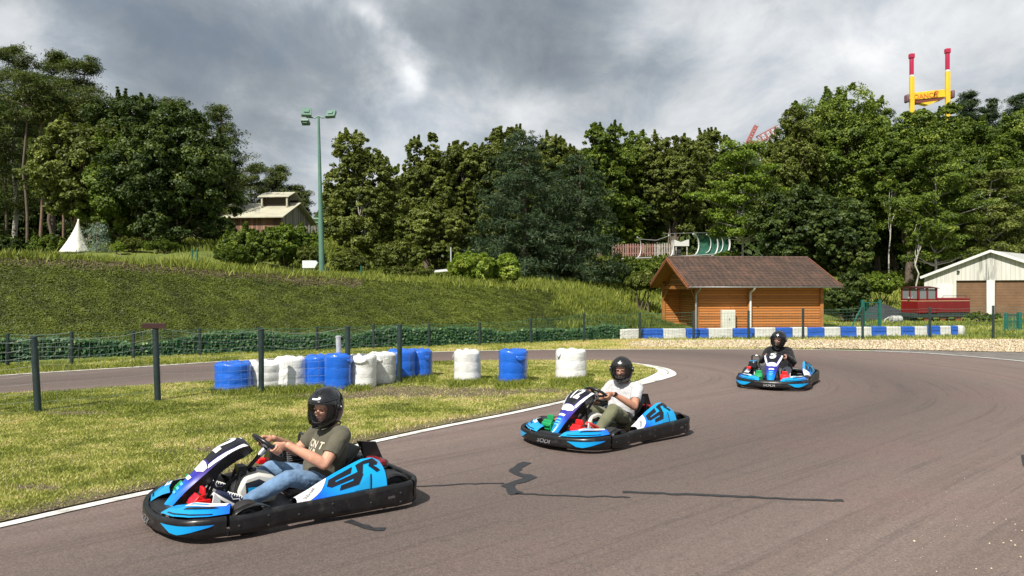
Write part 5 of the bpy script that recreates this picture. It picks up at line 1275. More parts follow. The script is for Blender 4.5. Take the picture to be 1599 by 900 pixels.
# ------------------------------------------------------------------ fairground ride
m_y = mat('ride_yellow', (.80, .55, .03), .4, var=(1, .08)); m_m = mat('ride_magenta', (.48, .02, .07), .45); m_wt = mat('ride_white', (.8, .78, .7), .5)
D = 104.
ride = empty('fairground_ride', P(1451, 330, D)); tag(ride, 'yellow twin column ride with dark red tips above the trees', 'fairground ride')
def RL(px_, py_, dy=0): return P(px_, py_, D) - Vector(ride.location) + Vector((0, dy, 0))
for (x_, t_, w0) in ((1423.5, 83, 1), (1479.5, 75, 1)):
    k_ = D / F
    def seg(py0, py1, wpx, m__, nm):
        a = RL(x_, py0); b_ = RL(x_, py1); MB().m(m__).box((a + b_) / 2, (wpx * k_, wpx * k_, abs(a.z - b_.z))).build(nm, ride, bevel=.05)
    seg(t_ + 1, t_ + 8, 7.0, m_m, 'column_cap'); seg(t_ + 8, t_ + 34, 5.0, m_m, 'column_tip'); seg(t_ + 34, t_ + 37, 5.2, m_wt, 'column_band'); seg(t_ + 37, 345, 5.6, m_y, 'column')
    a = RL(x_ + 3.6, t_ + 37); b_ = RL(x_ + 3.6, 340); MB().m(m_y).box((a + b_) / 2, (1.2 * k_, 2 * k_, abs(a.z - b_.z))).build('guide_rail', ride)
a, b_, c_2, d_ = RL(1426, 144.5), RL(1475, 139), RL(1477, 151), RL(1426, 156)
MB().m(m_y).prism([a, b_, c_2, d_], (0, 1.4, 0)).build('crossbeam', ride, bevel=.05, fixn=True)
MB().m(mat('ride_brown', (.20, .05, .03), .6)).prism([RL(1427, 157.2), RL(1478, 152.2), RL(1470, 156), RL(1432, 161)], (0, 1.2, 0)).build('beam_underside', ride, smooth=False, fixn=True)
MB().m(m_y).prism([RL(1438, 160.6), RL(1467, 155.8), RL(1456, 161), RL(1450, 163.5)], (0, 1.0, 0)).build('gondola_bracket', ride, smooth=False, fixn=True)
for x_, y_ in ((1416, 154), (1486.5, 147.5)):
    a = RL(x_, y_); MB().m(mat('ride_purple', (.16, .08, .10), .6)).box(a, (4.6 * D / F, 1.0, 13 * D / F)).build('counterweight', ride, bevel=.2)
    MB().m(m_y).bar(RL(x_, y_, .1), RL(1423 if x_ < 1450 else 1480, y_ - 2, .1), .3).build('axle', ride)
v, f = text_polys('DANCE', 0, .02, .95); me = MB().m(mat('ride_letter', (.70, .20, .03), .5)); an = math.atan2(5.5, 49)
tc_ = RL(1445, 149.8, -.04); me.add([(tc_.x + p[0] * math.cos(an) - p[1] * math.sin(an), tc_.y, tc_.z + p[0] * math.sin(an) + p[1] * math.cos(an)) for p in v], f)
v, f = text_polys('R', .3, .03, 1.3); tc_ = RL(1460.5, 147, -.04); me.add([(tc_.x + p[0], tc_.y, tc_.z + p[1]) for p in v], f); me.build('lettering', ride, smooth=False)
# red and white crane arms
m_cr = mat('crane_red', (.42, .13, .11), .5); m_cw = mat('crane_white', (.72, .66, .64), .5)
D2 = 100.
def lattice(mb, a, b_, w_, n_, mr, mw):
    a = Vector(a); b_ = Vector(b_); d = (b_ - a).normalized(); s_ = Vector((-d.z, 0, d.x)) * w_ / 2; y_ = Vector((0, w_ / 2, 0))
    mb.m(mr)
    for sg in (s_ + y_, s_ - y_, -s_ + y_, -s_ - y_): mb.bar(a + sg, b_ + sg, .12)
    for i in range(n_):
        p = a.lerp(b_, i / n_); q = a.lerp(b_, (i + 1) / n_); mb.m(mw if i % 2 else mr)
        mb.bar(p + s_ - y_, q - s_ - y_, .09); mb.bar(p - s_ - y_, q + s_ - y_, .09); mb.bar(p + s_ + y_, q - s_ + y_, .09)
cr = empty('ride_crane', P(1186, 330, D2)); tag(cr, 'red and white lattice arms of a ride rising above the bright tree', 'ride arm')
RL2 = lambda a, b_: P(a, b_, D2) - Vector(cr.location)
mb = MB(); lattice(mb, RL2(1168, 222), RL2(1181, 196), .40, 6, m_cr, m_cr); mb.build('raised_arm', cr, smooth=False)
mb = MB(); lattice(mb, RL2(1185, 217), RL2(1215, 201), .9, 8, m_cr, m_cw); mb.build('lattice_arm', cr, smooth=False)
mb = MB(); lattice(mb, RL2(1190, 222), RL2(1214, 210), .6, 6, m_cw, m_cw); mb.build('lower_arm', cr, smooth=False)
mb = MB(); lattice(mb, RL2(1186, 345), RL2(1186, 219), .9, 20, m_cr, m_cw); mb.build('tower', cr, smooth=False)
mb = MB().m(m_cr).bar(RL2(1165, 223), RL2(1190, 221), .25); mb.build('pivot_beam', cr, smooth=False)

# ------------------------------------------------------------------ tepee, spruce, bits
tp = P(118, 403, 38.5); tzg = float(hgt(tp.x, tp.y)); apex = P(122.5, 342, 38.5)
o = empty('tepee', (tp.x, tp.y, tzg)); tag(o, 'white canvas tepee tent on the bank crest', 'tepee')
rows = []; hh = apex.z - tzg; n_ = 40
for i in range(16):
    t = i / 15; r = .72 * (1 - t) ** 1.45 + .025; row = []
    for j in range(n_ + 1):
        a = 6.2832 * j / n_; rr = r * (1 + .05 * math.cos(7 * a) * (1 - t)); row.append((rr * math.cos(a) + (apex.x - tp.x) * t ** 1.0, rr * math.sin(a), hh * t))
    rows.append(row)
m_cv = mat('canvas', (.72, .70, .62), .8, var=(2, .1), bmp=(4, .5, .05)); MB().m(m_cv).grid(rows).build('canvas', o, solid=.01)
MB().m(m_bark).tube([(apex.x - tp.x, 0, hh - .1), (apex.x - tp.x + .02, 0, hh + .05)], .02, 6).build('pole', o)
tree('spruce_tree', 'young blue spruce standing beside the white tepee', 'tree', 151, 345, 402, 46, 37.5, 'blue', trunk_r=.04, leaf=.09, dens=.8)
# sign box, white rail, post
b_ = P(484, 413, 31.5); o = empty('sign_box', (b_.x, b_.y, float(hgt(b_.x, b_.y)))); tag(o, 'white box sign at the foot of the floodlight mast', 'sign')
gz4 = b_.z - o.location.z
MB().m(mat('sign_white', (.74, .76, .76), .5)).prism([(-.33, 0, gz4 - .15), (.20, 0, gz4 - .15), (.33, 0, gz4 + .08), (.24, 0, gz4 + .17), (-.33, 0, gz4 + .17)], (0, .12, 0)).build('panel', o, bevel=.01, fixn=True)
for x_ in (-.28, .15): MB().m(m_pkg).bar((x_, .06, -.1), (x_, .06, gz4 - .1), .05).build('leg', o)
o = empty('white_rail', P(673, 424, 33)); tag(o, 'long white board rail among the bushes on the bank', 'rail')
e1 = P(714, 420, 33) - Vector(o.location); MB().m(MATS['sign_white']).bar((0, 0, 0), e1, .06, .10).build('board', o)
for t in (.1, .9): q = Vector(e1) * t; g2_ = float(hgt(o.location.x + q.x, 33)) - o.location.z; MB().m(m_pkg).bar(q, (q.x, q.y, g2_ - .1), .06).build('post', o)
b_ = P(704.5, 440, 33.5); t_ = P(704, 386, 33.5); o = MB().m(MATS['galvanised']).tube([(0, 0, -.2), (t_.x - b_.x, 0, t_.z - float(hgt(b_.x, b_.y)))], .035, 8).build('slim_pole'); o.location = (b_.x, b_.y, float(hgt(b_.x, b_.y))); tag(o, 'slim grey pole standing behind the white rail', 'pole')
o = empty('pale_rocks', (0, 0, 0)); bpy.data.objects.remove(o)
# short green posts along the crest
for i, (px_, yb, yt, d_) in enumerate([(564, 437, 416, 31), (513, 436, 420, 31), (706, 452, 434, 30), (300, 410, 390, 31), (308, 411, 391, 31)]):
    b_ = P(px_, yb, d_); zg = float(hgt(b_.x, b_.y)); t_ = P(px_, yt, d_).z - zg
    o = MB().m(m_gg).tube([(0, 0, -.1), (0, 0, max(.3, t_))], .035, 8).lathe([(.045, 0), (.045, .02), (.02, .03)], (0, 0, max(.3, t_)), 8).build('crest_post'); o.location = (b_.x, b_.y, zg)
    tag(o, ['short green post at the foot of the birch', 'short green post just right of the floodlight mast', 'short green post left of the lime green bush', 'left one of two green posts in the shade below the dark tree', 'right one of two green posts in the shade below the dark tree'][i], 'post', 'green posts on the bank crest')
# ------------------------------------------------------------------ karts
m_rub = mat('bumper_plastic', (.010, .010, .011), .34, var=(9, .3), bmp=(35, .15, .004), dirt=(6, .54, (.075, .070, .065), .55), spec=.45)
m_tyre = mat('tyre_rubber', (.022, .021, .021), .75, var=(14, .3)); m_blk = mat('black_gloss', (.012, .012, .014), .22, coat=.3)
m_seat2 = mat('plate_black', (.010, .010, .011), .5)
m_seat = mat('seat_black', (.014, .014, .015), .3); m_frm = mat('frame_black', (.02, .02, .022), .4, metal=.3)
m_alu = mat('aluminium', (.62, .62, .62), .32, metal=.9); m_kw = mat('kart_white', (.80, .81, .82), .28, coat=.4)
m_kred = mat('pedal_red', (.72, .012, .014), .35); m_kgr = mat('pedal_green', (.01, .28, .09), .35)
m_cy = mat('cyan_panel', (.0, .29, .62), .25, coat=.4); m_rim = mat('rim_grey', (.35, .35, .36), .35, metal=.7)
m_ltx = mat('letter_black', (.008, .008, .012), .35); m_tank = mat('tank_plastic', (.66, .64, .58), .4); m_engine = mat('engine_grey', (.20, .20, .21), .45, metal=.6, var=(20, .3))
def grad(name, stops, axis=0, lo=0., hi=1., rough=.25, dirv=None):
    """painted colour scheme of a panel: ramp along one object axis"""
    m, nt, b, out = nodes_of(name); tcx = nt.nodes.new('ShaderNodeTexCoord')
    d = nt.nodes.new('ShaderNodeVectorMath'); d.operation = 'DOT_PRODUCT'; nt.links.new(tcx.outputs['Object'], d.inputs[0])
    d.inputs[1].default_value = dirv if dirv else [(1, 0, 0), (0, 1, 0), (0, 0, 1)][axis]
    mr = nt.nodes.new('ShaderNodeMapRange'); mr.inputs[1].default_value = lo; mr.inputs[2].default_value = hi; nt.links.new(d.outputs['Value'], mr.inputs[0])
    f = noise(nt, 26, 4, .6); c = ramp(nt, mr.outputs[0], stops)
    c = mixc(nt, ramp(nt, f, [(.62, (0, 0, 0)), (.75, (.25,) * 3)]), c, (.12, .12, .12))
    nt.links.new(c, b.inputs['Base Color']); b.inputs['Roughness'].default_value = rough; b.inputs['Coat Weight'].default_value = .4; b.inputs['Coat Roughness'].default_value = .1; return m
CY = (.0, .33, .68); BL = (.005, .14, .72); DB = (.012, .03, .36); PU = (.045, .018, .26); BK = (.012, .012, .016)
m_pod = grad('pod_paint', [(0, BL), (.18, (.0, .10, .78)), (.42, (.0, .28, .80)), (.75, CY), (1, (.0, .36, .74))], lo=.02, hi=-.66)
m_nas = grad('fairing_paint', [(0, BK), (.34, (.02, .015, .12)), (.52, PU), (.66, DB), (.80, (.0, .16, .75)), (1, CY)], lo=.34, hi=.90)
m_nose = grad('nose_paint', [(0, (.01, .05, .6)), (.5, (.0, .26, .80)), (1, CY)], lo=.50, hi=.90)
OUTH = [(1.01, 0), (1.0, .16), (.95, .36), (.865, .52), (.75, .60), (.60, .635), (.42, .655), (.18, .640), (-.05, .645), (-.35, .675), (-.65, .700), (-.86, .690), (-.975, .60), (-1.02, .42), (-1.03, 0)]
half = catmull([(a, b_, 0) for a, b_ in OUTH], 8)
full = half + [Vector((p.x, -p.y, 0)) for p in reversed(half[1:-1])]
NF = len(full)
def ztop(p):
    return float(np.interp(p.x, [-1.05, -.7, -.2, .2, .5, .62, .80, .95, 1.03], [.235, .228, .200, .195, .185, .192, .190, .175, .165]))
def band(i0, i1, gap=0):
    rows = []
    for i in range(i0, i1 + 1):
        p = full[i % NF]; a = full[(i - 1) % NF]; c = full[(i + 1) % NF]; t = (c - a).normalized(); n_ = Vector((t.y, -t.x, 0))
        if n_.dot(p) < 0: n_ = -n_
        z1 = ztop(p); zb = .035 + (.010 if p.x > .8 else 0)
        wob = .006 * math.sin(i * .9)
        prof = [(-.07, zb + .02), (-.03, zb), (-.004, zb + .01), (.006, zb + .05), (.0 + wob * .3, (zb + z1) * .5), (.006, z1 - .035), (.0, z1 - .010), (-.014, z1), (-.035, z1 - .004), (-.045, z1 - .02), (-.045, z1 - .07)]
        rows.append([(p.x + n_.x * o, p.y + n_.y * o, z) for o, z in prof])
    return rows
def surf_panel(mb, S, nu=14, nv=8, flip=False): mb.grid([[S(i / nu, j / nv) for j in range(nv + 1)] for i in range(nu + 1)], flip=flip)
def decal(mb, S, pts, off=.004, sub=6):
    """polygon given in panel coordinates, laid on the panel surface"""
    q = []
    for i, a in enumerate(pts):
        b_ = pts[(i + 1) % len(pts)]; n_ = max(1, int(math.hypot(b_[0] - a[0], b_[1] - a[1]) * 14))
        for j in range(n_): q.append((a[0] + (b_[0] - a[0]) * j / n_, a[1] + (b_[1] - a[1]) * j / n_))
    bm = bmesh.new(); vs = [bm.verts.new((u, v, 0)) for u, v in q]; bm.faces.new(vs); bmesh.ops.triangulate(bm, faces=bm.faces)
    refine(bm, .055)
    bm.verts.ensure_lookup_table(); bm.verts.index_update()
    mb.add([lift(S, v.co.x, v.co.y, off) for v in bm.verts], [tuple(v.index for v in f.verts) for f in bm.faces]); bm.free()
def lift(S, u, v, off):
    e = .01; p = Vector(S(u, v)); du = Vector(S(u + e, v)) - p; dv = Vector(S(u, v + e)) - p; n_ = du.cross(dv).normalized()
    if n_.dot(S.out) < 0: n_ = -n_
    return tuple(p + n_ * off)
class Surf:
    def __init__(s, f, out): s.f = f; s.out = Vector(out)
    def __call__(s, u, v): return s.f(u, v)
def text_on(mb, S, txt, uc, vc, su, sv, rot=0, shear=.2, off=.006, bold=.02):
    v, f = fine_text(txt, shear, bold); c_, s_ = math.cos(rot), math.sin(rot)
    mb.add([lift(S, uc + (p[0] * c_ - p[1] * s_) * su, vc + (p[0] * s_ + p[1] * c_) * sv, off) for p in v], f)
def pod_surf(sd):
    # u: front tip -> rear ; v: outer lower edge -> inner upper edge
    def f(u, v):
        x = .06 - .74 * u
        yo = .60 + .035 * u; zo = .188 + .025 * u
        zi = float(np.interp(u, [0, .18, .5, .8, .92, 1], [.205, .245, .34, .422, .425, .39])); yi = float(np.interp(u, [0, .3, .7, 1], [.50, .455, .43, .44]))
        xs_ = x + v * float(np.interp(u, [0, .5, 1], [.0, .01, -.02]))
        b_ = math.sin(math.pi * v) * (.022 + .012 * u)
        return (xs_, sd * (yo + (yi - yo) * v + b_), zo + (zi - zo) * v + b_ * .7)
    return Surf(f, (0, sd, .6))
def fairing_surf():
    cp = catmull([(.905, 0, .150), (.86, 0, .215), (.77, 0, .32), (.64, 0, .44), (.51, 0, .56), (.39, 0, .63), (.295, 0, .638)], 10)
    def f(u, v):
        q = u * (len(cp) - 1); i = min(int(max(q, 0)), len(cp) - 2); p = cp[i].lerp(cp[i + 1], q - i)
        w_ = float(np.interp(u, [0, .06, .2, .45, .7, .85, .95, 1], [.018, .035, .060, .095, .150, .165, .155, .125])); s_ = (v - .5) * 2
        return (p.x - abs(s_) ** 2.2 * .02, s_ * w_, p.z - abs(s_) ** 2.0 * .045 + .0)
    return Surf(f, (.5, 0, .8)), cp
def nose_surf(sd):
    # low wing beside the fairing: u centre -> outside/back, v: front/lower -> rear/upper
    def f(u, v):
        a = [(.945, .18), (.905, .36), (.825, .485), (.71, .565), (.57, .60)]; b__ = [(.80, .20), (.785, .30), (.74, .38), (.66, .44), (.53, .50)]
        t = min(max(u, 0), 1) * 4; i = min(int(t), 3); g_ = t - i
        pa = (a[i][0] + (a[i + 1][0] - a[i][0]) * g_, a[i][1] + (a[i + 1][1] - a[i][1]) * g_); pb_ = (b__[i][0] + (b__[i + 1][0] - b__[i][0]) * g_, b__[i][1] + (b__[i + 1][1] - b__[i][1]) * g_)
        za = float(np.interp(u, [0, .4, 1], [.172, .188, .200])); zb = float(np.interp(u, [0, .5, 1], [.215, .262, .245]))
        return (pa[0] + (pb_[0] - pa[0]) * v, sd * (pa[1] + (pb_[1] - pa[1]) * v), za + (zb - za) * v + .012 * math.sin(math.pi * v))
    return Surf(f, (.3, sd * .3, 1))
def make_kart(label, number, loc, yaw):
    K = empty('go_kart', loc, yaw); K.scale = (1.05, 1.05, 1); tag(K, label, 'go-kart', 'go-karts on the track')
    # chassis
    mb = MB().m(m_frm)
    for s_ in (-1, 1):
        mb.tube([(.80, s_ * .10, .09), (.74, s_ * .20, .08), (.35, s_ * .28, .075), (-.2, s_ * .33, .075), (-.85, s_ * .33, .09), (-.92, s_ * .28, .10)], .016, 8)
    for x_ in (.74, .35, -.1, -.62, -.9): mb.tube([(x_, -.32, .08), (x_, .32, .08)], .016, 8)
    mb.build('chassis', K)
    MB().m(mat('tray_alu', (.25, .25, .26), .5, metal=.6, var=(20, .3))).box((.36, 0, .055), (.90, .60, .008)).build('floor_tray', K)
    # protective bumpers
    n8 = 8
    fi = 5 * n8; ri = 11 * n8
    MB().m(m_rub).grid(band(-fi + 0, fi - 0)).build('front_bumper', K, angle=60)
    MB().m(m_rub).grid(band(fi + 1, ri + 2)).build('side_bumper', K, angle=60)
    MB().m(m_rub).grid(band(ri + 3, NF - ri - 3)).build('rear_bumper', K, angle=60)
    MB().m(m_rub).grid(band(NF - ri - 2, NF - fi - 1)).build('side_bumper', K, angle=60)
    # bumper bolts, wear plates, side logo
    mb = MB().m(mat('bolt_dark', (.10, .10, .10), .35, metal=.7))
    for i in (44, 52, 60, 68, 76, 84, 100):
        for sg in (i, NF - i):
            p = full[sg]; t = (full[(sg + 1) % NF] - full[sg - 1]).normalized(); n_ = Vector((t.y, -t.x, 0)); n_ = n_ if n_.dot(p) > 0 else -n_
            for z_ in ((.075, .150) if i % 16 == 4 else (.11,)): mb.lathe([(.010, 0), (.009, .004), (.004, .006)], p + n_ * .004 + Vector((0, 0, z_)), 8, M=n_.to_track_quat('Z', 'Y').to_matrix())
    mb.build('bolts', K)
    def bs(s0, s1):
        def f(u, v):
            q = s0 + (s1 - s0) * u; i = int(math.floor(q)); g_ = q - i; p = full[i % NF].lerp(full[(i + 1) % NF], g_)
            t = (full[(i + 1) % NF] - full[(i - 1) % NF]).normalized(); n_ = Vector((t.y, -t.x, 0)); n_ = n_ if n_.dot(p) > 0 else -n_
            return (p.x + n_.x * .007, p.y + n_.y * .007, .045 + (ztop(p) - .075) * v)
        return f
    for s0, s1 in ((78, 84), (NF - 78, NF - 84)):
        S = Surf(bs(s0, s1), (0, 1 if s0 < NF / 2 else -1, 0)); mb = MB().m(mat('worn_print', (.16, .16, .165), .5)); text_on(mb, S, 'SODI', .5, .55, -.14 if s0 > NF / 2 else .14, .17, shear=0, off=.004); 
        mb.build('bumper_lettering', K, smooth=False)
    # front bumper blue flashes and centre badge
    for sd in (1, -1):
        a0, a1 = (14, 36) if sd > 0 else (NF - 14, NF - 36)
        S = Surf(bs(a0, a1), (.6, sd * .6, 0)); mb = MB().m(m_nose)
        decal(mb, S, [(.0, .92), (1.0, .86), (.92, .74), (.34, .26), (.20, .34)], off=.003); mb.build('bumper_flash', K, smooth=False)
    mb = MB().m(m_rub); mb.grid([[(1.016 - .06 * v / 4 - (y_ * y_) * .5, y_, .055 + .030 * v + (.010 if v in (1, 2) else 0)) for v in range(5)] for y_ in np.linspace(-.14, .14, 9)]); mb.build('nose_plate', K, solid=.01, angle=60)
    mb = MB().m(mat('worn_print', (.16, .16, .165), .5)); v, f = text_polys('SODI', 0, .01); mb.add([(1.022 - (p[0] * .09) ** 2 * .5 - p[1] * .030, -p[0] * -.09, .098 + p[1] * .06) for p in v], f); mb.build('nose_lettering', K, smooth=False)
    # nose wings
    for sd in (1, -1):
        S = nose_surf(sd); mb = MB().m(m_nose); surf_panel(mb, S, 16, 8, flip=sd < 0)
        mb.m(m_kw); decal(mb, S, [(.30, .68), (.95, .60), (.98, .96), (.35, .98)], off=.004)
        mb.m(m_blk); decal(mb, S, [(.34, .40), (.88, .44), (.80, .58), (.40, .55)], off=.005); decal(mb, S, [(.10, .10), (.80, .06), (.80, .12), (.12, .17)], off=.005)
        mb.m(m_cy); decal(mb, S, [(.40, .76), (.78, .74), (.70, .86), (.44, .87)], off=.007)
        mb.build('nose_wing', K, angle=40)
        # black apron between wing and floor
        MB().m(m_rub).grid([[S(u / 10, 1.0) for u in range(11)], [(S(u / 10, 1.0)[0] - .03, S(u / 10, 1.0)[1] * .97, .08) for u in range(11)]]).build('wing_skirt', K)
    mb = MB().m(m_rub); mb.grid([[(.975 - .02 * abs(i - 4) / 4, (i - 4) * .052, .165), (.90, (i - 4) * .050, .185), (.80, (i - 4) * .05, .17), (.74, (i - 4) * .05, .10)] for i in range(9)]); mb.build('nose_cover', K, solid=.01)
    # steering fairing with number
    S, cp = fairing_surf(); mb = MB().m(m_nas); surf_panel(mb, S, 40, 12)
    for s_ in (0, 1):
        top_ = [S(i / 40, s_) for i in range(41)]; low = [(p[0] - .03, p[1] * .90, p[2] - float(np.interp(i / 40, [0, .15, .5, .85, 1], [.01, .045, .085, .085, .05]))) for i, p in enumerate(top_)]
        mb.m(m_blk).grid([top_, low])
    e_ = [S(1, j / 12) for j in range(13)]; mb.m(m_blk).grid([e_, [(p[0] - .02, p[1] * .92, p[2] - .05) for p in e_]])
    # white chevron frame, number plate, small marks
    mb.m(m_ltx); decal(mb, S, [(.575, .22), (.575, .78), (.94, .90), (.985, .80), (.985, .20), (.94, .10)], off=.003)
    mb.m(m_kw)
    decal(mb, S, [(.51, .10), (.475, .30), (.475, .70), (.51, .90), (.548, .90), (.562, .70), (.562, .30), (.548, .10)], off=.005)
    for f_ in (0, 1):
        g_ = lambda u, v: (u, v if f_ else 1 - v)
        decal(mb, S, [g_(.548, .93), g_(.568, .84), g_(.80, .93), (g_(.93, .89)), g_(.965, .99), g_(.80, .995), g_(.66, .985)], off=.005)
    decal(mb, S, [(.955, .38), (.955, .62), (.975, .62), (.975, .38)], off=.006)
    def num_on(txt, uc, vc, su, sv): 
        v, f = fine_text(txt, .0, .045); mb.add([lift(S, uc + p[1] * su, vc + p[0] * sv, .007) for p in v], f)
    num_on(number, .765, .5, .32, .74 if len(number) < 2 else .46)
    decal(mb, S, [(.395, .28), (.395, .72), (.425, .76), (.425, .24)], off=.005)
    mb.m(mat('sky_print', (.10, .45, .85), .3))
    for k_ in range(3): decal(mb, S, [(.25 + .042 * k_, .30), (.25 + .042 * k_, .70), (.272 + .042 * k_, .72), (.272 + .042 * k_, .28)], off=.005)
    mb.build('front_fairing', K, angle=40)
    MB().m(m_frm).tube([(.46, 0, .54), (.30, 0, .50)], .018, 8).tube([(.62, .05, .10), (.52, .04, .32), (.44, .03, .52)], .012, 8).tube([(.62, -.05, .10), (.52, -.04, .32), (.44, -.03, .52)], .012, 8).build('fairing_bracket', K)
    # side pods with lettering
    for sd in (1, -1):
        S = pod_surf(sd); mb = MB().m(m_pod); surf_panel(mb, S, 30, 10, flip=sd > 0)
        rear = [S(1, j / 10) for j in range(11)]; mb.m(m_pod).grid([rear, [(p[0] - .015, p[1] - sd * .02, max(.12, p[2] - .20)) for p in rear]])
        inn = [S(i / 30, 1) for i in range(31)]; mb.m(m_blk).grid([inn, [(p[0], p[1] - sd * .02, .14) for p in inn]])
        mb.m(m_kw); decal(mb, S, [(-.01, .0), (.13, .0), (.27, .42), (.40, .98), (.0, .99)], off=.003)
        mb.m(m_ltx); W_ = lambda a, b_: (a, b_)
        # heavy slanted strokes
        decal(mb, S, [(.345, .52), (.40, .80), (.68, .86), (.635, .66), (.455, .62), (.445, .55), (.70, .60), (.755, .48), (.68, .20), (.46, .16), (.49, .34), (.63, .37), (.645, .44), (.385, .38)], off=.005)
        decal(mb, S, [(.715, .86), (.915, .95), (.955, .82), (.93, .70), (.885, .68), (.945, .50), (.90, .44), (.835, .68), (.86, .80), (.79, .78), (.735, .42), (.69, .34), (.705, .62)], off=.005)
        decal(mb, S, [(.80, .0), (.815, .0), (.84, .40), (.825, .42)], off=.004)
        mb.m(m_cy); decal(mb, S, [(.62, .02), (.79, .01), (.815, .36), (.78, .34)], off=.0035)
        mb.m(m_ltx); text_on(mb, S, 'SODI KART', .185, .55, .075 * (-sd), .105, rot=(.55 if sd < 0 else -.55) + (math.pi if sd > 0 else 0), shear=0, off=.006) if False else None
        # small line of lettering running along the white tip
        v, f = fine_text('SODI KART', .0, .01, .25); 
        A0 = (.07, .22); A1 = (.24, .80)
        du_, dv_ = A1[0] - A0[0], A1[1] - A0[1]
        def mp_(p): 
            a = p[0] / 5.2 + .5; a = a if sd > 0 else a
            b_ = p[1] * .055
            a = (1 - a) if sd < 0 else a
            return lift(S, A0[0] + du_ * a - b_ * 1.0, A0[1] + dv_ * a + b_ * 1.6, .0095)
        mb.add([mp_(p) for p in v], f)
        mb.build('side_pod', K, angle=40)
    # seat
    rows = []; spine = [(-.06, .10, .160, .03), (-.16, .075, .180, .06), (-.28, .065, .195, .10), (-.42, .08, .205, .15), (-.52, .13, .21, .18), (-.59, .22, .212, .16), (-.635, .32, .205, .10), (-.67, .405, .185, .04), (-.69, .45, .16, .02)]
    sp = catmull([(a, b_, 0) for a, b_, _, _ in spine], 3)
    for i, p in enumerate(sp):
        t = i / (len(sp) - 1) * 8; k_ = min(int(t), 7); g_ = t - k_; w_ = spine[k_][2] * (1 - g_) + spine[k_ + 1][2] * g_; h_ = spine[k_][3] * (1 - g_) + spine[k_ + 1][3] * g_
        tn = (sp[min(i + 1, len(sp) - 1)] - sp[max(i - 1, 0)]).normalized(); nx_, nz_ = (tn.y, -tn.x)
        if nz_ < 0 and i < 12: nx_, nz_ = -nx_, -nz_
        if nx_ < 0: nx_, nz_ = abs(nx_), abs(nz_)
        row = []
        for j in range(15):
            s_ = (j / 14 - .5) * 2; lift_ = abs(s_) ** 3.2 * h_ ; y_ = s_ * w_ * (1.0 + .06 * abs(s_))
            row.append((p.x + nx_ * lift_, y_, p.y + nz_ * lift_))
        rows.append(row)
    MB().m(m_seat).grid(rows).build('seat', K, solid=.012, angle=60)
    MB().m(m_frm).tube([(-.56, .21, .09), (-.64, .22, .26), (-.68, .17, .38)], .012, 8).tube([(-.56, -.21, .09), (-.64, -.22, .26), (-.68, -.17, .38)], .012, 8).build('seat_stay', K)
    # rear plate and roll hoop
    wd_ = Vector((-.77, .64, 0)) * .085; b0 = Vector((-.88, .02, .26)); t0 = Vector((-.79, .02, .475)); MB().m(m_seat2).prism([b0 - wd_, b0 + wd_, t0 + wd_, t0 - wd_], (.010, .012, 0)).build('rear_plate', K, bevel=.003, fixn=True)
    MB().m(m_frm).tube([(-.80, .12, .10), (-.86, .06, .20), (-.87, .04, .32)], .012, 8).tube([(-.80, -.10, .10), (-.86, -.04, .20), (-.87, .00, .32)], .012, 8).build('plate_stay', K)
    # wheels
    for x_, y_, r_, w_ in ((.42, .50, .125, .12), (.42, -.50, .125, .12), (-.77, .49, .135, .17), (-.77, -.49, .135, .17)):
        M_ = Euler((R(90), 0, 0)).to_matrix(); prof = []
        for i in range(17):
            a = -math.pi / 2 + math.pi * i / 16; prof.append((r_ - .028 + .028 * max(0, math.cos(a)) ** .45, math.sin(a) * w_ / 2))
        prof = [(.065, -w_ / 2 + .012), (.09, -w_ / 2)] + prof + [(.09, w_ / 2), (.065, w_ / 2 - .012)]
        wl = MB().m(m_tyre).lathe(prof, (x_, y_, r_ + .002), 32, M=M_).build('wheel', K, angle=50)
        MB().m(m_rim).lathe([(.03, -w_ / 2 + .02), (.068, -w_ / 2 + .004), (.070, -w_ / 2 + .02), (.070, w_ / 2 - .02), (.068, w_ / 2 - .004), (.03, w_ / 2 - .02)], (x_, y_, r_ + .002), 24, M=M_).build('rim', wl)
    MB().m(m_frm).tube([(-.77, -.53, .137), (-.77, .53, .137)], .016, 10).build('rear_axle', K)
    MB().m(m_frm).tube([(.42, -.45, .127), (.42, -.30, .10), (.42, .30, .10), (.42, .45, .127)], .014, 8).tube([(.44, -.42, .14), (.40, 0, .16), (.44, .42, .14)], .008, 6).build('steering_rods', K)
    for sd in (1, -1):
        rows = []
        for i in range(13):
            a = R(-5) + R(165) * i / 12; rows.append([(-.77 + .165 * math.cos(a), sd * y_, .125 + .165 * math.sin(a)) for y_ in (.40, .43, .50, .58, .605)])
            rows[-1][0] = (rows[-1][0][0], rows[-1][0][1], rows[-1][0][2] - .015); rows[-1][-1] = (rows[-1][-1][0], rows[-1][-1][1], rows[-1][-1][2] - .02)
        mb = MB().m(m_rub).grid(rows, flip=sd < 0); mb.build('rear_mudguard', K, solid=.006, angle=50)
        # front wheel guard lip
        rows = []
        for i in range(9):
            a = R(35) + R(110) * i / 8; rows.append([(.40 + .18 * math.cos(a), sd * y_, .10 + .145 * math.sin(a) * .9) for y_ in (.545, .60, .628)])
        MB().m(m_rub).grid(rows, flip=sd < 0).build('front_mudguard', K, solid=.005, angle=50)
    # steering wheel
    wc = Vector((.09, 0, .548)); ax = Vector((-.68, 0, .73)).normalized(); e1 = Vector((0, 1, 0)); e2 = ax.cross(e1)
    rim = []
    for i in range(41):
        a = 2 * math.pi * i / 40; f_ = 1 - .10 * max(0, math.sin(a)) ** 4 if True else 1; rim.append(wc + e1 * math.cos(a) * .158 + e2 * math.sin(a) * .140 * f_)
    sw = MB().m(m_seat).tube(rim, .018, 10, caps=False).build('steering_wheel', K)
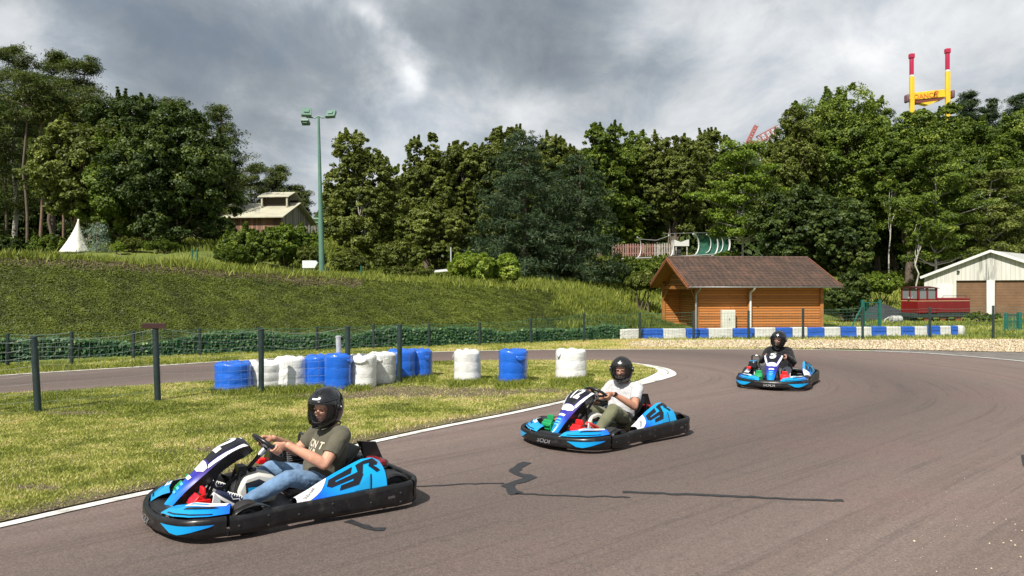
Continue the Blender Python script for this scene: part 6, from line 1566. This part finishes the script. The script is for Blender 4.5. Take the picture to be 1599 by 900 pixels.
    mb = MB().m(m_blk); 
    for a in (R(0), R(180), R(-90)): mb.bar(wc - ax * .02, wc - ax * .0 + e1 * math.cos(a) * .155 + e2 * math.sin(a) * .14, .035, .012, up=ax)
    mb.build('spokes', sw)
    MB().m(m_kw).lathe([(.05, -.012), (.052, .01), (.045, .016), (.02, .017)], wc - ax * .012, 20, M=ax.to_track_quat('Z', 'Y').to_matrix()).build('hub_badge', sw)
    MB().m(m_frm).tube([wc - ax * .02, wc - ax * .22, (.56, 0, .16)], [.022, .016, .012], 10).build('steering_column', K)
    MB().m(m_alu).tube([wc - ax * .04, wc - ax * .10], [.028, .024], 12).build('column_clamp', K)
    # column frame bracket and fuel tank
    MB().m(m_frm).bar((.31, -.06, .37), (.31, .06, .37), .06, .08).tube([(.42, .12, .09), (.33, .06, .38)], .013, 8).tube([(.42, -.12, .09), (.33, -.06, .38)], .013, 8).build('column_support', K)
    tk = MB().m(m_tank); prof = [(.36, .09), (.37, .22), (.31, .33), (.20, .35), (.06, .30), (.03, .20), (.06, .09)]
    tk.prism([(a, -.12, b_) for a, b_ in prof], (0, .24, 0)); tk = tk.build('fuel_tank', K, bevel=.025, fixn=True)
    for sd in (1, -1):
        MB().m(m_blk).prism([(.30, sd * .122, .14), (.31, sd * .122, .28), (.20, sd * .122, .30), (.12, sd * .122, .25), (.14, sd * .122, .14)], (0, sd * .006, 0)).build('tank_recess', tk, smooth=False, fixn=True)
        MB().m(m_cy).prism([(.285, sd * .129, .16), (.29, sd * .129, .24), (.15, sd * .129, .235), (.155, sd * .129, .16)], (0, sd * .003, 0)).build('tank_label', tk, smooth=False, fixn=True)
    MB().m(m_blk).lathe([(.035, 0), (.035, .025), (.02, .03)], (.22, .0, .35), 16).build('tank_cap', tk)
    # pedals with toe guards
    for sd, mm, nm in ((1, m_kred, 'brake_pedal'), (-1, m_kgr, 'throttle_pedal')):
        mb = MB().m(mm); y_ = sd * .225; hw_ = .068
        mb.prism([(.575, y_ - hw_, .09), (.69, y_ - hw_, .10), (.755, y_ - hw_, .23), (.70, y_ - hw_, .285), (.60, y_ - hw_, .19)], (0, hw_ * 2, 0))
        mb.box((.66, y_, .305), (.026, .115, .06), taper=.8); mb.box((.68, y_ + hw_, .19), (.12, .014, .12)); mb.box((.68, y_ - hw_, .19), (.12, .014, .12))
        for q_ in (0, .33, .66, 1): mb.box((.735 + .02 * q_ - .04 * (q_ > .8), y_, .13 + .13 * q_), (.03, .12, .014))
        mb.build(nm, K, bevel=.006, fixn=True)
        MB().m(m_alu).tube([(.66, y_, .06), (.68, y_, .11)], .010, 8).build('pedal_arm', K)
    MB().m(m_kw).prism([(.52, .300, .08), (.555, .300, .24), (.60, .305, .30), (.64, .305, .09)], (0, .012, 0)).build('heel_guard', K, bevel=.004, fixn=True)
    MB().m(m_kw).prism([(.52, -.300, .08), (.555, -.300, .24), (.60, -.305, .30), (.64, -.305, .09)], (0, -.012, 0)).build('heel_guard', K, bevel=.004, fixn=True)
    # engine on the driver's right
    eng = MB().m(m_engine); eng.box((-.30, -.42, .20), (.30, .20, .16))
    for i in range(6): eng.box((-.30, -.42, .30 + .018 * i), (.20, .17 - .008 * i, .009))
    eng = eng.build('engine', K, bevel=.008)
    MB().m(m_blk).box((-.12, -.44, .36), (.16, .18, .14), taper=.8).build('air_box', eng, bevel=.02)
    MB().m(m_cy).box((-.12, -.44, .433), (.10, .12, .012)).build('air_box_label', eng, bevel=.003)
    MB().m(m_kred).box((-.02, -.50, .30), (.08, .08, .05)).build('fuel_filter', eng, bevel=.01)
    MB().m(m_blk).tube([(-.36, -.50, .36), (-.37, -.50, .50), (-.37, -.48, .52), (-.37, -.37, .52), (-.37, -.35, .50), (-.36, -.35, .36)], .014, 8).build('lifting_handle', eng)
    MB().m(m_engine).tube([(-.44, -.40, .24), (-.60, -.36, .27), (-.78, -.30, .28), (-.90, -.1, .27), (-.90, .15, .27)], [.025, .03, .05, .05, .045], 12).build('exhaust', eng)
    MB().m(mat('muffler_red', (.20, .015, .02), .4)).box((-.84, .10, .30), (.08, .30, .06)).build('rear_box', K, bevel=.015)
    return K
# ------------------------------------------------------------------ drivers
def skin_mat(name, col):
    if name in MATS: return MATS[name]
    m, nt, b, out = nodes_of(name); f = noise(nt, 18, 5, .6); g = noise(nt, 90, 3, .6)
    nt.links.new(ramp(nt, f, [(.3, tuple(c * .80 for c in col)), (.7, tuple(min(1, c * 1.12) for c in col))]), b.inputs['Base Color'])
    b.inputs['Roughness'].default_value = .48; b.inputs['Subsurface Weight'].default_value = .12; b.inputs['Subsurface Radius'].default_value = (.02, .008, .004); b.inputs['Subsurface Scale'].default_value = .5
    bump(nt, b, g, .12, .002); MATS[name] = m; return m
def cloth(name, col, sc=30, st=.6, var=.22):
    if name in MATS: return MATS[name]
    m, nt, b, out = nodes_of(name); f = noise(nt, 6, 6, .65); g = noise(nt, sc, 5, .7, None, .6); w_ = noise(nt, 420, 2, .5)
    nt.links.new(ramp(nt, f, [(.3, tuple(c * (1 - var) for c in col)), (.7, tuple(min(1, c * (1 + var)) for c in col))]), b.inputs['Base Color'])
    b.inputs['Roughness'].default_value = .88; b.inputs['Specular IOR Level'].default_value = .2; b.inputs['Sheen Weight'].default_value = .15
    bump(nt, b, math_(nt, 'ADD', g, math_(nt, 'MULTIPLY', w_, .15)), st, .012); MATS[name] = m; return m
m_helm = mat('helmet_black', (.010, .010, .012), .16, coat=.6, dirt=(20, .62, (.05, .05, .05), .4), var=(8, .2)); m_matte = mat('helmet_matte', (.016, .016, .018), .38, var=(8, .2))
m_vis = nodes_of('visor_clear'); m_, nt, b, out = m_vis; m_vis = m_
tr = nt.nodes.new('ShaderNodeBsdfTransparent'); tr.inputs[0].default_value = (.97, .97, .97, 1); gl = nt.nodes.new('ShaderNodeBsdfGlossy'); gl.inputs['Roughness'].default_value = .06; gl.inputs['Color'].default_value = (.9, .9, .9, 1)
fr = nt.nodes.new('ShaderNodeFresnel'); fr.inputs[0].default_value = 1.45; mx = nt.nodes.new('ShaderNodeMixShader'); nt.links.new(fr.outputs[0], mx.inputs[0]); nt.links.new(tr.outputs[0], mx.inputs[1]); nt.links.new(gl.outputs[0], mx.inputs[2]); nt.links.new(mx.outputs[0], out.inputs[0])
m_eye = mat('eye_dark', (.02, .015, .012), .2); m_lip = mat('lip', (.34, .12, .10), .5); m_sole = mat('shoe_sole', (.74, .74, .72), .6); 
def ball(mb, c, r, n=14, M=None):
    rx, ry, rz = r if hasattr(r, '__len__') else (r, r, r); c = Vector(c); rows = []
    for i in range(n // 2 + 1):
        th = math.pi * i / (n // 2); row = []
        for j in range(n + 1):
            ph = 2 * math.pi * j / n; v = Vector((rx * math.sin(th) * math.cos(ph), ry * math.sin(th) * math.sin(ph), rz * math.cos(th)))
            if M is not None: v = M @ v
            row.append(c + v)
        rows.append(row)
    mb.grid(rows); return mb
def chain(mb, pts, r, n=14, sm=4):
    """rounded tapered limb through pts"""
    q = catmull(pts, sm); rr = np.interp(np.linspace(0, len(pts) - 1, len(q)), range(len(pts)), r)
    mb.tube(q, list(rr), n=n); ball(mb, q[0], rr[0] * .995, n); ball(mb, q[-1], rr[-1] * .995, n)
def rings(mb, secs, n=26):
    """body volume through elliptical sections: (centre, half width y, half depth, tilt)"""
    vs = []; k = len(secs)
    for (c, wy, dp, tl) in secs:
        for j in range(n):
            a = 2 * math.pi * j / n; ca, sa = math.cos(a), math.sin(a)
            x_ = dp * math.copysign(abs(ca) ** .85, ca); y_ = wy * math.copysign(abs(sa) ** .85, sa)
            vs.append((c[0] + x_ * math.cos(tl), c[1] + y_, c[2] + x_ * math.sin(tl)))
    fs = [(i * n + j, i * n + (j + 1) % n, (i + 1) * n + (j + 1) % n, (i + 1) * n + j) for i in range(k - 1) for j in range(n)] + [tuple(reversed(range(n))), tuple(range((k - 1) * n, k * n))]
    mb.add(vs, fs)
def hand(mb, C, T, B, Nn, sd, wr):
    """hand gripping the rim at C. T along rim (towards index finger side), B towards the driver, Nn away from wheel centre"""
    C = Vector(C); T = Vector(T).normalized(); B = Vector(B).normalized(); Nn = Vector(Nn).normalized(); R0 = .0285
    kn = []
    for k_, (off, ln, fr_) in enumerate(((.031, .95, .0092), (.010, 1.05, .0096), (-.011, .98, .0092), (-.031, .82, .0082))):
        base = C + T * off; cir = lambda a, rr=R0: base + (B * math.cos(R(a)) + Nn * math.sin(R(a))) * rr
        a0 = 38; pts = [cir(a0, R0 + .006), cir(a0 + 45 * ln, R0 + .005), cir(a0 + 95 * ln, R0 + .001), cir(a0 + 140 * ln, R0 - .001), cir(a0 + 178 * ln, R0 - .002)]
        chain(mb, pts, [fr_ * 1.08, fr_ * 1.05, fr_, fr_ * .95, fr_ * .85], 10, 3); kn.append(pts[0])
    wr = Vector(wr); 
    # palm: flattened block from wrist to knuckles
    pm = [(wr, .026, .020), (wr.lerp((kn[1] + kn[2]) / 2, .45), .038, .017), ((kn[1] + kn[2]) / 2, .041, .014)]
    vs = []; n = 14
    for (c, ww, tt) in pm:
        d = ((kn[1] + kn[2]) / 2 - wr).normalized(); t_ = (T - d * T.dot(d)).normalized(); u_ = d.cross(t_)
        for j in range(n):
            a = 2 * math.pi * j / n; vs.append(c + t_ * ww * math.cos(a) + u_ * tt * math.sin(a))
    mb.add(vs, [(i * n + j, i * n + (j + 1) % n, (i + 1) * n + (j + 1) % n, (i + 1) * n + j) for i in range(2) for j in range(n)] + [tuple(reversed(range(n))), tuple(range(2 * n, 3 * n))])
    # thumb from the index side of the palm, over the driver side of the rim
    p0 = wr.lerp(kn[0], .35) + T * .012; chain(mb, [p0, C + T * .046 + B * .040 + Nn * .004, C + T * .040 + B * .024 - Nn * .016, C + T * .026 + B * .012 - Nn * .027], [.0155, .0125, .011, .0095], 10, 3)
def make_driver(K, label, o):
    g = lambda k_, d: o.get(k_, d)
    skin = skin_mat(g('skin_name', 'skin'), g('skin', (.52, .27, .18))); tz = g('torso', 0.0); sc = g('bulk', 1.0)
    base = Vector((-.40, 0, .17)); lean = Vector((-.02 + g('lean', 0), 0, .48)); nb = base + Vector((-.075 + g('lean', 0), g('neck_y', 0), .485 + g('rise', 0)))
    hc = nb + Vector(g('head_off', (.075, 0, .165))); sh_y = .185 * sc
    sho = {s_: nb + Vector((.005, s_ * sh_y, -.055)) for s_ in (1, -1)}
    wc = Vector((.09, 0, .548)); ax = Vector((-.68, 0, .73)).normalized(); e1 = Vector((0, 1, 0)); e2 = ax.cross(e1)
    ga = g('grip', {1: R(8), -1: R(172)}); grip = {}; tang = {}; wr = {}; elb = {}
    for s_ in (1, -1):
        a = ga[s_]; rp = wc + e1 * math.cos(a) * .158 + e2 * math.sin(a) * .140; grip[s_] = rp
        t_ = (-e1 * math.sin(a) + e2 * math.cos(a)).normalized(); tang[s_] = t_ if t_.z > 0 else -t_
        nn_ = (rp - wc).normalized(); wr[s_] = rp + ax * .085 + nn_ * .018 - tang[s_] * .025
        eo = g('elbow', {1: (.20, .11, -.21), -1: (.20, -.11, -.21)})[s_]; elb[s_] = sho[s_] + Vector(eo)
    hip = {s_: base + Vector((.02, s_ * .095, -.02)) for s_ in (1, -1)}
    knee = g('knee', {1: (.0, .205, .290), -1: (.0, -.205, .290)}); ank = g('ankle', {1: (.40, .220, .135), -1: (.40, -.220, .135)})
    # body: one continuous surface
    mb = MB().m(skin)
    rings(mb, [(base + Vector((0, 0, -.09)), .13 * sc, .10, 0), (base, .155 * sc, .115, 0), (base + (nb - base) * .35, .145 * sc, .105, 0), (base + (nb - base) * .70, .165 * sc, .115, 0), (base + (nb - base) * .92, .135 * sc, .085, 0), (nb, .065, .06, 0)])
    chain(mb, [nb - Vector((0, 0, .03)), nb + (hc - nb) * .55], [.062, .058])
    hm = Euler((0, g('nod', R(8)), g('turn', 0))).to_matrix() @ Euler((g('roll', 0), 0, 0)).to_matrix()
    HP = lambda x_, y_, z_: hc + hm @ Vector((x_, y_, z_))
    ball(mb, HP(-.01, 0, .035), (.095, .076, .095), 24, hm); ball(mb, HP(.022, 0, -.03), (.066, .060, .085), 22, hm); ball(mb, HP(.045, 0, -.085), (.036, .036, .026), 16, hm)
    chain(mb, [HP(.082, 0, .012), HP(.098, 0, -.008), HP(.112, 0, -.026)], [.010, .012, .0145], 10, 3)
    for s_ in (1, -1):
        ball(mb, HP(.062, s_ * .034, -.028), (.026, .024, .022), 14, hm); ball(mb, HP(.074, s_ * .028, .022), (.020, .026, .011), 12, hm); ball(mb, HP(.096, s_ * .012, -.028), .008, 10)
        ball(mb, HP(-.012, s_ * .080, -.005), (.016, .008, .028), 12, hm)
        chain(mb, [sho[s_], sho[s_].lerp(elb[s_], .5), elb[s_]], [.056 * sc, .052 * sc, .044 * sc])
        w0 = wr[s_]; chain(mb, [elb[s_], elb[s_].lerp(w0, .32) + Vector((0, s_ * .006, .004)), w0.lerp(elb[s_], .06)], [.044 * sc, .046 * sc, .0285])
        hand(mb, grip[s_], tang[s_], ax, (grip[s_] - wc), s_, wr[s_])
        chain(mb, [hip[s_], knee[s_]], [.085, .055]); chain(mb, [knee[s_], Vector(knee[s_]).lerp(Vector(ank[s_]), .35), ank[s_]], [.055, .052, .036])
    for s_ in (1, -1): ball(mb, HP(.084, s_ * .016, -.062), (.010, .016, .006), 10, hm)
    P_ = remeshed(mb, 'person', g('voxel', .0055), 2); P_.matrix_world = K.matrix_world.copy(); P_.location = K.location; P_.rotation_euler = K.rotation_euler; P_.scale = K.scale
    tag(P_, label, 'person', 'drivers in the karts')
    # eyes / beard under the visor
    mb = MB().m(m_eye)
    for s_ in (1, -1): ball(mb, HP(.0785, s_ * .029, .002), (.006, .012, .0055), 10, hm); 
    mb.build('eyes', P_)
    mb = MB().m(mat('eyebrow_dark', (.03, .02, .015), .8))
    for s_ in (1, -1): chain(mb, [HP(.090, s_ * .014, .018), HP(.088, s_ * .032, .023), HP(.074, s_ * .048, .017)], [.003, .0038, .0025], 6, 3)
    mb.build('eyebrows', P_)
    if g('beard', None):
        mb = MB().m(mat('beard_dark', g('beard', (.03, .02, .015)), .9)); 
        chain(mb, [HP(.030, .066, -.040), HP(.058, .045, -.082), HP(.080, 0, -.100), HP(.058, -.045, -.082), HP(.030, -.066, -.040)], [.010, .018, .022, .018, .010], 10, 4)
        chain(mb, [HP(.060, .044, -.070), HP(.080, .034, -.052), HP(.096, .0, -.045), HP(.080, -.034, -.052), HP(.060, -.044, -.070)], [.012, .009, .008, .009, .012], 8, 4); chain(mb, [HP(.066, .030, -.082), HP(.090, 0, -.082), HP(.066, -.030, -.082)], [.016, .016, .016], 8, 4); chain(mb, [HP(.030, .066, -.025), HP(.058, .050, -.062)], [.007, .010], 8, 3); chain(mb, [HP(.030, -.066, -.025), HP(.058, -.050, -.062)], [.007, .010], 8, 3); remeshed(mb, 'beard', .004, 1, parent=P_)
    # shirt
    shm = g('shirt_mat', None); mb = MB().m(shm); fat = g('fat', 0.0)
    ft = .016
    rings(mb, [(base + Vector((.0, 0, -.07)), .14 * sc + ft, .115 + ft + fat * .6, 0), (base + Vector((.02, 0, .02)), .165 * sc + ft, .13 + ft + fat, 0), (base + (nb - base) * .30 + Vector((.02, 0, 0)), .158 * sc + ft, .122 + ft + fat, 0), (base + (nb - base) * .62, .172 * sc + ft, .125 + ft + fat * .3, 0), (base + (nb - base) * .86, .155 * sc + ft, .098 + ft, 0), (base + (nb - base) * .99, .085 + ft * .5, .068 + ft * .4, 0)])
    for s_ in (1, -1):
        L_ = g('sleeve', .62); end = sho[s_].lerp(elb[s_], L_)
        if L_ > 1: # long sleeve
            w0 = wr[s_].lerp(elb[s_], .10); chain(mb, [nb + Vector((0, s_ * .08, -.05)), sho[s_], sho[s_].lerp(elb[s_], .5), elb[s_]], [.066, .070 * sc, .064 * sc, .058 * sc]); chain(mb, [elb[s_], elb[s_].lerp(w0, .4), w0], [.062 * sc, .062 * sc, .048])
        else:
            q = [nb + Vector((0, s_ * .07, -.05)), sho[s_] + Vector((0, s_ * .004, .004)), sho[s_].lerp(elb[s_], L_ * .5) + Vector((0, 0, -.004)), end + Vector((0, 0, -.006))]; mb.tube(catmull(q, 4), list(np.interp(np.linspace(0, 3, 13), range(4), [.060, .072 * sc, .070 * sc, .069 * sc])), n=18)
    remeshed(mb, 'shirt' if g('sleeve', .62) < 1 else 'jumper', .0075, 3, disp=(.11, .022), parent=P_)
    if g('collar', True):
        pts = []; mb = MB().m(g('collar_mat', shm))
        for i in range(21):
            a = 2 * math.pi * i / 20; pts.append(nb + Vector((.078 * math.cos(a) + .008, .086 * math.sin(a), .002 - .024 * math.cos(a))))
        mb.tube(pts, .0065, 8, caps=False); mb.build('collar', P_)
    if g('print', None):
        # lettering printed on the chest
        tx, colr = g('print', None); mb = MB().m(mat('chest_print_' + tx[0].lower(), colr, .8)); 
        sh_o = [c for c in P_.children if c.name.startswith('shirt')][0]
        from mathutils.bvhtree import BVHTree
        bv = BVHTree.FromPolygons([v.co for v in sh_o.data.vertices], [tuple(p.vertices) for p in sh_o.data.polygons])
        for (t_, zc, sy, sz) in g('print_lines', []):
            v, f = text_polys(t_, 0, .02); vv = []; ok = True
            for p in v:
                orig = Vector((.4, p[0] * sy, nb.z - zc + p[1] * sz)); hit = bv.ray_cast(orig, Vector((-1, 0, 0)))
                vv.append((hit[0] + hit[1] * .003) if hit[0] is not None else Vector((-.28, orig.y, orig.z)))
            mb.add(vv, f)
        mb.build('chest_print', P_, smooth=False)
    # trousers
    mb = MB().m(g('trouser_mat', None))
    rings(mb, [(base + Vector((0, 0, -.115)), .14 * sc, .12, 0), (base + Vector((.01, 0, -.04)), .17 * sc, .14, 0), (base + Vector((.0, 0, .05)), .155 * sc, .125, 0)])
    for s_ in (1, -1):
        k_ = Vector(knee[s_]); a_ = Vector(ank[s_]); h_ = hip[s_]
        chain(mb, [h_, h_.lerp(k_, .5) + Vector((0, 0, .01)), k_], [.105, .092, .070 + g('loose', 0)]); 
        d_ = (a_ - k_); pts = catmull([k_, k_ + d_ * .35 + Vector((0, 0, -.008)), k_ + d_ * .75, a_ - d_ * .02], 4); mb.tube(pts, list(np.interp(np.linspace(0, 3, 13), range(4), [.069 + g('loose', 0), .066 + g('loose', 0), .054 + g('loose', 0), .050 + g('loose', 0)])), n=18)
    remeshed(mb, 'trousers', .0075, 3, disp=(.10, .022), parent=P_)
    # shoes
    for s_ in (1, -1):
        a_ = Vector(ank[s_]); d = Vector((math.cos(R(38)), 0, math.sin(R(38)))); u_ = Vector((-d.z, 0, d.x)); y_ = Vector((0, 1, 0)); heel = a_ + Vector((-.035, 0, -.055)) ; n = 16
        secs = [(.0, .030, .010, .075), (.03, .036, .004, .085), (.10, .037, .0, .072), (.17, .042, .0, .055), (.22, .042, .0, .044), (.26, .034, .004, .034), (.285, .012, .01, .022)]
        vs = []
        for (l_, w_, z0, z1) in secs:
            for j in range(n):
                an = 2 * math.pi * j / n; zz2 = (z0 + z1) / 2 + (z1 - z0) / 2 * math.sin(an); ww = w_ * math.copysign(abs(math.cos(an)) ** .7, math.cos(an)); vs.append(heel + d * l_ + y_ * ww + u_ * (zz2 + .022))
        mb = MB().m(g('shoe_mat', None)); mb.add(vs, [(i * n + j, i * n + (j + 1) % n, (i + 1) * n + (j + 1) % n, (i + 1) * n + j) for i in range(6) for j in range(n)] + [tuple(reversed(range(n))), tuple(range(6 * n, 7 * n))]); 
        so_ = mb.build('shoe', P_, fixn=True, sub=1)
        vs = []
        for (l_, w_, z0, z1) in secs:
            for j in range(n):
                an = 2 * math.pi * j / n; vs.append(heel + d * (l_ * 1.02 - .003) + y_ * (w_ * 1.10 * math.copysign(abs(math.cos(an)) ** .5, math.cos(an))) + u_ * (.012 + .014 * math.copysign(abs(math.sin(an)) ** .5, math.sin(an))))
        MB().m(g('sole_mat', m_sole)).add(vs, [(i * n + j, i * n + (j + 1) % n, (i + 1) * n + (j + 1) % n, (i + 1) * n + j) for i in range(6) for j in range(n)] + [tuple(reversed(range(n))), tuple(range(6 * n, 7 * n))]).build('sole', so_, fixn=True)
        if g('laces', False):
            mb = MB().m(m_sole)
            for i in range(6):
                l_ = .085 + .020 * i; zt_ = float(np.interp(l_, [.1, .17, .22], [.074, .057, .046])) + .024; c = heel + d * l_ + u_ * zt_
                mb.tube([c - y_ * .030 - u_ * .012, c - y_ * .015 + d * .004, c + y_ * .015 - d * .004, c + y_ * .030 - u_ * .012], .0042, 6)
            for sg in (-1, 1): mb.tube([heel + d * q + y_ * sg * .040 + u_ * z__ for q, z__ in ((.06, .05), (.10, .075), (.14, .05), (.17, .065))], .0035, 6)
            mb.build('laces', so_)
    # helmet
    hmat = g('helmet_mat', m_helm); rows = []; NU, NV = 64, 44; sc_h = g('helm_scale', 1.12)
    def hp(th, ph, ex=0.0):
        # th from top 0 to pi, ph azimuth (0 = face)
        cx_, sx_ = math.cos(ph), math.sin(ph); st, ct = math.sin(th), math.cos(th)
        rx = .150 if cx_ > 0 else .168; rx2 = rx; rz = .152 if ct > 0 else .192
        x_ = rx2 * st * cx_; y_ = .128 * st * sx_; z_ = rz * ct
        if ct < 0 and cx_ > 0: x_ += .052 * min(1, -ct * 2.2) * max(0, cx_) ** 1.5 * (1 - max(0, -ct - .62) * 1.6)
        if ct > .1: z_ += .006
        s_ = sc_h + ex
        return HP(x_ * s_ - .030, y_ * s_, z_ * s_ + .014)
    def op(th, ph, grow=0.0):
        ph = (ph + math.pi) % (2 * math.pi) - math.pi; el = math.pi / 2 - th
        return (abs(ph / (R(72) + grow)) ** 3.2 + abs((el - R(-5)) / (R(26) + grow)) ** 3.2) < 1
    V = []; Fc = []; TH1 = R(143)
    for i in range(NV + 1):
        for j in range(NU): V.append(hp(.001 + TH1 * i / NV, 2 * math.pi * j / NU))
    for i in range(NV):
        for j in range(NU):
            if op(TH1 * (i + .5) / NV, 2 * math.pi * (j + .5) / NU): continue
            Fc.append((i * NU + j, (i + 1) * NU + j, (i + 1) * NU + (j + 1) % NU, i * NU + (j + 1) % NU))
    he = MB().m(hmat).add(V, Fc).build('helmet', P_, solid=.022, angle=50)
    V2 = []; F2 = []
    for i in range(NV + 1):
        for j in range(NU): V2.append(hp(.001 + TH1 * i / NV, 2 * math.pi * j / NU, -.15))
    for i in range(NV):
        for j in range(NU):
            ph_ = (2 * math.pi * (j + .5) / NU + math.pi) % (2 * math.pi) - math.pi; el_ = math.pi / 2 - TH1 * (i + .5) / NV
            if abs(ph_ / R(47)) ** 3 + abs((el_ + R(6)) / R(27)) ** 3 < 1: continue
            F2.append((i * NU + j, (i + 1) * NU + j, (i + 1) * NU + (j + 1) % NU, i * NU + (j + 1) % NU))
    MB().m(mat('helmet_liner', (.035, .035, .038), .9, bmp=(60, .5, .004))).add(V2, F2).build('liner', he, solid=.008, angle=50)
    # padding inside rim, visor, pivots, vents, badge
    ring = []
    for i in range(49):
        a = 2 * math.pi * i / 48; ph = (R(72)) * math.copysign(abs(math.cos(a)) ** .625, math.cos(a)); el = R(-5) + R(26) * math.copysign(abs(math.sin(a)) ** .625, math.sin(a)); ring.append(hp(math.pi / 2 - el, ph, -.004))
    MB().m(mat('rubber_trim', (.02, .02, .02), .6)).tube(ring, .0065, 8, caps=False).build('visor_seal', he)
    vs = [];
    up_ = g('visor_up', 0)
    for i in range(13):
        el = R(27 + up_) - R(56) * i / 12
        vs.append([hp(math.pi / 2 - el, R(-84) + R(168) * j / 30, .035) for j in range(31)])
    MB().m(m_vis).grid(vs).build('visor', he)
    # dark visor frame strip along upper edge
    MB().m(hmat).grid([[hp(math.pi / 2 - R(e__ + up_), R(-86) + R(172) * j / 30, .037 + .006 * (k_ == 1)) for j in range(31)] for k_, e__ in enumerate((29, 26, 22))]).build('visor_brow', he, solid=.004)
    for s_ in (1, -1):
        c = hp(math.pi / 2 - R(2), s_ * R(86), .03); n_ = hm @ Vector((0, s_, 0)); MB().m(m_matte).lathe([(.034, -.004), (.034, .010), (.026, .014), (.012, .015)], c, 20, M=n_.to_track_quat('Z', 'Y').to_matrix()).build('visor_pivot', he)
        MB().m(m_alu).lathe([(.010, .0), (.009, .004)], c + n_ * .014, 12, M=n_.to_track_quat('Z', 'Y').to_matrix()).build('pivot_screw', he)
    S = Surf(lambda u, v: tuple(hp(math.pi / 2 - R(32 + 10 * v), R(-22 + 44 * u), .008)), tuple(hm @ Vector((1, 0, .4))))
    mb = MB().m(m_kw)
    sx0, sx1 = g('badge_span', (.18, .78)); 
    if g('badge', 'bar') == 'bar': decal(mb, S, [(sx0, .05), (sx1, .05), (sx1, .55), (sx0, .55)], off=.004)
    else:
        decal(mb, S, [(.25, .0), (.70, .0), (.78, .45), (.20, .45)], off=.004); decal(mb, S, [(.38, .85), (.62, 1.0), (.62, 1.35), (.38, 1.2)], off=.004)
    mb.build('badge', he, smooth=False)
    for s_ in (-1, 1):
        c = hp(math.pi / 2 - R(58), s_ * R(14), .01); MB().m(m_matte).box(c, (.035, .018, .008), M=hm @ Euler((0, R(25), 0)).to_matrix()).build('vent', he, bevel=.003)
    c = hp(math.pi / 2 + R(40), 0, .012); MB().m(m_matte).box(c, (.012, .06, .020), M=hm @ Euler((0, R(25), 0)).to_matrix()).build('chin_vent', he, bevel=.003)
    if g('watch', False):
        s_ = 1; a = wr[s_].lerp(elb[s_], .10); d = (elb[s_] - wr[s_]).normalized(); mb = MB().m(mat('watch_black', (.01, .01, .012), .3)); mb.lathe([(.030, -.012), (.034, -.010), (.034, .010), (.030, .012)], a, 20, M=d.to_track_quat('Z', 'Y').to_matrix())
        side = Vector((0, 1, .3)).normalized(); side = (side - d * side.dot(d)).normalized(); mb.box(a + side * .035, (.038, .036, .012), M=Matrix((d, side.cross(d) * -1, side)).transposed()); mb.build('wristwatch', P_, bevel=.003)
    return P_
# ------------------------------------------------------------------ placing the karts and their drivers
KP = [((-2.05, 6.495, .0), 216.8), ((1.15, 9.55, .0), 223.5), ((5.28, 14.78, .0), 243.5)]
K1 = make_kart('nearest blue and black go-kart with a white 2 on its fairing', '2', (KP[0][0][0], KP[0][0][1], .012), R(KP[0][1]))
K2 = make_kart('middle blue and black go-kart with a white 12 on its fairing', '12', (KP[1][0][0], KP[1][0][1], .012), R(KP[1][1]))
K3 = make_kart('farthest go-kart coming head on with a white 5 on its fairing', '5', (KP[2][0][0], KP[2][0][1], .012), R(KP[2][1]))
bpy.context.view_layer.update()
c_olive = cloth('olive_tshirt', (.105, .098, .070)); c_jean = cloth('blue_denim', (.15, .25, .40), 22, .5, .35); c_grey = cloth('light_grey_tshirt', (.50, .50, .51)); c_khaki = cloth('khaki_trousers', (.17, .175, .105), 20, .5); c_black = cloth('black_jumper', (.018, .018, .020)); c_dkjean = cloth('dark_denim', (.035, .045, .065), 22, .5)
s_navy = mat('shoe_navy', (.012, .02, .06), .7, var=(20, .3)); s_coral = mat('shoe_coral', (.62, .07, .05), .6, var=(20, .2)); s_tan = mat('shoe_tan', (.42, .28, .16), .7, var=(20, .2)); s_soled = mat('sole_coral', (.70, .10, .08), .6)
D1 = make_driver(K1, 'driver in olive printed t-shirt, blue jeans and glossy black helmet looking down', dict(skin=(.64, .33, .22), shirt_mat=c_olive, trouser_mat=c_jean, shoe_mat=s_navy, laces=True, bulk=1.10, fat=.03, turn=R(34), nod=R(9), print=('V', (.72, .62, .48)), print_lines=[('VON T', .150, .088, .085), ('V R', .225, .10, .10)], sleeve=.66, badge_span=(.12, .80)))
D2 = make_driver(K2, 'bearded driver in light grey t-shirt, khaki trousers and black watch', dict(skin=(.50, .25, .16), skin_name='skin_tan', shirt_mat=c_grey, trouser_mat=c_khaki, shoe_mat=s_coral, sole_mat=s_soled, bulk=1.04, helm_scale=1.08, turn=R(28), nod=R(2), beard=(.02, .014, .010), watch=True, knee={1: (.0, .19, .37), -1: (.02, -.19, .33)}, ankle={1: (.36, .225, .14), -1: (.40, -.225, .14)}, helmet_mat=m_matte, badge='logo', loose=.008))
D3 = make_driver(K3, 'driver in black jumper and dark trousers leaning in the farthest kart', dict(skin=(.58, .33, .25), skin_name='skin_pale', shirt_mat=c_black, trouser_mat=c_dkjean, shoe_mat=s_tan, sleeve=1.5, turn=R(-8), nod=R(6), roll=R(-10), neck_y=-.01, rise=.04, head_off=(.09, .0, .16), badge='logo', voxel=.007))
